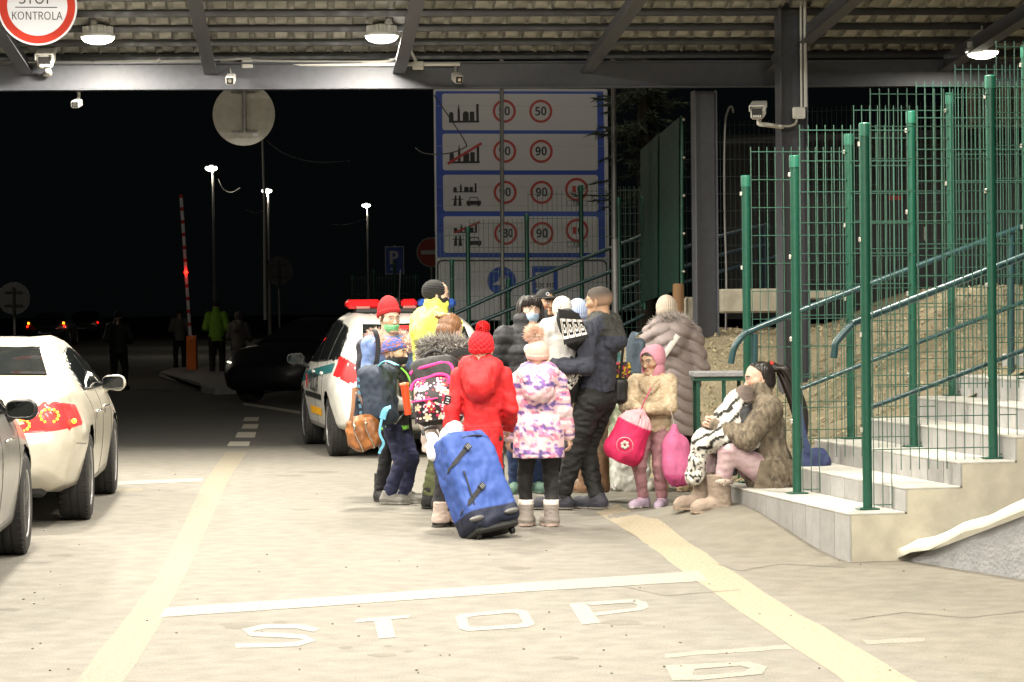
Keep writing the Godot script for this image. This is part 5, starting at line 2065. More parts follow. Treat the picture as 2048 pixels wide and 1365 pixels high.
func cap_hair(root: Node3D, J: Dictionary, col: Color, o := {}) -> MeshInstance3D:
	var low: float = o.get("low", -0.06)
	var thick: float = o.get("thick", 0.008)
	var front: float = o.get("front", 0.062)
	var fn := func(p: Vector3) -> float:
		var d := ell(p, Vector3(0, 0.034, -0.014), Vector3(0.079 + thick, 0.083 + thick, 0.095 + thick))
		d = minf(d, ell(p, Vector3(0, -0.02, -0.035), Vector3(0.068 + thick, 0.08, 0.072 + thick)))
		d = minf(d, ell(p, Vector3(0, 0.05, 0.028), Vector3(0.062 + thick, 0.06 + thick, 0.06 + thick)))
		d += 0.0025 * sin(atan2(p.x, p.z) * 60.0)
		var face := (p.z - 0.015) * 0.9 - (p.y - front) * 1.0
		return maxf(maxf(d, low - p.y), minf(face, p.z - 0.0) if p.y < front + 0.05 else -1.0)
	return head_wear(root, "hair", J, fn, Vector3(-0.11, -0.13, -0.14), Vector3(0.11, 0.15, 0.12), 0.006, func(p: Vector3, _n: Vector3) -> Color:
		var g := 0.75 + 0.9 * absf(blot_noise.get_noise_3d(atan2(p.x, p.z) * 9.0, p.y * 5.0, absf(p.x) * 40.0))
		return Color(col.r * g, col.g * g, col.b * g), M.hair)

func people() -> void:
	var pale := Color(0.56, 0.37, 0.28)
	var olive := Color(0.40, 0.245, 0.155)
	red_hat_woman(pale)
	boy(pale)
	officer(pale)
	backpack_woman(pale)
	red_coat_girl(pale)
	pink_camo_girl(pale)
	masked_woman(pale)
	cap_man(olive)
	carrying_man(olive)
	toddler(pale)
	hidden_carrier(pale)
	long_coat_woman(pale)
	hood_girl(Color(0.48, 0.31, 0.21))
	seated_woman(pale)
	far_people()

func red_hat_woman(skin: Color) -> void:
	var at := spot(781, 1003)
	var h := tall(611, at, 1003)
	var r := person("woman in a blue denim jacket, ribbed red hat and green mask below her nose", at, 34)
	var J := pose(h, {"hyaw": -0.05, "hpitch": 0.02, "handR": Vector3(-0.24, 0.74, 0.06), "handL": Vector3(0.2, 0.85, 0.2), "lean": 0.02})
	body(r, J, skin, {"brow": Color(0.10, 0.06, 0.04)})
	trousers(r, J, Color(0.018, 0.018, 0.02), {"loose": 0.92})
	shoes(r, J, Color(0.02, 0.02, 0.02), {"shaft": 0.1})
	jacket(r, J, blotch(Color(0.12, 0.185, 0.40), Color(0.18, 0.26, 0.5), 7.0, 0.1, 0.0, 0.3), {"hem": 0.56, "loose": 1.08, "quilt": 0.17, "puff": 0.006, "girth": 1.08, "fold": 0.012, "collar": 0.0})
	fur(r, "fur_collar", [J.nec + Vector3(0.09, -0.05, 0.13), J.nec + Vector3(0.14, 0.0, 0.03), J.nec + Vector3(0.09, 0.03, -0.1), J.nec + Vector3(-0.09, 0.03, -0.1), J.nec + Vector3(-0.14, 0.0, 0.03), J.nec + Vector3(-0.09, -0.05, 0.13)], 0.05, 0.05, 2600, Color(0.58, 0.38, 0.31), Color(0.66, 0.5, 0.43))
	beanie(r, J, Color(0.36, 0.012, 0.016), {"rib": 0.004, "brim": 0.034, "tall": 0.075, "tilt": 0.3})
	mask(r, J, Color(0.2, 0.55, 0.27), {"top": -0.045, "low": -0.125})
	var fr := MB.new()
	fr.col = Color(0.09, 0.05, 0.03)
	for s in [-1, 1]:
		for q in 5:
			fr.tube([J.hx * Vector3(s * (0.06 + q * 0.004), 0.05, 0.05 - q * 0.008), J.hx * Vector3(s * (0.073 + q * 0.002), 0.0 - q * 0.006, 0.03 - q * 0.009)], 0.004, 5)
	obj("hair", fr, M.hair, r)
	var er := MB.new()
	er.ball(J.hx * Vector3(-0.082, -0.035, 0.0), Vector3.ONE * 0.006, Basis(), 6)
	obj("earring", er, M.chrome, r)

func boy(skin: Color) -> void:
	var at := spot(790, 1008)
	var h := tall(680, at, 1008)
	var r := person("boy with a blue and orange patterned hat, black mask and grey sleeved vest jacket", at, 72)
	var J := pose(h, {"sp": 0.93, "hs": 0.93, "hyaw": 0.02, "handR": Vector3(-0.13, 0.60 * h, 0.22), "handL": Vector3(0.1, 0.6 * h, 0.24), "elbR": Vector3(-0.3, -1, -0.8), "footL": Vector3(0.08, 0, 0.05), "footR": Vector3(-0.07, 0, -0.03), "turnR": 0.0, "turnL": 0.1})
	body(r, J, skin, {"gripR": "grip", "gripL": "grip"})
	trousers(r, J, Color(0.016, 0.02, 0.062), {"loose": 1.08, "fold": 0.013, "ankle": 0.038})
	shoes(r, J, Color(0.2, 0.195, 0.18), {"sole": Color(0.3, 0.29, 0.26), "lace": Color(0.08, 0.08, 0.08), "len": 0.17, "r": 0.031, "shaft": 0.04})
	var hem := 0.445 * h
	jacket(r, J, func(p: Vector3, _n: Vector3) -> Color:
		if on_arm(J, p) and p.y < J.shoL.y + 0.02: return Color(0.31, 0.30, 0.275)
		if p.y > hem + 0.012 and p.y < hem + 0.038: return Color(0.30, 0.85, 0.10)
		return Color(0.016, 0.018, 0.02), {"hem": hem, "loose": 1.12, "quilt": 0.075, "puff": 0.005, "girth": 1.1, "fold": 0.009, "collar": 0.07})
	var pk := MB.new()
	pk.tube(smooth([Vector3(-0.10, 0.56 * h, 0.125), Vector3(-0.13, 0.53 * h, 0.10), Vector3(-0.15, 0.49 * h, 0.06)]), 0.007, 6)
	obj("pocket_piping", pk, M.galv, r)
	var cz := MB.new()
	cz.tube(smooth([J.nec + Vector3(-0.05, 0.03, 0.07), J.nec + Vector3(-0.035, -0.02, 0.115), J.nec + Vector3(-0.03, -0.08, 0.14)]), 0.008, 6)
	for k in cz.c.size(): cz.c[k] = Color(0.3, 0.85, 0.1)
	obj("green_zip", cz, M.cloth, r)
	beanie(r, J, blotch(Color(0.05, 0.085, 0.30), Color(0.28, 0.10, 0.075), 26.0, 0.12, 3.0, 0.06), {"rib": 0.001, "brim": 0.022, "tall": 0.012, "tilt": 0.22})
	mask(r, J, Color(0.012, 0.012, 0.013), {"top": -0.028, "low": -0.112})

func officer(skin: Color) -> void:
	var at := spot(872, 1020)
	var h := tall(562, at, 1020)
	var r := person("officer in a black balaclava and bright yellow jacket seen from behind", at, 128)
	var J := pose(h, {"hyaw": -0.42, "hpitch": 0.12, "handL": Vector3(0.22, 0.98, 0.28), "handR": Vector3(-0.2, 1.0, 0.25), "footL": Vector3(0.12, 0, 0.05), "footR": Vector3(-0.12, 0, -0.02)})
	body(r, J, skin)
	trousers(r, J, blotch(Color(0.085, 0.098, 0.04), Color(0.13, 0.145, 0.07), 8.0, 0.1, 0.0, 0.2), {"loose": 1.2, "fold": 0.016, "ankle": 0.042, "cuff": 0.1})
	shoes(r, J, Color(0.014, 0.014, 0.014), {"shaft": 0.05, "thick": 1.1, "r": 0.03})
	jacket(r, J, Color(0.80, 0.86, 0.13), {"hem": 0.44 * h, "loose": 1.12, "girth": 1.08, "fold": 0.02, "fold_scale": Vector3(8, 5, 8), "hood": 1.0, "mat": M.nylon, "collar": 0.07})
	var fn := func(p: Vector3) -> float:
		var d := ell(p, Vector3(0, 0.034, -0.014), Vector3(0.088, 0.093, 0.105))
		d = minf(d, ell(p, Vector3(0, -0.04, 0.02), Vector3(0.08, 0.09, 0.098)))
		d = minf(d, ell(p, Vector3(0, -0.1, -0.02), Vector3(0.066, 0.1, 0.062)))
		d += 0.0012 * sin(p.y * 300.0)
		if absf(p.y - 0.045 - p.z * 0.1) < 0.004: d += 0.003
		var slit := Vector2(p.x * 0.52, p.y - 0.012).length() - 0.03
		if p.z > 0.03: d = maxf(d, -slit)
		return d
	head_wear(r, "balaclava", J, fn, Vector3(-0.11, -0.19, -0.14), Vector3(0.11, 0.15, 0.15), 0.0068, Color(0.016, 0.016, 0.016), M.knit)
	for q in 3:
		var st := MB.new()
		st.tube([J.shoR + Vector3(0.03 - q * 0.02, 0.1, 0.02), J.shoR + Vector3(0.05 - q * 0.02, 0.05, 0.1), J.shoR + Vector3(0.06 - q * 0.03, -0.03, 0.12)], 0.006, 5)
		obj("cord", st, M.black, r)

func backpack_woman(skin: Color) -> void:
	var at := spot(898, 1060) + Vector3(0, 0, -0.25)
	var h := 1.58
	var r := person("woman in a pale pink quilted coat with a grey fur hood bending forward", at, 160)
	var J := pose(h, {"lean": 0.34, "pel": Vector3(0, 0.51 * h, -0.06), "hpitch": 0.5, "hyaw": -0.25, "sway": 0.06, "handL": Vector3(0.22, 0.72, 0.33), "handR": Vector3(-0.18, 0.75, 0.38), "footL": Vector3(0.06, 0, -0.02), "footR": Vector3(-0.08, 0, 0.06), "turnR": -0.9, "turnL": -0.1})
	body(r, J, skin)
	trousers(r, J, Color(0.018, 0.018, 0.02), {"loose": 0.88, "fold": 0.005})
	shoes(r, J, Color(0.46, 0.37, 0.32), {"sole": Color(0.03, 0.025, 0.022), "sole_h": 0.035, "lace": Color(0.03, 0.03, 0.03), "shaft": 0.07, "r": 0.03})
	jacket(r, J, Color(0.53, 0.44, 0.40), {"hem": 0.345 * h, "loose": 1.15, "quilt": 0.10, "puff": 0.009, "girth": 1.12, "flare": 0.1, "hip": 0.108, "fold": 0.008, "hood": 1.0})
	var n: Vector3 = J.nec
	fur(r, "fur_hood", [n + Vector3(0.16, 0.0, -0.02), n + Vector3(0.11, 0.05, -0.12), n + Vector3(0.0, 0.06, -0.16), n + Vector3(-0.11, 0.05, -0.12), n + Vector3(-0.16, 0.0, -0.02)], 0.055, 0.075, 2000, Color(0.05, 0.045, 0.042), Color(0.42, 0.40, 0.37))
	cap_hair(r, J, Color(0.17, 0.08, 0.035), {"low": -0.1, "thick": 0.012})
	var bun := MB.new()
	bun.col = Color(0.55, 0.36, 0.16)
	for q in 30:
		var a := q * 0.42
		var c: Vector3 = J.hx * Vector3(0.05 + 0.03 * cos(a), 0.075 + 0.012 * sin(q * 1.7), -0.095 + 0.028 * sin(a))
		bun.ball(c, Vector3(0.02, 0.014, 0.016), Basis(Vector3.UP, a), 6)
	obj("hair_bun", bun, M.hair, r)

func red_coat_girl(skin: Color) -> void:
	var at := spot(968, 1070)
	var h := tall(668, at, 1070)
	var r := person("girl in a long bright red coat and red bobble hat pulling the blue case", at, 170)
	var J := pose(h, {"sp": 0.93, "hs": 0.93, "lean": 0.0, "handL": Vector3(0.25, 0.62, -0.06), "handR": Vector3(-0.16, 0.74, 0.16), "elbL": Vector3(1, 0.2, -0.2), "hyaw": -0.15})
	body(r, J, skin, {"gripL": "grip"})
	trousers(r, J, Color(0.02, 0.02, 0.022), {"loose": 0.8})
	shoes(r, J, Color(0.05, 0.06, 0.045), {"sole": Color(0.1, 0.1, 0.08)})
	jacket(r, J, blotch(Color(0.62, 0.014, 0.016), Color(0.5, 0.008, 0.012), 5.0, 0.2, 0.0, 0.3), {"hem": 0.45, "loose": 1.02, "girth": 1.0, "flare": 0.104, "hip": 0.1, "fold": 0.014, "fold_scale": Vector3(8, 6, 8), "hood": 1.35, "mat": M.nylon, "collar": 0.06})
	var seam := MB.new()
	seam.col = Color(0.3, 0.005, 0.008)
	seam.tube(smooth([Vector3(0.0, J.pel.y + 0.03, -0.155), Vector3(0.09, J.pel.y + 0.03, -0.135), Vector3(0.155, J.pel.y + 0.03, -0.03)]), 0.004, 5)
	seam.tube(smooth([Vector3(0.0, J.pel.y + 0.03, -0.155), Vector3(-0.09, J.pel.y + 0.03, -0.135), Vector3(-0.155, J.pel.y + 0.03, -0.03)]), 0.004, 5)
	obj("waist_seam", seam, M.nylon, r)
	var pm := MB.new()
	var pa: Vector3 = (J.shoL as Vector3).lerp(J.elbL, 0.72)
	pm.col = Color(0.015, 0.015, 0.018)
	var pb := Basis(Vector3(0, 0, 1), 0.28) * Basis(Vector3.UP, 0.25)
	pm.box(pa + Vector3(0.045, 0.0, -0.052), Vector3(0.05, 0.065, 0.02), pb, 0.004)
	var po := obj("arm_patch", pm, M.cloth, r)
	for q in 3:
		var w := MB.new()
		w.box(pa + Vector3(0.045, 0.0, -0.052) + pb * Vector3(0.0, 0.017 - q * 0.017, -0.0105), Vector3(0.026 - (q % 2) * 0.008, 0.006, 0.003), pb)
		obj("patch_print", w, M.sign_white, po)
	beanie(r, J, Color(0.6, 0.015, 0.02), {"rib": 0.003, "brim": -0.02, "tall": 0.025, "cable": 0.004, "tilt": 0.1})
	var bob := MB.new()
	bob.col = Color(0.62, 0.02, 0.025)
	var bc: Vector3 = J.hx * Vector3(-0.015, 0.165, -0.02)
	bob.ball(bc, Vector3.ONE * 0.038, Basis(), 10)
	for q in 700:
		var d := Vector3(rng.randfn(), rng.randfn(), rng.randfn()).normalized()
		var sh := rng.randf_range(0.75, 1.15)
		bob.col = Color(0.6 * sh, 0.016 * sh, 0.02 * sh)
		spike(bob, bc + d * 0.03, d * 0.024, 0.004)
	obj("bobble", bob, M.fur, r)

func pink_camo_girl(skin: Color) -> void:
	var at := spot(1079, 1054)
	var h := tall(684, at, 1054)
	var r := person("girl in a pink and purple patterned coat and pale pink bobble hat", at, 181)
	var J := pose(h, {"sp": 0.93, "hs": 0.92, "handL": Vector3(0.225, 0.56, 0.06), "handR": Vector3(-0.235, 0.58, 0.08), "footL": Vector3(0.095, 0, 0.04), "footR": Vector3(-0.085, 0, 0.0), "hroll": 0.03, "turnL": -0.2, "turnR": 0.3})
	body(r, J, skin)
	trousers(r, J, Color(0.016, 0.016, 0.018), {"loose": 1.02, "fold": 0.012})
	shoes(r, J, Color(0.20, 0.175, 0.155), {"sole": Color(0.50, 0.38, 0.33), "sole_h": 0.028, "shaft": 0.1, "trim": Color(0.62, 0.55, 0.5), "lace": Color(0.45, 0.4, 0.36), "r": 0.032, "thick": 1.15})
	var pattern := func(p: Vector3, _n: Vector3) -> Color:
		var c := Color(0.74, 0.50, 0.53)
		var u := atan2(p.x, p.z) * 0.17
		var b := blot_noise.get_noise_3d(u * 8.0, p.y * 12.0, 9.0)
		if b > 0.22: c = Color(0.72, 0.22, 0.34)
		var a := blot_noise.get_noise_3d(u * 10.0 + 40.0, p.y * 24.0, 2.0) + 0.32 * sin(p.y * 38.0)
		if a > 0.36: c = Color(0.10, 0.075, 0.22) if blot_noise.get_noise_3d(u * 30.0, p.y * 40.0, 5.0) > -0.05 else Color(0.22, 0.10, 0.36)
		elif a > 0.26: c = Color(0.42, 0.28, 0.55)
		elif a < -0.42: c = Color(0.80, 0.64, 0.66)
		return c
	jacket(r, J, pattern, {"hem": 0.495, "loose": 1.12, "girth": 1.12, "flare": 0.135, "hip": 0.118, "fold": 0.011, "hood": 1.4, "mat": M.puffer, "cell": 0.0125, "collar": 0.05})
	var sc := MB.new()
	sc.tube(smooth([J.nec + Vector3(0.0, 0.05, 0.08), J.nec + Vector3(0.085, 0.045, 0.02), J.nec + Vector3(0.06, 0.05, -0.07), J.nec + Vector3(-0.06, 0.06, -0.075), J.nec + Vector3(-0.085, 0.05, 0.02), J.nec + Vector3(0.0, 0.05, 0.08)]), 0.034, 10)
	for k in sc.c.size(): sc.c[k] = Color(0.66, 0.56, 0.45)
	obj("scarf", sc, M.knit, r)
	beanie(r, J, Color(0.70, 0.44, 0.37), {"rib": 0.0018, "brim": -0.01, "tall": 0.02, "tilt": 0.12})
	var c: Vector3 = J.hx * Vector3(0.03, 0.185, -0.03)
	fur(r, "bobble", [c], 0.045, 0.05, 1400, Color(0.66, 0.44, 0.34), Color(0.78, 0.62, 0.52))

func masked_woman(skin: Color) -> void:
	var at := spot(1052, 986)
	var h := tall(594, at, 986)
	var r := person("woman with black hair and a fringe, pale blue mask and black jacket", at, 8)
	var J := pose(h, {"hyaw": 0.12, "hroll": -0.04, "head_shift": Vector3(0.30, 0, 0), "handR": Vector3(-0.24, 0.86, 0.12), "handL": Vector3(0.2, 0.8, 0.2)})
	body(r, J, skin)
	trousers(r, J, Color(0.022, 0.04, 0.115), {"loose": 1.05, "fold": 0.012})
	shoes(r, J, Color(0.07, 0.13, 0.10), {"shaft": 0.12, "sole": Color(0.1, 0.15, 0.12)})
	jacket(r, J, Color(0.018, 0.019, 0.021), {"hem": 0.44 * h, "loose": 1.12, "quilt": 0.09, "puff": 0.008, "girth": 1.05, "collar": 0.06})
	mask(r, J, Color(0.38, 0.50, 0.68), {"top": -0.022, "low": -0.112})
	var col := Color(0.018, 0.013, 0.012)
	cap_hair(r, J, col, {"low": -0.08, "thick": 0.013, "front": 0.052})
	var X: Transform3D = J.hx
	var fringe := []
	for q in 13:
		var a := (q - 6) * 0.19
		fringe.append([X * Vector3(sin(a) * 0.04, 0.125, 0.03), X * Vector3(sin(a) * 0.078, 0.1, 0.035 + cos(a) * 0.06), X * Vector3(sin(a) * 0.085, 0.035 + rng.randf_range(-0.012, 0.012), 0.02 + cos(a) * 0.078)])
	strand_hair(r, "fringe", fringe, 0.007, 65, 0.004, col)
	var sides := []
	for s in [-1, 1]:
		for q in 4:
			sides.append([X * Vector3(s * 0.05, 0.12, 0.0 - q * 0.02), X * Vector3(s * 0.093, 0.05, 0.02 - q * 0.03), X * Vector3(s * 0.1, -0.06, 0.03 - q * 0.03), X * Vector3(s * 0.1, -0.2, 0.06 - q * 0.03), X * Vector3(s * 0.09, -0.3, 0.08 - q * 0.02)])
	strand_hair(r, "long_hair", sides, 0.012, 70, 0.008, col)

func cap_man(skin: Color) -> void:
	var at := at_depth(1094, 960, 24.2)
	at.y = 0.02
	var h := 1.70
	var r := person("man with a black cap mostly hidden behind the masked woman", at, 20)
	var J := pose(h, {"hyaw": 0.15})
	body(r, J, skin)
	trousers(r, J, Color(0.02, 0.02, 0.022), {"cell": 0.02})
	shoes(r, J, Color(0.02, 0.02, 0.022))
	jacket(r, J, Color(0.02, 0.02, 0.023), {"cell": 0.018})
	var fn := func(p: Vector3) -> float:
		var d := ell(p, Vector3(0, 0.04, -0.012), Vector3(0.09, 0.094, 0.106))
		d = maxf(d, 0.042 - p.y)
		return minf(d, maxf(ell(p, Vector3(0, 0.048, 0.1), Vector3(0.078, 0.012, 0.085)), 0.03 - p.z))
	head_wear(r, "cap", J, fn, Vector3(-0.11, 0.02, -0.135), Vector3(0.11, 0.15, 0.2), 0.0068, Color(0.016, 0.016, 0.017), M.cloth)
	var lg := MB.new()
	lg.disc(J.hx * Vector3(-0.03, 0.085, 0.089), (J.hb as Basis) * Vector3(-0.3, 0.25, 0.9), 0.010, 0.016, 16)
	obj("emblem", lg, M.sign_white, r)
	cap_hair(r, J, Color(0.015, 0.012, 0.01), {"low": -0.06, "thick": 0.002})

func carrying_man(skin: Color) -> void:
	var at := spot(1172, 1020)
	var h := tall(575, at, 1020)
	var r := person("man with cropped hair in a dark navy jacket carrying a wrapped toddler", at, -118)
	var J := pose(h, {"lean": -0.05, "pel": Vector3(0, 0.52 * h, -0.10), "hyaw": 0.05, "handL": Vector3(0.42, 1.13, 0.06), "handR": Vector3(-0.1, 1.0, 0.25), "elbL": Vector3(0.5, -1.5, -0.6), "footL": Vector3(0.07, 0, 0.17), "footR": Vector3(-0.08, 0, -0.06), "turnL": 0.35, "turnR": -0.1, "shw": 0.112})
	body(r, J, skin, {"palmL": Vector3(-1, 0, -0.2)})
	trousers(r, J, Color(0.014, 0.014, 0.015), {"loose": 1.16, "fold": 0.016, "knee": 0.045, "ankle": 0.032, "cuff": 0.08})
	shoes(r, J, Color(0.035, 0.035, 0.045), {"sole": Color(0.13, 0.115, 0.095), "lace": Color(0.07, 0.07, 0.08), "shaft": 0.03, "r": 0.029, "len": 0.17})
	jacket(r, J, func(p: Vector3, _n: Vector3) -> Color:
		var c := Color(0.038, 0.040, 0.062)
		if p.y > J.nec.y - 0.07 and p.z < 0.05 and absf(p.x) < 0.15: c = Color(0.042, 0.040, 0.038)
		return c, {"hem": 0.53 * h, "loose": 1.05, "girth": 1.06, "fold": 0.018, "fold_scale": Vector3(9, 8, 9), "hood": 1.1, "collar": 0.03, "waist": 0.095, "mat": M.cloth})
	var hair := func(p: Vector3) -> float:
		var d := ell(p, Vector3(0, 0.036, -0.016), Vector3(0.086, 0.091, 0.101))
		d = minf(d, ell(p, Vector3(0, 0.05, 0.03), Vector3(0.068, 0.069, 0.067)))
		return maxf(maxf(d, -0.05 - p.y - p.z * 0.3), p.z - lerpf(0.022, 0.084, smoothstep(0.005, 0.06, p.y)))
	head_wear(r, "cropped_hair", J, hair, Vector3(-0.1, -0.1, -0.13), Vector3(0.1, 0.14, 0.11), 0.006, func(p: Vector3, _n: Vector3) -> Color: return Color(0.06, 0.048, 0.04).lerp(Color(0.29, 0.18, 0.12), smoothstep(0.075, -0.02, p.y + p.z * 0.15)), M.fur)

func toddler(skin: Color) -> void:
	var at := at_depth(1122, 752, -spot(1172, 1020).z - 0.2)
	var r := person("toddler in a white speckled hat and jacket held by the man in navy", at, -150)
	var J := pose(1.12, {"hs": 0.80, "pel": Vector3(0, 0.06, 0), "lean": -0.05, "footL": Vector3(0.14, -0.22, 0.16), "footR": Vector3(-0.12, -0.26, 0.12), "handL": Vector3(0.16, 0.2, 0.2), "handR": Vector3(-0.16, 0.2, 0.2)})
	body(r, J, skin, {"handL": false, "handR": false})
	var spk := blotch(Color(0.68, 0.67, 0.63), Color(0.42, 0.42, 0.40), 30.0, 0.3, 5.0, 0.04)
	trousers(r, J, spk, {"loose": 1.1})
	shoes(r, J, Color(0.4, 0.38, 0.36))
	jacket(r, J, Color(0.70, 0.70, 0.68), {"hem": 0.0, "loose": 1.3, "girth": 1.25, "fold": 0.012, "hood": 0.9})
	beanie(r, J, spk, {"rib": 0.0008, "brim": -0.03, "tall": 0.012, "tilt": 0.15})

func hidden_carrier(skin: Color) -> void:
	var at := at_depth(1185, 965, -spot(1172, 1020).z + 0.75)
	at.y = 0.08
	var r := person("person in a teal jacket with a grey fur collar hidden behind the man", at, -160)
	var J := pose(1.56, {"handL": Vector3(0.12, 1.0, 0.24), "handR": Vector3(-0.12, 1.0, 0.24)})
	body(r, J, skin)
	trousers(r, J, Color(0.42, 0.31, 0.22), {"loose": 1.1})
	shoes(r, J, Color(0.2, 0.11, 0.06), {"shaft": 0.16, "thick": 1.1})
	jacket(r, J, Color(0.12, 0.30, 0.30), {"hem": 0.62, "hood": 1.0})
	fur(r, "fur_collar", [J.nec + Vector3(0.12, 0.04, 0.0), J.nec + Vector3(0.07, 0.08, -0.09), J.nec + Vector3(-0.07, 0.08, -0.09), J.nec + Vector3(-0.12, 0.04, 0.0)], 0.055, 0.06, 900, Color(0.08, 0.08, 0.08), Color(0.35, 0.34, 0.33))
	cap_hair(r, J, Color(0.02, 0.014, 0.01), {"thick": 0.01, "low": -0.09})
	var bt := at_depth(1157, 745, -spot(1172, 1020).z + 0.35)
	var b := person("baby in a ribbed pale blue hat peeping out behind the wrapped toddler", bt, -170)
	var K := pose(1.05, {"hs": 0.86, "pel": Vector3(0, 0.06, 0), "footL": Vector3(0.1, -0.2, 0.12), "footR": Vector3(-0.1, -0.2, 0.12), "handL": Vector3(0.14, 0.2, 0.15), "handR": Vector3(-0.14, 0.2, 0.15)})
	body(b, K, skin, {"handL": false, "handR": false})
	trousers(b, K, Color(0.3, 0.33, 0.42), {"cell": 0.02})
	jacket(b, K, Color(0.35, 0.42, 0.55), {"hem": 0.0, "loose": 1.2, "girth": 1.15, "cell": 0.018})
	beanie(b, K, Color(0.46, 0.55, 0.78), {"rib": 0.005, "brim": -0.045, "tall": 0.015, "tilt": 0.05})

func long_coat_woman(skin: Color) -> void:
	var at := spot(1346, 984)
	var h := tall(596, at, 984)
	var r := person("woman in a long taupe chevron quilted coat and cream hat, back turned", at, 172)
	var J := pose(h, {"hpitch": 0.35, "hyaw": 0.3, "lean": 0.1, "head_shift": Vector3(0.25, 0, 0.1), "handL": Vector3(0.13, 0.93, 0.26), "handR": Vector3(-0.16, 0.90, 0.22), "elbL": Vector3(0.6, -1.6, -0.5), "elbR": Vector3(-0.6, -1.6, -0.5), "shw": 0.105})
	body(r, J, skin)
	trousers(r, J, Color(0.014, 0.014, 0.016), {})
	shoes(r, J, Color(0.36, 0.27, 0.17), {"sole": Color(0.2, 0.15, 0.1), "shaft": 0.08})
	jacket(r, J, Color(0.285, 0.235, 0.225), {"name": "coat", "hem": 0.485, "loose": 1.18, "girth": 1.2, "flare": 0.128, "hip": 0.112, "waist": 0.1, "quilt": 0.105, "chevron": 0.5, "puff": 0.026, "fold": 0.003, "hood": 1.25, "cell": 0.0115, "collar": 0.06})
	var n: Vector3 = J.nec
	fur(r, "fur_hood", [n + Vector3(0.155, -0.08, 0.06), n + Vector3(0.14, 0.03, -0.01), n + Vector3(0.06, 0.10, -0.06), n + Vector3(-0.06, 0.10, -0.07), n + Vector3(-0.14, 0.03, -0.03), n + Vector3(-0.15, -0.06, 0.03)], 0.056, 0.055, 3200, Color(0.22, 0.19, 0.18), Color(0.58, 0.53, 0.5))
	beanie(r, J, Color(0.60, 0.51, 0.42), {"rib": 0.003, "brim": -0.03, "tall": 0.02, "tilt": 0.1})
	var st := MB.new()
	var rows := []
	for q in 12:
		var t := q / 11.0
		var a := lerpf(-0.07, 0.14, t)
		var y := lerpf(n.y - 0.02, n.y - 0.33, t)
		var z := -0.165 - 0.05 * sin(t * 2.6)
		rows.append(PackedVector3Array([Vector3(a - 0.02, y - 0.012, z), Vector3(a + 0.0, y, z - 0.008), Vector3(a + 0.02, y + 0.012, z)]))
	st.col = Color(0.66, 0.64, 0.6)
	st.grid(rows, false)
	st.grid(rows.map(func(q): return PackedVector3Array(Array(q).map(func(p): return p + Vector3(0, 0, 0.003)))), true)
	obj("white_strap", st, M.cloth, r)

func hood_girl(skin: Color) -> void:
	var at := spot(1308, 1016)
	var h := tall(696, at, 1016)
	var r := person("girl in a beige teddy coat with a pink hood looking sideways", at, -22)
	var J := pose(h, {"sp": 0.91, "hs": 0.91, "hyaw": -0.3, "hpitch": 0.12, "handR": Vector3(-0.05, 0.63 * h, 0.22), "handL": Vector3(0.03, 0.625 * h, 0.22), "elbR": Vector3(-1, -0.7, -0.4), "elbL": Vector3(1, -0.7, -0.4), "footL": Vector3(0.075, 0, 0.02), "footR": Vector3(-0.085, 0, 0.0), "turnR": -0.35, "turnL": 0.1})
	body(r, J, skin, {"gripL": "grip", "gripR": "grip", "palmR": Vector3(0.3, -0.6, 0.3), "palmL": Vector3(-0.3, -0.6, 0.3)})
	trousers(r, J, Color(0.43, 0.225, 0.25), {"loose": 1.08, "fold": 0.012, "cuff": 0.16, "ankle": 0.036})
	shoes(r, J, Color(0.40, 0.32, 0.42), {"sole": Color(0.55, 0.5, 0.48), "lace": Color(0.55, 0.3, 0.4), "trim": Color(0.08, 0.22, 0.16), "shaft": 0.05, "len": 0.165})
	jacket(r, J, blotch(Color(0.58, 0.47, 0.33), Color(0.50, 0.38, 0.25), 14.0, 0.1, 0.0, 0.3), {"hem": 0.475 * h, "loose": 1.16, "girth": 1.1, "fold": 0.006, "fuzz": 0.012, "mat": M.fur, "collar": 0.02, "cell": 0.0125, "hip": 0.105})
	fur(r, "teddy_collar", [J.nec + Vector3(0.09, 0.0, 0.03), J.nec + Vector3(0.06, -0.05, 0.08), J.nec + Vector3(0.01, -0.10, 0.10), J.nec + Vector3(-0.05, -0.05, 0.08), J.nec + Vector3(-0.09, 0.0, 0.03)], 0.03, 0.025, 700, Color(0.40, 0.30, 0.2), Color(0.64, 0.53, 0.39))
	var hood := func(p: Vector3) -> float:
		var d := ell(p, Vector3(0, 0.03, -0.02), Vector3(0.109, 0.115, 0.118))
		d = minf(d, ell(p, Vector3(0, -0.07, -0.01), Vector3(0.1, 0.115, 0.105)))
		d = minf(d, ell(p, Vector3(0, 0.06, -0.06), Vector3(0.085, 0.085, 0.09)))
		var hole := Vector3(p.x / 0.076, (p.y + 0.008) / 0.10, 0).length() - 1.0
		if p.z > 0.0: d = maxf(d, -hole * 0.07)
		return maxf(d, p.z - 0.07 - 0.28 * maxf(p.y, 0.0))
	head_wear(r, "pink_hood", J, hood, Vector3(-0.13, -0.2, -0.17), Vector3(0.13, 0.17, 0.14), 0.0062, Color(0.62, 0.27, 0.34), M.cloth)
	var hair := func(p: Vector3) -> float:
		var d := minf(ell(p, Vector3(0, 0.034, -0.014), Vector3(0.083, 0.088, 0.1)), ell(p, Vector3(0, 0.05, 0.03), Vector3(0.066, 0.064, 0.064)))
		return maxf(d, maxf(0.058 - p.y - p.x * p.x * 12.0, p.z - 0.092))
	head_wear(r, "hair", J, hair, Vector3(-0.1, -0.02, -0.13), Vector3(0.1, 0.14, 0.1), 0.006, Color(0.05, 0.03, 0.02), M.hair)

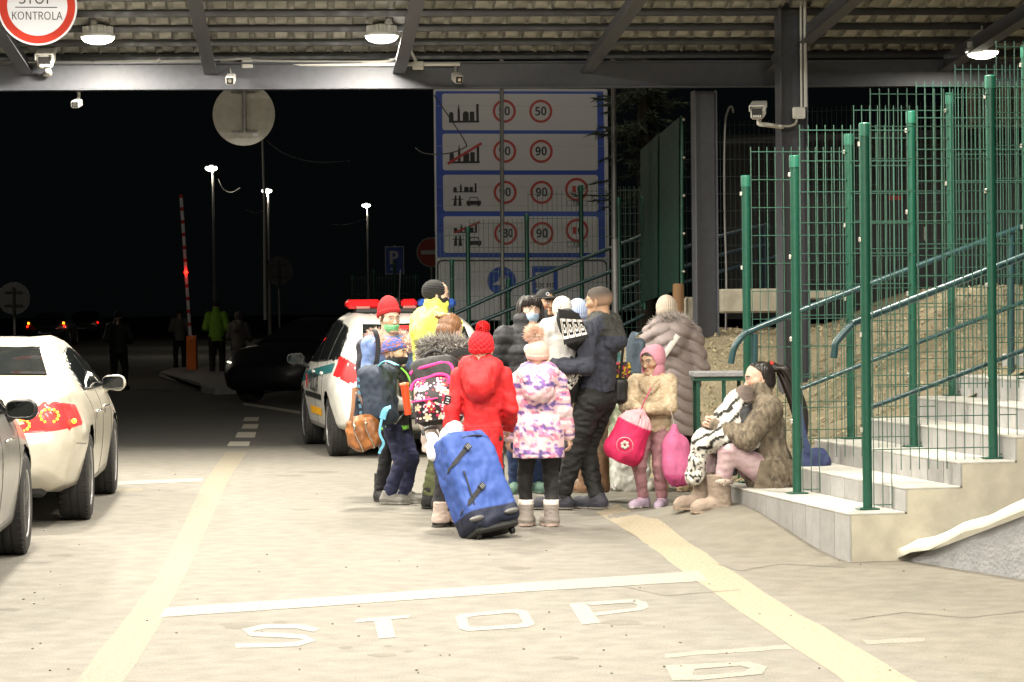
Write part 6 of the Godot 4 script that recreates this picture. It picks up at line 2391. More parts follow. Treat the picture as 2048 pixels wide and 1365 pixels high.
func seated_woman(skin: Color) -> void:
	var at := step_pt(2.52, 0.24, 0.30)
	var r := person("woman with long black hair seated on the lowest step hugging a bundled baby", at, -78)
	var h := 1.62
	var J := pose(h, {"pel": Vector3(0, 0.10, 0.0), "lean": 0.12, "hyaw": -0.06, "hpitch": 0.1, "footL": Vector3(0.06, -0.17, 0.40), "footR": Vector3(-0.10, -0.16, 0.46), "kneeL": Vector3(0.2, 1, 0.5), "kneeR": Vector3(-0.1, 1, 0.5), "handL": Vector3(0.06, 0.44, 0.40), "handR": Vector3(-0.04, 0.45, 0.42), "elbL": Vector3(0.8, -0.9, -0.3), "elbR": Vector3(-0.8, -0.9, -0.3), "turnL": 0.25})
	body(r, J, skin, {"gripL": "grip", "gripR": "grip", "palmL": Vector3(-1, 0, 0.1), "palmR": Vector3(1, 0, 0.1)})
	trousers(r, J, blotch(Color(0.55, 0.40, 0.42), Color(0.50, 0.34, 0.37), 8.0, 0.1), {"loose": 1.12, "fold": 0.010, "cuff": 0.2, "ankle": 0.028})
	shoes(r, J, Color(0.31, 0.245, 0.195), {"sole": Color(0.3, 0.22, 0.15), "shaft": 0.12, "thick": 1.4, "r": 0.032, "len": 0.155, "mat": M.knit})
	for k in ["L", "R"]:
		var a: Vector3 = J["ank" + k].lerp(J["kne" + k], 0.4)
		var ring := []
		for q in 9:
			ring.append(a + Vector3(cos(q * TAU / 8) * 0.058, 0, sin(q * TAU / 8) * 0.058))
		fur(r, "boot_fur", ring, 0.026, 0.022, 420, Color(0.36, 0.29, 0.24), Color(0.5, 0.43, 0.37))
	var camo := func(p: Vector3, _n: Vector3) -> Color:
		var a := blot_noise.get_noise_3d(p.x * 22.0 + 5.0, p.y * 12.0, p.z * 28.0)
		var b := blot_noise.get_noise_3d(p.x * 34.0, p.y * 16.0 + 9.0, p.z * 40.0)
		var c := Color(0.165, 0.132, 0.092).lerp(Color(0.095, 0.077, 0.054), smoothstep(0.02, 0.22, a))
		return c.lerp(Color(0.235, 0.19, 0.137), smoothstep(0.15, 0.32, b))
	jacket(r, J, camo, {"name": "parka", "hem": -0.02, "cut": false, "loose": 1.28, "girth": 1.14, "fold": 0.010, "fold_scale": Vector3(8, 7, 8), "collar": 0.07, "hip": 0.12, "mat": M.cloth, "cell": 0.0135})
	# front flap of the parka hanging over the edge of the step
	var flap := MB.new()
	var rows := []
	for q in 9:
		var t := q / 8.0
		var row := PackedVector3Array()
		for k in 7:
			var s := k / 6.0
			row.append(Vector3(0.205 + 0.02 * sin(s * 9.0 + t * 3.0) - 0.05 * t * t, lerpf(0.2, -0.02 - 0.12 * smoothstep(0.3, 0.9, s), t), lerpf(-0.10, 0.13, s) + 0.09 * t * (s - 0.2)))
		rows.append(row)
	flap.grid(rows, true)
	for k in flap.v.size(): flap.c[k] = camo.call(flap.v[k], Vector3.UP)
	var back := MB.new()
	back.grid(rows.map(func(q): return PackedVector3Array(Array(q).map(func(p): return p - Vector3(0.008, 0, 0)))), false)
	for k in back.v.size(): back.c[k] = camo.call(back.v[k], Vector3.UP)
	flap.add(back)
	obj("parka_flap", flap, M.cloth, r)
	var col := Color(0.016, 0.012, 0.011)
	cap_hair(r, J, col, {"low": -0.075, "thick": 0.010, "front": 0.066})
	var X: Transform3D = J.hx
	var tail := []
	for q in 6:
		tail.append([X * Vector3(0.0, 0.10 - q * 0.01, -0.08), X * Vector3(0.01 * q, 0.05, -0.15 - q * 0.006), X * Vector3(0.03, -0.12, -0.2 - q * 0.01), X * Vector3(0.03, -0.3, -0.235 - q * 0.01), X * Vector3(0.03, -0.5, -0.25), X * Vector3(0.03, -0.62, -0.24)])
	strand_hair(r, "ponytail", tail, 0.02, 70, 0.014, col)
	var tie := MB.new()
	tie.ball(X * Vector3(0.01, 0.10, -0.098), Vector3(0.022, 0.02, 0.018), Basis(), 8)
	obj("hair_tie", tie, M.sign_red, r)
	var er := MB.new()
	er.disc(X * Vector3(0.083, -0.062, -0.002), Vector3(1, 0, 0.2), 0.014, 0.017, 18)
	obj("earring", er, M.chrome, r)
	# the baby
	var b := person("sleeping baby with a ribbed grey hat on the lap of the seated woman", at + Vector3(-0.2, 0.25, 0.08), -78)
	var K := pose(0.95, {"hs": 0.72, "pel": Vector3(0, 0.03, 0.12), "lean": -0.45, "hpitch": -0.1, "hyaw": 3.7, "footL": Vector3(0.04, -0.02, 0.16), "footR": Vector3(-0.04, -0.02, 0.16), "kneeL": Vector3(0, 1, 0.2), "kneeR": Vector3(0, 1, 0.2), "handL": Vector3(0.12, 0.12, 0.15), "handR": Vector3(-0.12, 0.12, 0.15)})
	body(b, K, skin, {"handL": false, "handR": false})
	jacket(b, K, Color(0.03, 0.03, 0.035), {"hem": -0.1, "cut": false, "cell": 0.018})
	beanie(b, K, Color(0.26, 0.21, 0.185), {"rib": 0.0, "brim": -0.04, "tall": 0.01, "tilt": 0.0})
	var rb := MB.new()
	for q in 8:
		rb.col = Color(0.22, 0.175, 0.15)
		var pts := []
		var rad := 0.098 * sin(0.28 + q * 0.16)
		for a in 25:
			pts.append((K.hx as Transform3D) * Vector3(cos(a * TAU / 24) * rad * 0.93, 0.035 + 0.104 * cos(0.28 + q * 0.16), -0.014 + sin(a * TAU / 24) * rad * 1.08))
		rb.tube(pts, 0.0045, 5, false)
	obj("hat_rib", rb, M.knit, b)

func far_people() -> void:
	var skin := Color(0.4, 0.27, 0.2)
	var list := [
		[237, 780, 622, 178, Color(0.012, 0.012, 0.014), Color(0.012, 0.012, 0.014), "dark figure seen from behind beyond the white sedan", false],
		[360, 736, 618, 190, Color(0.13, 0.12, 0.11), Color(0.02, 0.02, 0.022), "dim figure in a grey jacket left of the barrier", false],
		[434, 752, 602, 182, Color(0.15, 0.32, 0.015), Color(0.012, 0.012, 0.014), "guard in a lime green jacket on the far pavement", false],
		[478, 764, 625, 165, Color(0.10, 0.085, 0.08), Color(0.015, 0.015, 0.016), "dim figure in a long hooded coat right of the lime jacket", true],
	]
	for s in list:
		var at := spot(s[0], s[1])
		var h := tall(s[2], at, s[1])
		var r := person(s[6], at, s[3])
		var J := pose(h, {"footL": Vector3(0.11, 0, 0), "footR": Vector3(-0.1, 0, 0.1), "handL": Vector3(0.16, 0.62 * h, 0.22), "handR": Vector3(-0.18, 0.6 * h, 0.2)})
		body(r, J, skin, {"handL": false, "handR": false})
		trousers(r, J, s[5], {"cell": 0.026, "loose": 1.1})
		shoes(r, J, Color(0.015, 0.015, 0.015))
		jacket(r, J, s[4], {"cell": 0.024, "loose": 1.15, "girth": 1.1, "hem": (0.3 if s[7] else 0.46) * h, "hood": 1.0 if s[7] else 0.0, "collar": 0.06})
		if s[7]:
			beanie(r, J, s[4], {"tall": 0.02, "brim": -0.08, "tilt": 0.2})
		else:
			beanie(r, J, Color(0.02, 0.02, 0.022), {"brim": 0.02})
	# reflecting bands at the ankles of the first one, and on its back

# ---------------------------------------------------------------- cars: a lofted skin cut into panels, glass and lamps
# station: z, bottom, sill half width, waist half width, belt half width, belt height, roof half width, roof edge height, top
func ring_at(st: Array, z: float) -> PackedVector2Array:
	var k := 0
	while k < st.size() - 2 and z > st[k + 1][0]:
		k += 1
	var t: float = (z - st[k][0]) / (st[k + 1][0] - st[k][0])
	var a: Array = st[maxi(k - 1, 0)]
	var b: Array = st[k]
	var c: Array = st[k + 1]
	var d: Array = st[mini(k + 2, st.size() - 1)]
	var q := []
	for j in 9:
		var lo := minf(b[j], c[j])
		var hi := maxf(b[j], c[j])
		q.append(clampf(cubic_interpolate(b[j], c[j], a[j], d[j], t), lo - 0.02, hi + 0.02))
	var yb: float = q[1]
	var cp := [Vector2(0, yb), Vector2(q[2] * 0.86, yb), Vector2(q[2], yb + 0.05), Vector2(q[3], lerpf(yb, q[5], 0.62)), Vector2(q[4], q[5]), Vector2(q[6], q[7]), Vector2(q[6] * 0.55, lerpf(q[7], q[8], 0.8)), Vector2(0, q[8])]
	var n := [2, 2, 7, 6, 9, 3, 3]
	var out := PackedVector2Array()
	for s in 7:
		for j in n[s]:
			var u: float = float(j) / n[s]
			var p0: Vector2 = cp[maxi(s - 1, 0)] if s > 0 else Vector2(-cp[1].x, cp[1].y)
			var p3: Vector2 = cp[mini(s + 2, 7)]
			var p: Vector2 = cp[s].cubic_interpolate(cp[s + 1], p0, p3, u)
			if s < 2: p = cp[s].lerp(cp[s + 1], u)
			out.append(p)
	out.append(cp[7])
	return out

const TOP_FROM := 26                                          # ring points from here on belong to roof, bonnet and boot

func skin_x(st: Array, z: float, y: float) -> float:
	var r := ring_at(st, z)
	for k in range(4, TOP_FROM + 2):
		if (r[k].y - y) * (r[k + 1].y - y) <= 0.0:
			return lerpf(r[k].x, r[k + 1].x, (y - r[k].y) / (r[k + 1].y - r[k].y + 1e-6))
	return r[16].x

func poly_sd(p: Vector2, poly: PackedVector2Array) -> Array:   # [signed distance, nearest edge point]
	var best := 1e9
	var at := p
	for k in poly.size():
		var c := Geometry2D.get_closest_point_to_segment(p, poly[k], poly[(k + 1) % poly.size()])
		var d := p.distance_to(c)
		if d < best:
			best = d
			at = c
	return [-best if Geometry2D.is_point_in_polygon(p, poly) else best, at]

func pv(a: Array) -> PackedVector2Array:
	var o := PackedVector2Array()
	for p in a: o.append(Vector2(p[0], p[1]))
	return o

# spec: st, wheels [z front, z rear, radius, width, half track], windows, back_glass, front_glass, tail, paint
func car(called: String, label: String, at: Vector3, yaw: float, s: Dictionary) -> Node3D:
	var t := thing(called, label, "car", at, deg_to_rad(yaw), s.get("group", ""))
	var st: Array = s.st
	var z0: float = st[0][0]
	var z1: float = st[-1][0]
	var zs := []
	var step: float = s.get("step", 0.045)
	var n := int((z1 - z0) / step)
	for k in n + 1:
		zs.append(lerpf(z0, z1, float(k) / n))
	for g in [s.back_glass, s.front_glass]:
		for e in g:
			var best := 0
			for k in zs.size():
				if absf(zs[k] - e) < absf(zs[best] - e): best = k
			zs[best] = e
	var rows := []
	var m := 0
	for z in zs:
		var r := ring_at(st, z)
		m = r.size()
		var row := PackedVector3Array()
		for k in m:
			row.append(Vector3(r[k].x, r[k].y, z))
		for k in range(m - 2, -1, -1):
			row.append(Vector3(-r[k].x, r[k].y, z))
		rows.append(row)
	# closed, slightly bulging ends
	for e in 2:
		var base: PackedVector3Array = rows[0] if e == 0 else rows[-1]
		var c := Vector3(0, (base[0].y + base[m - 1].y) * 0.5, base[0].z)
		for q in 7:
			var f := 1.0 - (q + 1) / 7.0
			var row := PackedVector3Array()
			for p in base:
				var w := c + (p - c) * f
				w.z += (-1.0 if e == 0 else 1.0) * (0.05 * (1.0 - f * f) + (0.035 * smoothstep(0.1, 0.0, absf(w.y - 0.5) - 0.12) * (1.0 - pow(f, 6.0))))
				row.append(w)
			if e == 0: rows.push_front(row)
			else: rows.append(row)
	# snap vertices to the outlines of windows, wheel arches and lamps
	var arches := []
	for wz in [s.wheels[0], s.wheels[1]]:
		var c := PackedVector2Array()
		for q in 40:
			c.append(Vector2(wz, s.wheels[2]) + Vector2(cos(q * TAU / 40), sin(q * TAU / 40)) * (s.wheels[2] + 0.055))
		arches.append(c)
	var wins := []
	for w in s.windows:
		wins.append(pv(w))
	var tail: PackedVector2Array = pv(s.get("tail", []))
	var tz: float = s.get("tail_z", z0 + 0.3)
	for r in rows:
		for k in r.size():
			var p: Vector3 = r[k]
			var side := absf(p.x) > 0.42
			if not side: continue
			var q := Vector2(p.z, p.y)
			for c in arches:
				var sd := poly_sd(q, c)
				if absf(sd[0]) < 0.026: q = sd[1]
			for c in wins:
				var sd := poly_sd(q, c)
				if absf(sd[0]) < 0.019: q = sd[1]
			p = Vector3(p.x, q.y, q.x)
			if tail.size() > 0 and p.z < tz:
				var sd := poly_sd(Vector2(absf(p.x), p.y), tail)
				if absf(sd[0]) < 0.018: p = Vector3(sd[1].x * signf(p.x), sd[1].y, p.z)
			r[k] = p
	var all := MB.new()
	all.grid(rows, true)
	var parts := {}
	var nc: int = rows[0].size()
	for r in rows.size() - 1:
		for k in nc - 1:
			var a := r * nc + k
			var ids := [a, a + 1, a + nc + 1, a + nc]
			var mid := (all.v[ids[0]] + all.v[ids[1]] + all.v[ids[2]] + all.v[ids[3]]) * 0.25
			var q := Vector2(mid.z, mid.y)
			var kk := mini(k, nc - 2 - k)
			var part := "body"
			if absf(mid.x) > 0.42:
				for c in arches:
					if Geometry2D.is_point_in_polygon(q, c): part = ""
				for j in wins.size():
					if Geometry2D.is_point_in_polygon(q, wins[j]): part = "window_%d_%d" % [j, 0 if mid.x > 0 else 1]
				if tail.size() > 0 and mid.z < tz and Geometry2D.is_point_in_polygon(Vector2(absf(mid.x), mid.y), tail):
					part = "tail_light_%d" % (0 if mid.x > 0 else 1)
			if part == "body" and kk >= TOP_FROM + 1:
				if mid.z > s.back_glass[0] and mid.z < s.back_glass[1]: part = "rear_window"
				if mid.z > s.front_glass[0] and mid.z < s.front_glass[1]: part = "windscreen"
			if part == "body" and mid.y < s.get("skirt", 0.0): part = "lower_trim"
			if part == "": continue
			if not parts.has(part): parts[part] = MB.new()
			var mb: MB = parts[part]
			var push: float = 0.010 if part.begins_with("window_0") or part.begins_with("window_1") or part.begins_with("window_2") or part in ["rear_window", "windscreen"] else 0.0
			var b := mb.v.size()
			for i in ids:
				mb.vert(all.v[i] - all.n[i] * push, all.n[i])
			mb.i.append_array([b, b + 1, b + 2, b, b + 2, b + 3])
	for p in parts:
		var mt: Material = s.paint
		var nm: String = p
		if p == "lower_trim": mt = M.black
		elif p.begins_with("window") or p in ["rear_window", "windscreen"]:
			mt = M.glass_dark
			if p.begins_with("window_"): nm = "window"
		elif p.begins_with("tail"):
			mt = M.tail
			nm = "tail_light"
		obj(nm, parts[p], mt, t)
	for w in s.windows:
		for sx in [1.0, -1.0]:
			obj("window_seal", line_on(st, w + [w[0]], sx, 0.011), M.black, t)
	# wheels
	for wz in [s.wheels[0], s.wheels[1]]:
		for sx in [1.0, -1.0]:
			car_wheel(t, Vector3(sx * s.wheels[4], s.wheels[2], wz), s.wheels[2], s.wheels[3], sx)
			var well := MB.new()
			well.lathe([[s.wheels[2] + 0.06, -0.3], [s.wheels[2] + 0.06, 0.09]], Vector3(sx * (s.wheels[4] - 0.08), s.wheels[2], wz), Vector3(sx, 0, 0), 28)
			for k in well.v.size():
				if well.v[k].y < 0.3: well.v[k].y = 0.3
			obj("wheel_well", well, M.black, t)
	return t

func car_wheel(t: Node3D, c: Vector3, r: float, w: float, sx: float) -> void:
	var wh := Node3D.new()
	wh.name = "wheel"
	t.add_child(wh, true)
	wh.position = c
	var ax := Vector3(sx, 0, 0)
	var ty := MB.new()
	var h := w / 2
	ty.lathe([[r * 0.66, -h], [r * 0.9, -h], [r * 0.985, -h * 0.8], [r, -h * 0.5], [r, -h * 0.3], [r * 0.985, -h * 0.27], [r * 0.985, -h * 0.2], [r, -h * 0.17], [r, h * 0.17], [r * 0.985, h * 0.2], [r * 0.985, h * 0.27], [r, h * 0.3], [r, h * 0.5], [r * 0.985, h * 0.8], [r * 0.9, h], [r * 0.68, h * 0.98], [r * 0.66, h * 0.9]], Vector3.ZERO, ax, 40)
	for q in 44:
		var a := q * TAU / 44
		var d := Vector3(0, cos(a), sin(a))
		ty.box(d * r * 0.985 + ax * h * 0.62, Vector3(w * 0.26, r * 0.03, r * 0.09), Basis(Vector3.RIGHT, a))
		ty.box(d * r * 0.985 - ax * h * 0.62, Vector3(w * 0.26, r * 0.03, r * 0.09), Basis(Vector3.RIGHT, a))
	obj("tyre", ty, M.rubber, wh)
	var ri := MB.new()
	ri.lathe([[r * 0.6, h * 0.1], [r * 0.62, h * 0.9], [r * 0.665, h * 0.96], [r * 0.68, h * 0.9]], Vector3.ZERO, ax, 36)
	for q in 7:
		var a := q * TAU / 7
		var d := Vector3(0, cos(a), sin(a))
		for e in [-0.10, 0.10]:
			var d2 := Vector3(0, cos(a + e), sin(a + e))
			wire(ri, d * r * 0.12 + ax * h * 0.7, d2 * r * 0.63 + ax * h * 0.78, r * 0.035)
	ri.lathe([[r * 0.17, h * 0.5], [r * 0.16, h * 0.8], [0.0, h * 0.86]], Vector3.ZERO, ax, 20)
	obj("rim", ri, M.rim_metal, wh)
	var br := MB.new()
	br.disc(ax * h * 0.15, ax, 0.0, r * 0.6, 24)
	obj("brake_disc", br, M.black, wh)

func patch(st: Array, za: float, zb: float, ya: Array, yb: Array, sx: float, off := 0.004, n := 14) -> MB:
	# a decal lying on the flank between two heights
	var mb := MB.new()
	var rows := []
	for r in 7:
		var row := PackedVector3Array()
		for k in n + 1:
			var u := float(k) / n
			var z := lerpf(za, zb, u)
			var y := lerpf(lerpf(ya[0], ya[1], u), lerpf(yb[0], yb[1], u), r / 6.0)
			row.append(Vector3(sx * (skin_x(st, z, y) + off), y, z))
		rows.append(row)
	mb.grid(rows, sx > 0)
	return mb

func line_on(st: Array, pts: Array, sx: float, r := 0.0035) -> MB:
	var mb := MB.new()
	var path := []
	for k in pts.size() - 1:
		for q in 6:
			var z := lerpf(pts[k][0], pts[k + 1][0], q / 5.0)
			var y := lerpf(pts[k][1], pts[k + 1][1], q / 5.0)
			path.append(Vector3(sx * skin_x(st, z, y), y, z))
	mb.tube(path, r, 5)
	return mb

func side_mirror(t: Node3D, at: Vector3, sx: float, paint: Material) -> void:
	var f := Field.new(Vector3(-0.16, -0.12, -0.1), Vector3(0.16, 0.12, 0.14), 0.009)
	f.cone(Vector3(-0.04, 0.0, 0.0), Vector3(0.035, 0.005, 0.0), 0.07, 0.06, 0.02, Vector3.BACK, 0.85)
	f.cone(Vector3(-sx * 0.07, -0.05, 0.0), Vector3(-sx * 0.15, -0.085, 0.02), 0.03, 0.025, 0.02)
	f.cut(Vector3(0, 0, -0.028), Vector3.FORWARD)
	var mb := MB.new()
	f.emit(mb, Color.WHITE)
	var m2 := MB.new()
	m2.add(mb, Transform3D(Basis(), at))
	var o := obj("side_mirror", m2, paint, t)
	var g := MB.new()
	var ring := PackedVector2Array()
	for q in 28:
		var a := q * TAU / 28
		ring.append(Vector2(0.083 * signf(cos(a)) * pow(absf(cos(a)), 0.5), 0.049 * signf(sin(a)) * pow(absf(sin(a)), 0.55) + 0.002))
	g.prism(ring, 0.003, Transform3D(Basis(Vector3.UP, PI), at + Vector3(0, 0, -0.032)))
	obj("mirror_glass", g, M.mirror, o)
	var rim := MB.new()
	var pth := []
	for p in ring: pth.append(at + Vector3(-p.x * 1.04, p.y * 1.06, -0.031))
	pth.append(pth[0])
	rim.tube(pth, 0.006, 6)
	obj("mirror_rim", rim, M.black, o)

const SEDAN := [
	[-2.37, 0.36, 0.66, 0.75, 0.70, 0.80, 0.60, 0.90, 0.93], [-2.28, 0.28, 0.75, 0.83, 0.77, 0.86, 0.67, 0.985, 1.01], [-1.98, 0.25, 0.80, 0.885, 0.81, 0.92, 0.71, 1.02, 1.045],
	[-1.62, 0.24, 0.82, 0.90, 0.835, 0.945, 0.68, 1.06, 1.085], [-1.1, 0.22, 0.83, 0.90, 0.84, 0.95, 0.58, 1.235, 1.265], [-0.6, 0.20, 0.83, 0.895, 0.84, 0.94, 0.55, 1.325, 1.365],
	[0.0, 0.19, 0.83, 0.89, 0.84, 0.92, 0.555, 1.35, 1.388], [0.5, 0.19, 0.83, 0.885, 0.84, 0.915, 0.57, 1.31, 1.35], [0.95, 0.19, 0.83, 0.885, 0.84, 0.91, 0.62, 1.16, 1.2],
	[1.4, 0.2, 0.82, 0.89, 0.82, 0.89, 0.70, 0.965, 1.0], [1.85, 0.2, 0.80, 0.88, 0.79, 0.83, 0.66, 0.89, 0.93], [2.2, 0.22, 0.74, 0.80, 0.69, 0.71, 0.55, 0.77, 0.80], [2.38, 0.3, 0.58, 0.64, 0.55, 0.60, 0.44, 0.65, 0.67]]
const HATCH := [
	[-2.08, 0.42, 0.60, 0.69, 0.67, 0.84, 0.58, 0.99, 1.01], [-2.0, 0.32, 0.73, 0.81, 0.78, 0.92, 0.66, 1.09, 1.11], [-1.84, 0.28, 0.79, 0.87, 0.82, 0.95, 0.65, 1.22, 1.25],
	[-1.6, 0.26, 0.82, 0.90, 0.84, 0.97, 0.62, 1.37, 1.41], [-1.2, 0.24, 0.83, 0.90, 0.845, 0.97, 0.60, 1.45, 1.49], [-0.5, 0.22, 0.83, 0.895, 0.85, 0.96, 0.60, 1.475, 1.515],
	[0.1, 0.21, 0.83, 0.89, 0.85, 0.94, 0.60, 1.45, 1.49], [0.7, 0.21, 0.83, 0.89, 0.845, 0.925, 0.625, 1.29, 1.33], [1.25, 0.22, 0.82, 0.89, 0.83, 0.91, 0.70, 1.02, 1.06],
	[1.7, 0.23, 0.79, 0.86, 0.78, 0.86, 0.66, 0.91, 0.94], [2.05, 0.3, 0.68, 0.75, 0.65, 0.71, 0.5, 0.77, 0.79], [2.2, 0.36, 0.5, 0.56, 0.5, 0.6, 0.4, 0.66, 0.68]]

func vehicles() -> void:
	M.tail = mat("tail_glass", lin(0.5, 0.012, 0.015), 0.12)
	M.tail.clearcoat_enabled = true
	M.rim_metal = mat("rim_metal", lin(0.42, 0.42, 0.43), 0.35, 0.6)
	M.mirror = mat("mirror_glass", lin(0.06, 0.065, 0.065), 0.03, 0.9)
	var coat := func(nm: String, c: Color, rough: float) -> StandardMaterial3D:
		var m := dress(mat(nm, c, rough), 0.7, noise_tex(0.012, 4, 0.86, 1.0, false, 0, FastNoiseLite.TYPE_SIMPLEX, 512, 41), null, 0, false)
		m.clearcoat_enabled = true
		m.clearcoat = 0.5
		m.clearcoat_roughness = 0.12
		return m
	var spec := {
		"st": SEDAN, "wheels": [1.43, -1.42, 0.335, 0.235, 0.775], "skirt": 0.215, "step": 0.032, "tail_z": -2.0,
		"windows": [[[-1.22, 0.985], [-0.95, 1.14], [-0.55, 1.25], [-0.13, 1.29], [-0.08, 0.965]], [[-0.03, 0.965], [-0.08, 1.29], [0.38, 1.255], [0.74, 1.12], [1.08, 0.955]]],
		"back_glass": [-1.52, -0.92], "front_glass": [0.72, 1.36],
		"tail": [[0.38, 0.705], [0.62, 0.93], [0.72, 0.93], [0.90, 0.87], [0.90, 0.75], [0.66, 0.71]],
		"paint": coat.call("white_paint", lin(0.52, 0.485, 0.395), 0.3)}
	var sed := car("sedan", "white sedan with lit red tail lights seen from behind at the left edge", Vector3(-4.22, 0, -22.29), 184.5, spec)
	for o in sed.get_children():
		if o.name.begins_with("tail_light"): sedan_tail.append(o.mesh.surface_get_arrays(0)[Mesh.ARRAY_VERTEX])
	# ring lights of the right tail lamp, and of the left one
	var led := glow("tail_led", Color(1.0, 0.55, 0.16), 5.0)
	for sx in [-1.0, 1.0]:
		for g in [[0.665, 0.83, 0.062, 12, 0], [0.47, 0.765, 0.05, 7, 1]]:
			for q in g[3]:
				var a: float = q * TAU / 12.0 - (1.3 if g[4] else 0.0)
				var x: float = g[0] + cos(a) * g[2] * 1.05
				var y: float = g[1] + sin(a) * g[2] * 0.8
				var p := tail_point(sx * x, y)
				var b := MB.new()
				b.ball(p, Vector3.ONE * 0.0115, Basis(), 6)
				obj("tail_led", b, led, sed)
		var ind := MB.new()
		ind.ball(tail_point(sx * 0.835, 0.785), Vector3.ONE * 0.02, Basis(), 6)
		obj("tail_led", ind, led, sed)
	var hi := MB.new()
	hi.box(Vector3(0.05, 1.335, -1.0), Vector3(0.34, 0.012, 0.03), Basis(Vector3.RIGHT, -0.5), 0.003)
	obj("high_brake_light", hi, M.tail, sed)
	for sx in [-1.0, 1.0]:
		var ex := MB.new()
		ex.lathe([[0.058, 0.0], [0.058, 0.16], [0.053, 0.165], [0.046, 0.15], [0.046, 0.04], [0.0, 0.04]], Vector3(sx * 0.47, 0.33, -2.28), Vector3(0, 0, -1), 24)
		obj("exhaust_pipe", ex, M.chrome, sed)
	var um := MB.new()
	um.box(Vector3(0, 0.3, -2.2), Vector3(1.25, 0.14, 0.2), Basis(), 0.03)
	obj("bumper_lower", um, M.black, sed)
	for sx in [-1.0, 1.0]:
		obj("door_seam", line_on(SEDAN, [[-0.06, 0.95], [-0.05, 0.6], [-0.02, 0.27]], sx), M.black, sed)
		obj("door_seam", line_on(SEDAN, [[-1.22, 0.97], [-1.05, 0.75], [-1.0, 0.55]], sx), M.black, sed)
		obj("door_seam", line_on(SEDAN, [[1.0, 0.93], [1.02, 0.6], [0.98, 0.3], [-0.9, 0.27]], sx), M.black, sed)
		obj("bumper_seam", line_on(SEDAN, [[-2.2, 0.62], [-1.85, 0.60]], sx), M.black, sed)
		for z in [-0.92, 0.16]:
			var hd := MB.new()
			hd.tube(smooth([Vector3(sx * (skin_x(SEDAN, z, 0.80) + 0.005), 0.80, z), Vector3(sx * (skin_x(SEDAN, z, 0.8) + 0.035), 0.81, z + 0.05), Vector3(sx * (skin_x(SEDAN, z, 0.8) + 0.035), 0.81, z + 0.17), Vector3(sx * (skin_x(SEDAN, z, 0.8) + 0.005), 0.80, z + 0.22)]), 0.011, 7)
			obj("door_handle", hd, M.chrome, sed)
		side_mirror(sed, Vector3(sx * 0.915, 0.975, 0.85), sx, spec.paint)
	# grey car, the same body in grey, in front at the left edge
	var grey := spec.duplicate()
	grey.paint = coat.call("grey_paint", lin(0.20, 0.195, 0.185), 0.3)
	var gc := car("grey_car", "dusty grey car cut off by the left edge, nearest the camera", Vector3(-3.97, 0, -16.54), 184.5, grey)
	for sx in [-1.0, 1.0]:
		obj("door_seam", line_on(SEDAN, [[-0.06, 0.95], [-0.05, 0.6], [-0.02, 0.27]], sx), M.black, gc)
		obj("door_seam", line_on(SEDAN, [[1.0, 0.93], [1.04, 0.6], [0.98, 0.3], [-0.9, 0.27]], sx), M.black, gc)
		for z in [-0.92, 0.16]:
			var hd := MB.new()
			hd.tube(smooth([Vector3(sx * (skin_x(SEDAN, z, 0.80) + 0.005), 0.80, z), Vector3(sx * (skin_x(SEDAN, z, 0.8) + 0.035), 0.81, z + 0.05), Vector3(sx * (skin_x(SEDAN, z, 0.8) + 0.035), 0.81, z + 0.17), Vector3(sx * (skin_x(SEDAN, z, 0.8) + 0.005), 0.80, z + 0.22)]), 0.011, 7)
			obj("door_handle", hd, M.chrome, gc)
		side_mirror(gc, Vector3(sx * 0.925, 0.975, 0.72), sx, M.black)
	police_car(coat)
	# cars in the dark
	var far := spec.duplicate()
	far.paint = mat("black_paint", lin(0.006, 0.006, 0.008), 0.45)
	far.step = 0.12
	for c in [["dark_car", "dark car with red and amber tail lights far beyond the white sedan", at_depth(104, 640, 116.0), 183.0, 0.62, 1.17], ["dark_car", "farther dark car with small glittering tail lights", at_depth(172, 645, 140.0), 184.0, 0.6, 0.95]]:
		var p: Vector3 = c[2]
		p.y = 0.0
		var k := car(c[0], c[1], p, c[3], far)
		for sx in [-1.0, 1.0]:
			for q in [[0.0, Color(1.0, 0.12, 0.05)], [0.14, Color(1.0, 0.5, 0.1)]]:
				if c[5] < 1.0 and q[0] > 0.0: continue
				var b := MB.new()
				b.ball(Vector3(sx * 0.72, 0.82 + q[0], -2.3), Vector3(0.09, 0.05, 0.04) if q[0] == 0.0 else Vector3(0.05, 0.05, 0.04), Basis(), 8)
				obj("tail_light", b, glow("far_tail_light", q[1], 7.0 if c[5] > 1.0 else 2.5), k)
		var pl := MB.new()
		pl.box(Vector3(0.05, 0.58, -2.44), Vector3(0.5, 0.1, 0.02), Basis(), 0.004)
		obj("number_plate", pl, M.sign_white, k)
	var dp := at_depth(668, 640, 47.0)
	dp.y = 0.0
	var dk := car("dark_car", "dark car facing the camera in the dark left of the police car", dp, -28.0, far)
	for sx in [-1.0, 1.0]:
		var b := MB.new()
		b.box(Vector3(sx * 0.55, 0.66, 2.28), Vector3(0.24, 0.03, 0.05), Basis(Vector3.BACK, sx * 0.25), 0.01)
		obj("headlight", b, glow("running_light", Color(1.0, 0.97, 0.88), 1.6), dk)

var sedan_tail := []
func tail_point(x: float, y: float) -> Vector3:
	# the surface point of the sedan's tail near that place, seen from behind
	var z := -1.9
	for o in sedan_tail:
		for p in o:
			var d := Vector2(p.x - x, p.y - y).length()
			if d < 0.05: z = minf(z, p.z + d * 0.35)
	return Vector3(x, y, z - 0.004)

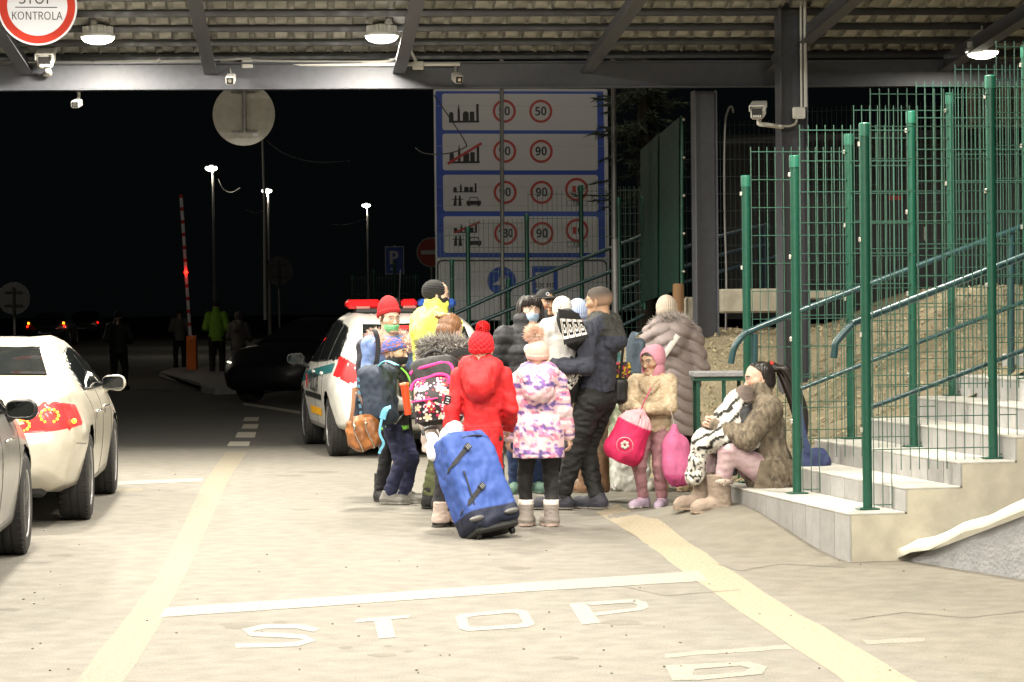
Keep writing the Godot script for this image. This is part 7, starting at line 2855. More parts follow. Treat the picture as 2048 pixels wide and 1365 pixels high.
func police_car(coat: Callable) -> void:
	var spec := {
		"st": HATCH, "wheels": [1.31, -1.30, 0.32, 0.21, 0.775], "skirt": 0.25, "step": 0.032, "tail_z": -1.72,
		"windows": [[[-1.72, 1.05], [-1.60, 1.25], [-1.38, 1.36], [-1.05, 1.39], [-1.0, 1.02]], [[-0.93, 1.015], [-0.97, 1.395], [-0.55, 1.42], [-0.12, 1.41], [-0.08, 0.99]], [[-0.03, 0.985], [-0.07, 1.41], [0.2, 1.385], [0.55, 1.25], [0.98, 0.97]]],
		"back_glass": [-1.98, -1.62], "front_glass": [0.4, 1.22],
		"tail": [[0.60, 0.82], [0.64, 0.98], [0.78, 1.07], [0.92, 1.02], [0.92, 0.90], [0.76, 0.80]],
		"paint": coat.call("police_white", lin(0.72, 0.71, 0.66), 0.3)}
	var t := car("police_car", "white and teal police car with a red and blue light bar seen from behind", Vector3(-1.33, 0, -30.7), 190.0, spec)
	var teal := mat("teal_film", lin(0.01, 0.115, 0.125), 0.35)
	var yellow := mat("yellow_film", lin(0.85, 0.42, 0.01), 0.4)
	var f := SystemFont.new()
	f.font_names = ["Droid Sans"]
	f.font_weight = 700
	for sx in [1.0, -1.0]:
		obj("teal_stripe", patch(HATCH, -1.62, 1.95, [0.90, 0.70], [1.0, 0.80], sx, 0.004, 30), teal, t)
		obj("yellow_strip", patch(HATCH, -0.62, 0.52, [0.40, 0.40], [0.485, 0.485], sx, 0.005), yellow, t)
		var mo := patch(HATCH, -0.75, 0.85, [0.585, 0.585], [0.64, 0.64], sx, 0.014)
		mo.add(patch(HATCH, -0.75, 0.85, [0.585, 0.585], [0.64, 0.64], sx, 0.004))
		obj("door_moulding", mo, M.black, t)
		var x := skin_x(HATCH, 0.1, 0.76) + 0.012
		words("lettering", "POLÍCIA", 0.19, M.ink, t, Transform3D(Basis(Vector3.UP, sx * PI / 2) * Basis(Vector3.RIGHT, -0.08), Vector3(sx * x, 0.755, -0.02)), f, 0.95)
		var cr := MB.new()
		cr.prism(PackedVector2Array([Vector2(-0.06, 0.08), Vector2(-0.06, -0.02), Vector2(0, -0.09), Vector2(0.06, -0.02), Vector2(0.06, 0.08)]), 0.004, Transform3D(Basis(Vector3.UP, sx * PI / 2), Vector3(sx * x, 0.755, 0.72)))
		obj("crest", cr, M.sign_maroon, t)
		obj("door_seam", line_on(HATCH, [[-0.05, 0.98], [-0.05, 0.6], [-0.02, 0.3]], sx), M.black, t)
		obj("door_seam", line_on(HATCH, [[-0.95, 1.0], [-0.9, 0.72], [-0.82, 0.6]], sx), M.black, t)
		obj("door_seam", line_on(HATCH, [[1.02, 0.94], [1.0, 0.6], [0.94, 0.3], [-0.8, 0.3]], sx), M.black, t)
		for z in [-0.78, 0.12]:
			var hd := MB.new()
			hd.ball(Vector3(sx * (skin_x(HATCH, z, 0.87) + 0.008), 0.87, z), Vector3(0.022, 0.022, 0.10), Basis(), 10)
			obj("door_handle", hd, spec.paint, t)
		side_mirror(t, Vector3(sx * 1.02, 1.0, 0.82), sx, M.black)
	# the light bar
	var bar := Node3D.new()
	bar.name = "light_bar"
	t.add_child(bar, true)
	bar.position = Vector3(0, 1.60, -0.62)
	var red := mat("red_lens", lin(0.55, 0.012, 0.014), 0.12)
	var blue := mat("blue_lens", lin(0.03, 0.08, 0.32), 0.12)
	var clear := mat("clear_lens", lin(0.30, 0.12, 0.11), 0.15)
	var under := MB.new()
	under.box(Vector3(0, -0.055, 0), Vector3(1.0, 0.05, 0.24), Basis(), 0.01)
	obj("mount", under, M.black, bar)
	for q in [[0.41, 0.38, red, "red_lens", 0.1], [0.11, 0.2, M.black, "centre_speaker", 0.13], [-0.09, 0.18, red, "red_lens", 0.1], [-0.4, 0.42, blue, "blue_lens", 0.1]]:
		var mb := MB.new()
		mb.box(Vector3(q[0], 0.015, 0), Vector3(q[1], q[4], 0.25), Basis(), 0.035)
		obj(q[3], mb, q[2], bar)
	for x in [0.42, -0.09, -0.42]:
		var lo := MB.new()
		lo.box(Vector3(x, -0.022, -0.122), Vector3(0.15, 0.03, 0.02), Basis(), 0.006)
		obj("lower_reflector", lo, clear, bar)
	var an := MB.new()
	an.tube([Vector3(0.12, 1.5, -1.4), Vector3(0.11, 1.98, -1.5)], 0.004, 5)
	obj("antenna", an, M.black, t)
	var bl := MB.new()
	bl.box(Vector3(0.1, 1.36, -1.72), Vector3(0.5, 0.05, 0.03), Basis(), 0.01)
	obj("high_brake_light", bl, M.tail, t)
	var bu := MB.new()
	bu.box(Vector3(0, 0.46, -2.1), Vector3(1.3, 0.1, 0.06), Basis(), 0.02)
	obj("bumper_strip", bu, M.black, t)

# ---------------------------------------------------------------- luggage and wraps
func zebra(p: Vector3, spots: float) -> Color:
	var cream := Color(0.66, 0.63, 0.57)
	var dark := Color(0.018, 0.016, 0.015)
	var w := blot_noise.get_noise_3d(p.x * 5.0, p.y * 5.0, p.z * 5.0)
	if spots > 0.5:
		return dark if blot_noise.get_noise_3d(p.x * 27.0, p.y * 27.0, p.z * 27.0) > 0.2 else cream
	var s := sin((p.y * 1.0 + p.z * 0.75) * 78.0 + w * 4.0)
	return dark if s > 0.3 + 0.45 * blot_noise.get_noise_3d(p.x * 9.0 + 3.0, p.y * 9.0, p.z * 9.0) else cream

func tint(mb: MB, c: Color) -> MB:
	for k in mb.c.size(): mb.c[k] = c
	return mb

# soft bag: rounded box as a distance field
func soft_bag(half: Vector3, r: float, cell: float, col, fold := 0.01, shape = null) -> MB:
	var f := Field.new(-half - Vector3.ONE * (r + 0.05), half + Vector3.ONE * (r + 0.05), cell)
	f.set_all(func(p: Vector3) -> float:
		var q := p.abs() - half + Vector3.ONE * r
		var d := q.max(Vector3.ZERO).length() + minf(maxf(q.x, maxf(q.y, q.z)), 0.0) - r
		return d + (shape.call(p) if shape != null else 0.0))
	f.folds(fold_noise, fold, Vector3(9, 7, 9), half.x * 50.0)
	var mb := MB.new()
	f.emit(mb, col)
	return mb

func strap(called: String, pts: Array, width: float, col: Color, parent: Node3D, across := Vector3.RIGHT, m: Material = null) -> MeshInstance3D:
	var mb := MB.new()
	mb.col = col
	var path := smooth(pts)
	var rows := []
	for k in path.size():
		var t: Vector3 = (path[mini(k + 1, path.size() - 1)] - path[maxi(k - 1, 0)]).normalized()
		var s := (across - t * across.dot(t)).normalized() * (width * 0.5)
		var n := t.cross(s).normalized() * 0.003
		rows.append(PackedVector3Array([path[k] - s - n, path[k] + s - n, path[k] + s + n, path[k] - s + n, path[k] - s - n]))
	mb.grid(rows, true)
	return obj(called, mb, m if m else M.cloth, parent)

func luggage() -> void:
	rolling_bag()
	floral_backpack()
	navy_backpack()
	dark_backpack()
	brown_bag()
	pink_bags()
	blankets()
	sacks()

func rolling_bag() -> void:
	var foot := spot(1001, 1078)
	var t := thing("rolling_bag", "big blue wheeled travel bag tilted towards the girl in red", "travel bag", foot, deg_to_rad(32))
	# leaning: lower end in front, the top tilts back and to the left
	var tilt := Basis(Vector3.BACK, 0.14) * Basis(Vector3.RIGHT, -0.42)
	var half := Vector3(0.2, 0.365, 0.14)
	var xf := Transform3D(tilt, Vector3(-0.03, 0.06, -0.03) + tilt * Vector3(0, 0.38, -0.05))
	var blue := Color(0.034, 0.075, 0.29)
	var mb := soft_bag(half, 0.06, 0.0125, func(p: Vector3, _n: Vector3) -> Color: return Color(0.008, 0.012, 0.035) if p.y < -half.y + 0.13 or p.z > 0.2 else blue, 0.013, func(p: Vector3) -> float:
		return 0.05 * smoothstep(0.12, 0.42, p.y) * (0.4 + absf(p.x) * 2.0) + 0.012 * sin(p.x * 18.0) * smoothstep(0.0, 0.3, absf(p.y)))
	var m2 := MB.new()
	m2.add(mb, xf)
	obj("bag_body", m2, M.canvas, t)
	var P := func(x: float, y: float, z: float) -> Vector3: return xf * Vector3(x, y, z)
	# compression straps with buckles, seams, zips
	for y in [0.145, -0.15]:
		strap("strap", [P.call(-0.19, y - 0.07, -0.03), P.call(-0.19, y - 0.04, 0.09), P.call(-0.16, y - 0.02, 0.142), P.call(-0.06, y + 0.05, 0.152)], 0.032, Color(0.02, 0.02, 0.025), t, tilt * Vector3(0.4, 1, 0))
		var bk := MB.new()
		bk.box(P.call(-0.04, y + 0.062, 0.155), Vector3(0.055, 0.045, 0.02), tilt * Basis(Vector3.BACK, 0.5), 0.006)
		var b := obj("buckle", bk, M.black, t)
		for q in 3:
			var sl := MB.new()
			sl.box(P.call(-0.04, y + 0.062, 0.166) + tilt * Basis(Vector3.BACK, 0.5) * Vector3((q - 1) * 0.013, 0, 0), Vector3(0.004, 0.03, 0.004), tilt * Basis(Vector3.BACK, 0.5))
			obj("buckle_slot", sl, M.galv, b)
	var zp := MB.new()
	zp.tube(smooth([P.call(-0.18, 0.22, 0.09), P.call(-0.12, 0.265, 0.125), P.call(0.02, 0.29, 0.12), P.call(0.13, 0.27, 0.11), P.call(0.185, 0.2, 0.07)]), 0.0065, 6)
	zp.tube(smooth([P.call(-0.13, 0.05, 0.148), P.call(-0.135, -0.08, 0.15), P.call(-0.14, -0.2, 0.145)]), 0.006, 6)
	obj("zip", zp, M.black, t)
	for s in [-1, 1]:
		var gu := MB.new()
		gu.ball(P.call(s * 0.14 - 0.02, -0.30, 0.15), Vector3(0.06, 0.02, 0.025), tilt, 10)
		obj("corner_guard", tint(gu, Color(0.12, 0.115, 0.11)), M.plastic, t)
	var ba := MB.new()
	ba.box(P.call(0.0, -0.372, 0.02), Vector3(0.34, 0.05, 0.2), tilt, 0.015)
	obj("wheel_base", ba, M.black, t)
	for s in [-1, 1]:
		var wh := MB.new()
		var c: Vector3 = P.call(s * 0.135, -0.40, 0.05)
		c.y = maxf(c.y - 0.01, 0.026)
		wh.lathe([[0.018, -0.014], [0.026, -0.011], [0.026, 0.011], [0.018, 0.014]], c, tilt.x, 18)
		obj("wheel", wh, M.black, t)
	# pull handle
	for s in [-1, 1]:
		var rd := MB.new()
		rd.tube([P.call(s * 0.07 - 0.09, 0.22, -0.13), P.call(s * 0.05 - 0.10, 0.46, -0.14)], 0.008, 8)
		obj("handle_rod", rd, M.galv, t)
	var gr := MB.new()
	gr.tube(smooth([P.call(-0.165, 0.44, -0.14), P.call(-0.155, 0.475, -0.14), P.call(-0.1, 0.485, -0.14), P.call(-0.045, 0.475, -0.14), P.call(-0.035, 0.44, -0.14)]), 0.013, 8)
	obj("pull_handle", gr, M.black, t)
	# white plush peeping out of the top
	var pl := thing("plush_toy", "plain white fluffy plush peeping out of the top of the blue wheeled bag", "plush toy", foot, deg_to_rad(32))
	var f := Field.new(Vector3(-0.45, 0.5, -0.5), Vector3(0.3, 1.0, 0.1), 0.012)
	f.cone(P.call(-0.03, 0.36, -0.03), P.call(0.02, 0.40, -0.03), 0.075, 0.066, 0.03)
	f.cone(P.call(-0.13, 0.33, -0.06), P.call(-0.16, 0.39, -0.06), 0.032, 0.036, 0.02)
	f.cone(P.call(-0.19, 0.26, -0.08), P.call(-0.18, 0.33, -0.08), 0.036, 0.036, 0.02)
	f.cone(P.call(0.13, 0.35, -0.02), P.call(0.18, 0.32, -0.02), 0.036, 0.04, 0.03)
	f.folds(fold_noise, 0.006, Vector3(30, 30, 30), 1.0)
	var pm := MB.new()
	f.emit(pm, Color(0.72, 0.71, 0.68))
	obj("plush_body", pm, M.fur, pl)

func flower_image() -> ImageTexture:
	var im := Image.create(256, 320, false, Image.FORMAT_RGB8)
	im.fill(Color(0.13, 0.09, 0.11))
	var cols := [Color(0.93, 0.88, 0.86), Color(0.88, 0.14, 0.38), Color(0.80, 0.68, 0.78), Color(0.9, 0.82, 0.72), Color(0.62, 0.08, 0.2)]
	for k in 80:
		var c := Vector2(rng.randf() * 256.0, rng.randf() * 320.0)
		var big := k % 3 == 0
		var r := rng.randf_range(24, 38) if big else rng.randf_range(9, 15)
		var a0 := rng.randf() * TAU
		var col: Color = cols[k % 5]
		for y in range(int(c.y - r), int(c.y + r) + 1):
			for x in range(int(c.x - r), int(c.x + r) + 1):
				if x < 0 or y < 0 or x > 255 or y > 319: continue
				var d := Vector2(x, y) - c
				var l := d.length() / r
				if not big:
					if l < 0.6: im.set_pixel(x, y, col)
					continue
				var pet := absf(sin((d.angle() + a0) * 2.5))
				if l < 0.25 + 0.72 * pow(pet, 0.6):
					im.set_pixel(x, y, Color(0.9, 0.75, 0.4) if l < 0.2 else col.darkened(0.25 * (1.0 - l)))
	return ImageTexture.create_from_image(im)

func floral_backpack() -> void:
	var at := at_depth(873, 782, -spot(898, 1060).z - 0.02)
	var t := thing("backpack", "black backpack with a pink and white flower print on the pale coat", "backpack", at, deg_to_rad(-14))
	var b := Basis(Vector3.BACK, 0.14) * Basis(Vector3.RIGHT, -0.22)
	t.basis = t.basis * b
	var black := Color(0.022, 0.021, 0.023)
	obj("pack_body", soft_bag(Vector3(0.175, 0.245, 0.10), 0.075, 0.0115, black, 0.009), M.nylon, t)
	var prn := mat("flower_print", Color.WHITE, 0.6)
	prn.albedo_texture = flower_image()
	var rows := []
	for r in 15:
		var row := PackedVector3Array()
		for k in 13:
			var u := k / 12.0 * 2.0 - 1.0
			var w := r / 14.0
			var z := 0.115 + 0.055 * (1.0 - pow(absf(u), 3.0)) * sin(PI * clampf(w * 1.05, 0.06, 0.97))
			if k == 0 or k == 12: z = 0.085
			row.append(Vector3(u * (0.155 - 0.012 * w), lerpf(-0.24, 0.045, w) + 0.03 * (1.0 - u * u) * w, z))
		rows.append(row)
	var po := MB.new()
	po.grid(rows, false)
	for k in po.uv.size(): po.uv[k].y = 1.0 - po.uv[k].y
	obj("printed_pocket", po, prn, t)
	for q in [[[-0.165, 0.01], [-0.12, 0.065], [-0.03, 0.075], [0.06, 0.09], [0.13, 0.05], [0.15, -0.12]], [[-0.16, 0.13], [-0.11, 0.155], [0.0, 0.165], [0.09, 0.175], [0.15, 0.14], [0.172, 0.0]]]:
		var pts := []
		for p in q: pts.append(Vector3(p[0], p[1], (0.112 if q[0][1] < 0.1 else 0.098) - absf(p[0]) * 0.12))
		var pz := MB.new()
		pz.tube(smooth(pts), 0.014, 7)
		obj("pink_piping", tint(pz, Color(0.72, 0.045, 0.24)), M.cloth, t)
	var pc := MB.new()
	pc.box(Vector3(-0.045, -0.095, 0.178), Vector3(0.2, 0.012, 0.006), Basis(), 0.003)
	obj("pocket_zip", tint(pc, Color(0.75, 0.06, 0.28)), M.cloth, t)
	var hd := MB.new()
	hd.tube(smooth([Vector3(-0.09, 0.21, -0.03), Vector3(-0.075, 0.275, -0.03), Vector3(0.0, 0.30, -0.03), Vector3(0.06, 0.27, -0.03), Vector3(0.075, 0.215, -0.03)]), 0.013, 8)
	obj("grab_handle", tint(hd, black), M.nylon, t)
	strap("shoulder_strap", [Vector3(0.06, 0.22, -0.06), Vector3(0.13, 0.27, -0.09), Vector3(0.24, 0.29, -0.15)], 0.045, black, t, Vector3(0, 1, 0.4))
	strap("shoulder_strap", [Vector3(-0.08, 0.21, -0.06), Vector3(-0.12, 0.27, -0.1), Vector3(-0.1, 0.31, -0.18)], 0.045, black, t, Vector3(0, 1, 0.4))
	var bo := thing("bottle", "pink topped drinking bottle in the side pocket of the flower printed backpack", "bottle", at + Vector3(0.115, -0.06, 0.10), deg_to_rad(-14))
	bo.basis = bo.basis * Basis(Vector3.BACK, 0.08)
	var bm := MB.new()
	bm.lathe([[0.034, -0.14], [0.036, -0.12], [0.036, 0.0]], Vector3.ZERO, Vector3.UP, 18)
	obj("bottle_body", tint(bm, Color(0.16, 0.14, 0.16)), M.plastic, bo)
	bm = MB.new()
	bm.lathe([[0.037, 0.0], [0.038, 0.05], [0.03, 0.068], [0.022, 0.075], [0.0, 0.076]], Vector3.ZERO, Vector3.UP, 18)
	obj("bottle_cap", tint(bm, Color(0.78, 0.10, 0.32)), M.plastic, bo)
	var side := MB.new()
	side.lathe([[0.04, -0.155], [0.045, -0.14], [0.045, -0.05], [0.042, -0.048]], Vector3(0.155, -0.075, 0.06), Vector3.UP, 16)
	obj("side_pocket", side, prn, t)
	var cp := thing("drink_cup", "orange red cup held by the boy beside the flower printed backpack", "cup", at_depth(812, 797, 21.3))
	var cm := MB.new()
	cm.lathe([[0.026, -0.13], [0.032, 0.09], [0.034, 0.1]], Vector3.ZERO, Vector3(-0.12, 1, 0).normalized(), 16)
	obj("cup_body", tint(cm, Color(0.55, 0.055, 0.015)), M.plastic, cp)
	cm = MB.new()
	cm.lathe([[0.036, 0.1], [0.036, 0.12], [0.0, 0.125]], Vector3.ZERO, Vector3(-0.12, 1, 0).normalized(), 16)
	obj("lid", tint(cm, Color(0.7, 0.1, 0.03)), M.plastic, cp)

func navy_backpack() -> void:
	var t := thing("backpack", "large dark navy backpack with pale blue straps on the boy's back", "backpack", at_depth(756, 790, 21.75), deg_to_rad(68))
	t.basis = t.basis * Basis(Vector3.RIGHT, -0.07)
	var c := Color(0.02, 0.032, 0.055)
	obj("pack_body", soft_bag(Vector3(0.155, 0.235, 0.125), 0.075, 0.012, c, 0.016), M.canvas, t)
	var pb := soft_bag(Vector3(0.13, 0.12, 0.06), 0.05, 0.012, c * 0.9, 0.01)
	var m2 := MB.new()
	m2.add(pb, Transform3D(Basis(), Vector3(0, -0.09, -0.12)))
	obj("front_pocket", m2, M.nylon, t)
	var pale := Color(0.18, 0.52, 0.72)
	for k in 6:
		var gl := MB.new()
		gl.box(Vector3(-0.157, 0.13 - k * 0.052, -0.09), Vector3(0.004, 0.034 - 0.008 * (k % 2), 0.022), Basis(Vector3.RIGHT, 0.3 if k % 2 else -0.2), 0.001)
		obj("print_mark", tint(gl, Color(0.10, 0.22, 0.32)), M.cloth, t)
	strap("shoulder_strap", [Vector3(-0.10, 0.23, 0.08), Vector3(-0.12, 0.26, 0.15), Vector3(-0.14, 0.22, 0.25)], 0.055, pale, t, Vector3(1, 0, 0))
	strap("lower_strap", [Vector3(-0.17, -0.10, 0.18), Vector3(-0.175, -0.13, 0.13), Vector3(-0.17, -0.19, 0.10)], 0.05, pale, t, Vector3(0, 0.4, 1))
	strap("loose_strap", [Vector3(-0.18, -0.19, 0.10), Vector3(-0.185, -0.30, 0.075), Vector3(-0.18, -0.38, 0.10), Vector3(-0.18, -0.43, 0.07), Vector3(-0.18, -0.46, 0.055)], 0.02, pale, t, Vector3(0, 0.2, 1))

func dark_backpack() -> void:
	var t := thing("backpack", "black backpack on the back of the woman with the red hat", "backpack", at_depth(745, 735, 22.75), deg_to_rad(40))
	obj("pack_body", soft_bag(Vector3(0.13, 0.24, 0.10), 0.07, 0.013, Color(0.02, 0.022, 0.035), 0.012), M.nylon, t)
	var w := thing("shoulder_strap", "black backpack strap over the blue denim shoulder", "strap", at_depth(752, 700, 21.75))
	strap("webbing", [Vector3(-0.03, 0.16, -0.02), Vector3(0.0, 0.14, 0.05), Vector3(0.02, 0.05, 0.07), Vector3(0.01, -0.08, 0.07), Vector3(-0.02, -0.16, 0.04)], 0.04, Color(0.015, 0.015, 0.018), w, Vector3(1, 0, 0.3))
	# blue grey bag beside the long coat
	var g := thing("shoulder_bag", "soft blue grey bag left of the long taupe coat", "bag", at_depth(1272, 715, -spot(1346, 984).z - 0.15), 0.2)
	obj("bag_body", soft_bag(Vector3(0.075, 0.16, 0.06), 0.05, 0.012, Color(0.10, 0.135, 0.18), 0.014), M.cloth, g)
	strap("strap", [Vector3(-0.05, -0.1, 0.05), Vector3(-0.075, 0.05, 0.06), Vector3(-0.03, 0.19, 0.04), Vector3(0.05, 0.2, 0.02)], 0.05, Color(0.13, 0.17, 0.22), g, Vector3(1, 0, 0))
	# black handbag and a colourful one at the man's hip
	var h := thing("handbag", "black leather handbag hanging behind the man in navy", "handbag", at_depth(1240, 782, -spot(1172, 1020).z + 0.05), 0.3)
	obj("bag_body", soft_bag(Vector3(0.06, 0.10, 0.05), 0.04, 0.011, Color(0.014, 0.014, 0.015), 0.006), M.leather, h)
	strap("strap", [Vector3(0.0, 0.09, 0.0), Vector3(0.02, 0.25, 0.0), Vector3(0.05, 0.45, -0.02)], 0.02, Color(0.012, 0.012, 0.012), h, Vector3(1, 0, 0))
	var c := thing("cloth_bag", "black bag with yellow and red print left of the girl in the teddy coat", "bag", at_depth(1246, 752, -spot(1172, 1020).z + 0.25), 0.2)
	obj("bag_body", soft_bag(Vector3(0.06, 0.11, 0.04), 0.03, 0.01, func(p: Vector3, _n: Vector3) -> Color:
		var a := blot_noise.get_noise_3d(p.x * 30.0, p.y * 30.0, 1.0)
		return Color(0.7, 0.5, 0.02) if a > 0.25 else (Color(0.6, 0.05, 0.12) if a < -0.3 else Color(0.02, 0.02, 0.022)), 0.006), M.cloth, c)

func brown_bag() -> void:
	var t := thing("leather_bag", "slouchy brown leather bag hanging below the navy backpack", "handbag", at_depth(726, 862, 21.6), deg_to_rad(20))
	t.basis = t.basis * Basis(Vector3.BACK, 0.25)
	var c := Color(0.30, 0.115, 0.035)
	obj("bag_body", soft_bag(Vector3(0.135, 0.155, 0.085), 0.08, 0.0105, func(p: Vector3, _n: Vector3) -> Color: return c * (0.8 + 0.5 * smoothstep(-0.2, 0.3, blot_noise.get_noise_3d(p.x * 12.0, p.y * 6.0, p.z * 12.0))), 0.022, func(p: Vector3) -> float: return 0.045 * smoothstep(0.0, 0.18, p.y)), M.leather, t)
	for x in [-0.075, 0.02]:
		var z := MB.new()
		z.tube(smooth([Vector3(x, 0.10, 0.075), Vector3(x - 0.02, 0.02, 0.098), Vector3(x + 0.005, -0.1, 0.088), Vector3(x + 0.02, -0.15, 0.05)]), 0.005, 6)
		obj("zip", z, M.chrome, t)
		var rg := MB.new()
		rg.ball(Vector3(x - 0.01, 0.06, 0.098), Vector3(0.012, 0.014, 0.007), Basis(), 8)
		obj("stud", rg, M.chrome, t)
	strap("strap", [Vector3(-0.09, 0.11, 0.05), Vector3(-0.04, 0.2, 0.02), Vector3(0.03, 0.34, -0.05)], 0.03, c * 0.7, t, Vector3(1, 0, 0), M.leather)
	strap("strap", [Vector3(0.09, 0.11, -0.02), Vector3(0.07, 0.2, -0.03), Vector3(0.05, 0.34, -0.07)], 0.03, c * 0.7, t, Vector3(1, 0, 0), M.leather)

func pink_bags() -> void:
	var t := thing("drawstring_bag", "crimson drawstring bag with a pale pink gathered top held by the hooded girl", "drawstring bag", at_depth(1262, 868, -spot(1308, 1016).z - 0.28), deg_to_rad(-8))
	var b := Basis(Vector3.BACK, -0.42)
	t.basis = t.basis * b
	var f := Field.new(Vector3(-0.22, -0.24, -0.16), Vector3(0.22, 0.25, 0.16), 0.0105)
	f.cone(Vector3(0, -0.11, 0), Vector3(0, 0.06, 0), 0.15, 0.13, 0.04, Vector3.BACK, 0.72)
	f.cone(Vector3(-0.10, -0.16, 0), Vector3(0.10, -0.16, 0), 0.05, 0.05, 0.05)
	f.cone(Vector3(0, 0.08, 0), Vector3(0, 0.185, 0), 0.115, 0.03, 0.03, Vector3.BACK, 0.75)
	f.warp(func(p: Vector3) -> float: return 0.006 * sin(atan2(p.x, p.z) * 22.0) * smoothstep(0.02, 0.15, p.y))
	f.folds(fold_noise, 0.010, Vector3(10, 6, 10), 9.0)
	var mb := MB.new()
	f.emit(mb, func(p: Vector3, _n: Vector3) -> Color: return Color(0.72, 0.40, 0.44) if p.y > 0.085 + 0.02 * p.x else Color(0.62, 0.018, 0.105))
	obj("bag_body", mb, M.nylon, t)
	# a plain printed oval with a little flower instead of the printed figure
	var pr := MB.new()
	var rows := []
	for r in 2:
		var row := PackedVector3Array()
		for q in 29:
			var a := q * TAU / 28
			var rr := 0.062 + r * 0.004
			row.append(Vector3(0.0 + cos(a) * rr, -0.09 + sin(a) * rr * 0.95, 0.123 - 0.006 * r))
		rows.append(row)
	pr.grid(rows, false)
	for q in 6:
		var a := q * TAU / 6
		pr.ball(Vector3(cos(a) * 0.022, -0.088 + sin(a) * 0.022, 0.116), Vector3(0.014, 0.014, 0.006), Basis(), 6)
	obj("pale_print", tint(pr, Color(0.62, 0.52, 0.48)), M.cloth, t)
	strap("cord", [Vector3(0.0, 0.18, 0.0), Vector3(0.0, 0.28, 0.05), Vector3(0.005, 0.39, 0.04)], 0.008, Color(0.75, 0.08, 0.25), t, Vector3(1, 0, 0))
	var o := thing("drawstring_bag", "bubblegum pink plump bag hanging in front of the mauve trousers", "drawstring bag", at_depth(1352, 915, -spot(1308, 1016).z - 0.22), deg_to_rad(10))
	f = Field.new(Vector3(-0.2, -0.27, -0.17), Vector3(0.2, 0.3, 0.17), 0.0105)
	f.cone(Vector3(-0.005, 0.08, 0), Vector3(0.0, -0.02, 0), 0.108, 0.105, 0.04, Vector3.BACK, 0.85)
	f.cone(Vector3(0.02, -0.09, 0), Vector3(0.02, -0.115, 0), 0.115, 0.115, 0.06, Vector3.BACK, 0.85)
	f.cone(Vector3(-0.01, 0.15, 0), Vector3(-0.01, 0.235, 0), 0.065, 0.018, 0.03, Vector3.BACK, 0.8)
	f.warp(func(p: Vector3) -> float: return 0.004 * sin(atan2(p.x, p.z) * 20.0) * smoothstep(0.1, 0.2, absf(p.y)))
	f.folds(fold_noise, 0.009, Vector3(8, 5, 8), 31.0)
	mb = MB.new()
	f.emit(mb, func(p: Vector3, _n: Vector3) -> Color: return Color(0.72, 0.17, 0.36) if p.y > -0.13 else Color(0.66, 0.10, 0.28))
	obj("bag_body", mb, M.nylon, o)
	strap("cord", [Vector3(-0.01, 0.22, 0), Vector3(-0.02, 0.30, 0.0), Vector3(-0.04, 0.38, -0.02)], 0.006, Color(0.7, 0.6, 0.5), o, Vector3(1, 0, 0))

func sheet_of(rows: Array, col: Callable, thick := 0.008) -> MB:
	var mb := MB.new()
	mb.grid(rows, false)
	var n := mb.v.size()
	var back := MB.new()
	back.v = mb.v.duplicate()
	back.n = mb.n.duplicate()
	back.c = mb.c.duplicate()
	back.uv = mb.uv.duplicate()
	for k in n:
		back.v[k] -= mb.n[k] * thick
		back.n[k] = -mb.n[k]
	for k in range(0, mb.i.size(), 3):
		back.i.append_array([mb.i[k], mb.i[k + 2], mb.i[k + 1]])
	for k in n:
		var c: Color = col.call(mb.v[k])
		mb.c[k] = c
		back.c[k] = c
	mb.add(back)
	return mb

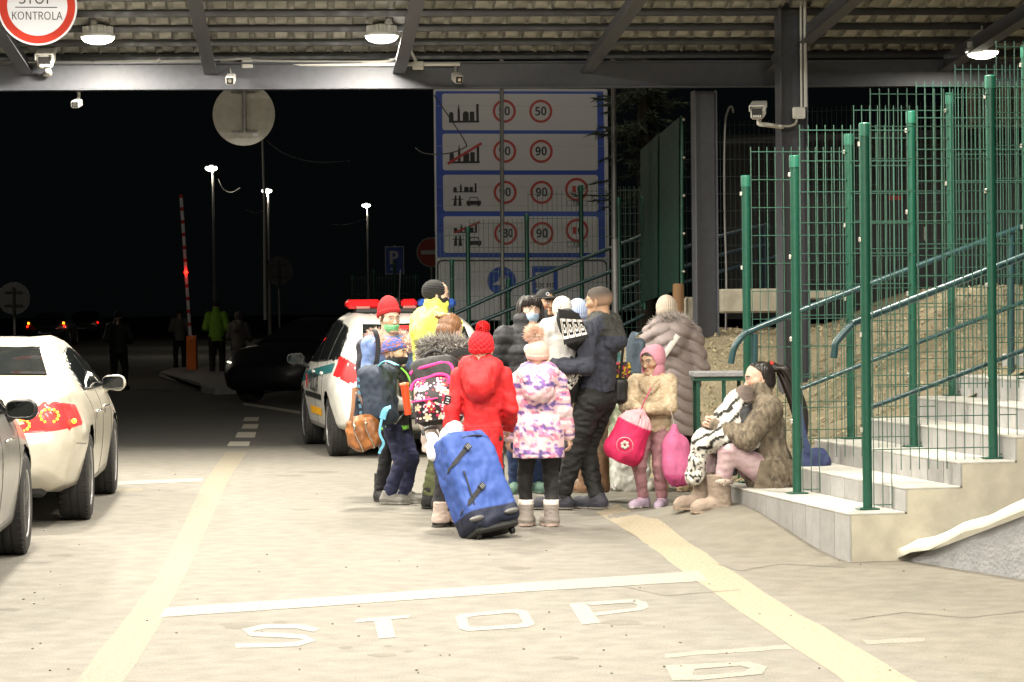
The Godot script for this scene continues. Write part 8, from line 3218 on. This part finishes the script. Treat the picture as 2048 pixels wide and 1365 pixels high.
func blankets() -> void:
	# zebra blanket round the baby and over the knees of the seated woman
	var at := step_pt(2.52, 0.24, 0.30)
	var t := thing("blanket", "black and white zebra and spot patterned blanket wrapping the baby on the seated woman's lap", "blanket", at, deg_to_rad(-78))
	var f := Field.new(Vector3(-0.28, -0.12, -0.05), Vector3(0.32, 0.78, 0.72), 0.0125)
	# bundle against the chest
	f.cone(Vector3(0.02, 0.60, 0.24), Vector3(0.05, 0.46, 0.30), 0.09, 0.115, 0.05)
	f.cone(Vector3(0.05, 0.46, 0.30), Vector3(0.03, 0.36, 0.34), 0.115, 0.10, 0.05)
	# over the lap and hanging down before the knees
	f.cone(Vector3(0.13, 0.31, 0.17), Vector3(0.13, 0.35, 0.42), 0.055, 0.07, 0.05)
	f.cone(Vector3(-0.08, 0.33, 0.2), Vector3(-0.06, 0.35, 0.46), 0.07, 0.07, 0.06)
	f.cone(Vector3(0.03, 0.32, 0.3), Vector3(0.03, 0.34, 0.48), 0.09, 0.07, 0.06)
	f.cone(Vector3(0.07, 0.30, 0.51), Vector3(0.03, 0.07, 0.56), 0.045, 0.04, 0.04)
	f.cone(Vector3(-0.06, 0.30, 0.51), Vector3(-0.07, 0.06, 0.56), 0.05, 0.045, 0.05)
	f.cone(Vector3(0.0, 0.16, 0.53), Vector3(0.0, 0.1, 0.55), 0.06, 0.06, 0.05)
	f.folds(fold_noise, 0.018, Vector3(11, 8, 11), 77.0)
	var mb := MB.new()
	f.emit(mb, func(p: Vector3, _n: Vector3) -> Color: return zebra(p, 1.0 if p.y < 0.27 - 0.0 * p.z and p.z > 0.40 else 0.0))
	obj("blanket_cloth", mb, M.cloth, t)
	# blue bag behind her
	var bag := thing("shoulder_bag", "soft dark blue bag on the step behind the seated woman", "bag", step_pt(2.35, 0.50, 0.47), deg_to_rad(-70))
	obj("bag_body", soft_bag(Vector3(0.085, 0.14, 0.13), 0.08, 0.012, Color(0.038, 0.05, 0.13), 0.018, func(p: Vector3) -> float: return 0.05 * smoothstep(0.0, 0.15, p.y)), M.cloth, bag)
	strap("strap", [Vector3(0.085, 0.08, 0.07), Vector3(0.09, 0.20, 0.11), Vector3(0.09, 0.36, 0.14), Vector3(0.05, 0.50, 0.15)], 0.045, Color(0.045, 0.06, 0.15), bag, Vector3(0, 0.2, 1))
	# black blanket with a white key border round the toddler
	var key := mat("key_border", Color.WHITE, 0.9)
	key.albedo_texture = key_image()
	var k := thing("blanket", "black blanket with a white geometric key border over the toddler carried by the man", "blanket", at_depth(1140, 690, -spot(1172, 1020).z - 0.42))
	var s := (-spot(1172, 1020).z - 0.42) / LENS
	var upper := []
	for r in 9:
		var w := r / 8.0
		var row := PackedVector3Array()
		for q in 9:
			var u := q / 8.0
			var px := lerpf(lerpf(1116, 1128, w) , lerpf(1158, 1178, w), u) - 1140.0
			var py := 690.0 - lerpf(lerpf(617, 690, w), lerpf(627, 664, w) + 12.0 * w, u)
			row.append(Vector3(px * s, py * s, 0.05 + 0.05 * sin(u * 2.6) + 0.012 * sin(w * 7.0)))
		upper.append(row)
	upper.reverse()
	var um := MB.new()
	um.grid(upper, false)
	for j in um.uv.size(): um.uv[j] = Vector2(um.uv[j].y, um.uv[j].x)
	obj("upper_fold", um, key, k)
	var lower := []
	for r in 9:
		var w := r / 8.0
		var row := PackedVector3Array()
		for q in 9:
			var u := q / 8.0
			var px := lerpf(lerpf(1142, 1112, w), lerpf(1178, 1136, w), u) - 1140.0
			var py := 690.0 - lerpf(lerpf(712, 768, w), lerpf(735, 790, w), u)
			row.append(Vector3(px * s, py * s, -0.14 + 0.05 * sin(u * 2.8) + 0.012 * sin(w * 6.0)))
		lower.append(row)
	lower.reverse()
	var lm := MB.new()
	lm.grid(lower, false)
	for j in lm.uv.size(): lm.uv[j] = Vector2(lm.uv[j].y, lm.uv[j].x)
	obj("lower_fold", lm, key, k)
	var bulk := Field.new(Vector3(-0.3, -0.55, -0.42), Vector3(0.3, 0.4, 0.15), 0.014)
	bulk.cone(Vector3(-0.02, 0.2, -0.08), Vector3(0.05, 0.06, -0.14), 0.085, 0.10, 0.05)
	bulk.cone(Vector3(0.02, -0.12, -0.26), Vector3(-0.03, -0.33, -0.24), 0.10, 0.085, 0.05)
	bulk.cone(Vector3(-0.03, -0.33, -0.24), Vector3(-0.0, -0.42, -0.24), 0.08, 0.05, 0.05)
	bulk.folds(fold_noise, 0.016, Vector3(10, 8, 10), 3.0)
	var bm := MB.new()
	bulk.emit(bm, Color(0.016, 0.016, 0.018))
	obj("hanging_cloth", bm, M.cloth, k)

func key_image() -> ImageTexture:
	# a white meander on black, running along the strip
	var im := Image.create(96, 256, false, Image.FORMAT_RGB8)
	im.fill(Color(0.05, 0.05, 0.055))
	var rows := ["1111111.", "1.......", "1.11111.", "1.1...1.", "1.1.1.1.", "1.111.1.", "1.....1.", "1111..1."]
	for rep in 4:
		for y in 8:
			for x in 8:
				var on: bool = rows[y][x] == "1"
				if on:
					im.fill_rect(Rect2i(14 + x * 8, 5 + rep * 64 + y * 7, 8, 7), Color(0.86, 0.85, 0.82))
	return ImageTexture.create_from_image(im)

func sacks() -> void:
	var t := thing("sack", "white crumpled sack standing behind the girl with the pink hood", "sack", spot(1262, 982), 0.2)
	var mb := soft_bag(Vector3(0.155, 0.235, 0.12), 0.04, 0.0125, Color(0.58, 0.57, 0.53), 0.032)
	var m2 := MB.new()
	m2.add(mb, Transform3D(Basis(), Vector3(0, 0.225, 0)))
	obj("sack_body", m2, M.nylon, t)
	var g := thing("sack", "pale green striped bag between the man in navy and the crimson bag", "sack", spot(1238, 978) + Vector3(0, 0, -0.35), 0.1)
	var gb := soft_bag(Vector3(0.12, 0.37, 0.10), 0.05, 0.0135, func(p: Vector3, _n: Vector3) -> Color: return Color(0.50, 0.52, 0.40) if fposmod((p.x + p.y * 0.4) * 16.0, 1.0) < 0.55 else Color(0.30, 0.36, 0.22), 0.02)
	m2 = MB.new()
	m2.add(gb, Transform3D(Basis(), Vector3(0, 0.36, 0)))
	obj("sack_body", m2, M.nylon, g)
	# brown shoulder bag at the elbow of the woman with the fringe
	var b := thing("shoulder_bag", "brown bag between the red coat and the pink patterned coat", "bag", at_depth(1024, 772, 22.0), 0.2)
	obj("bag_body", soft_bag(Vector3(0.05, 0.09, 0.05), 0.04, 0.011, Color(0.20, 0.12, 0.05), 0.008), M.leather, b)
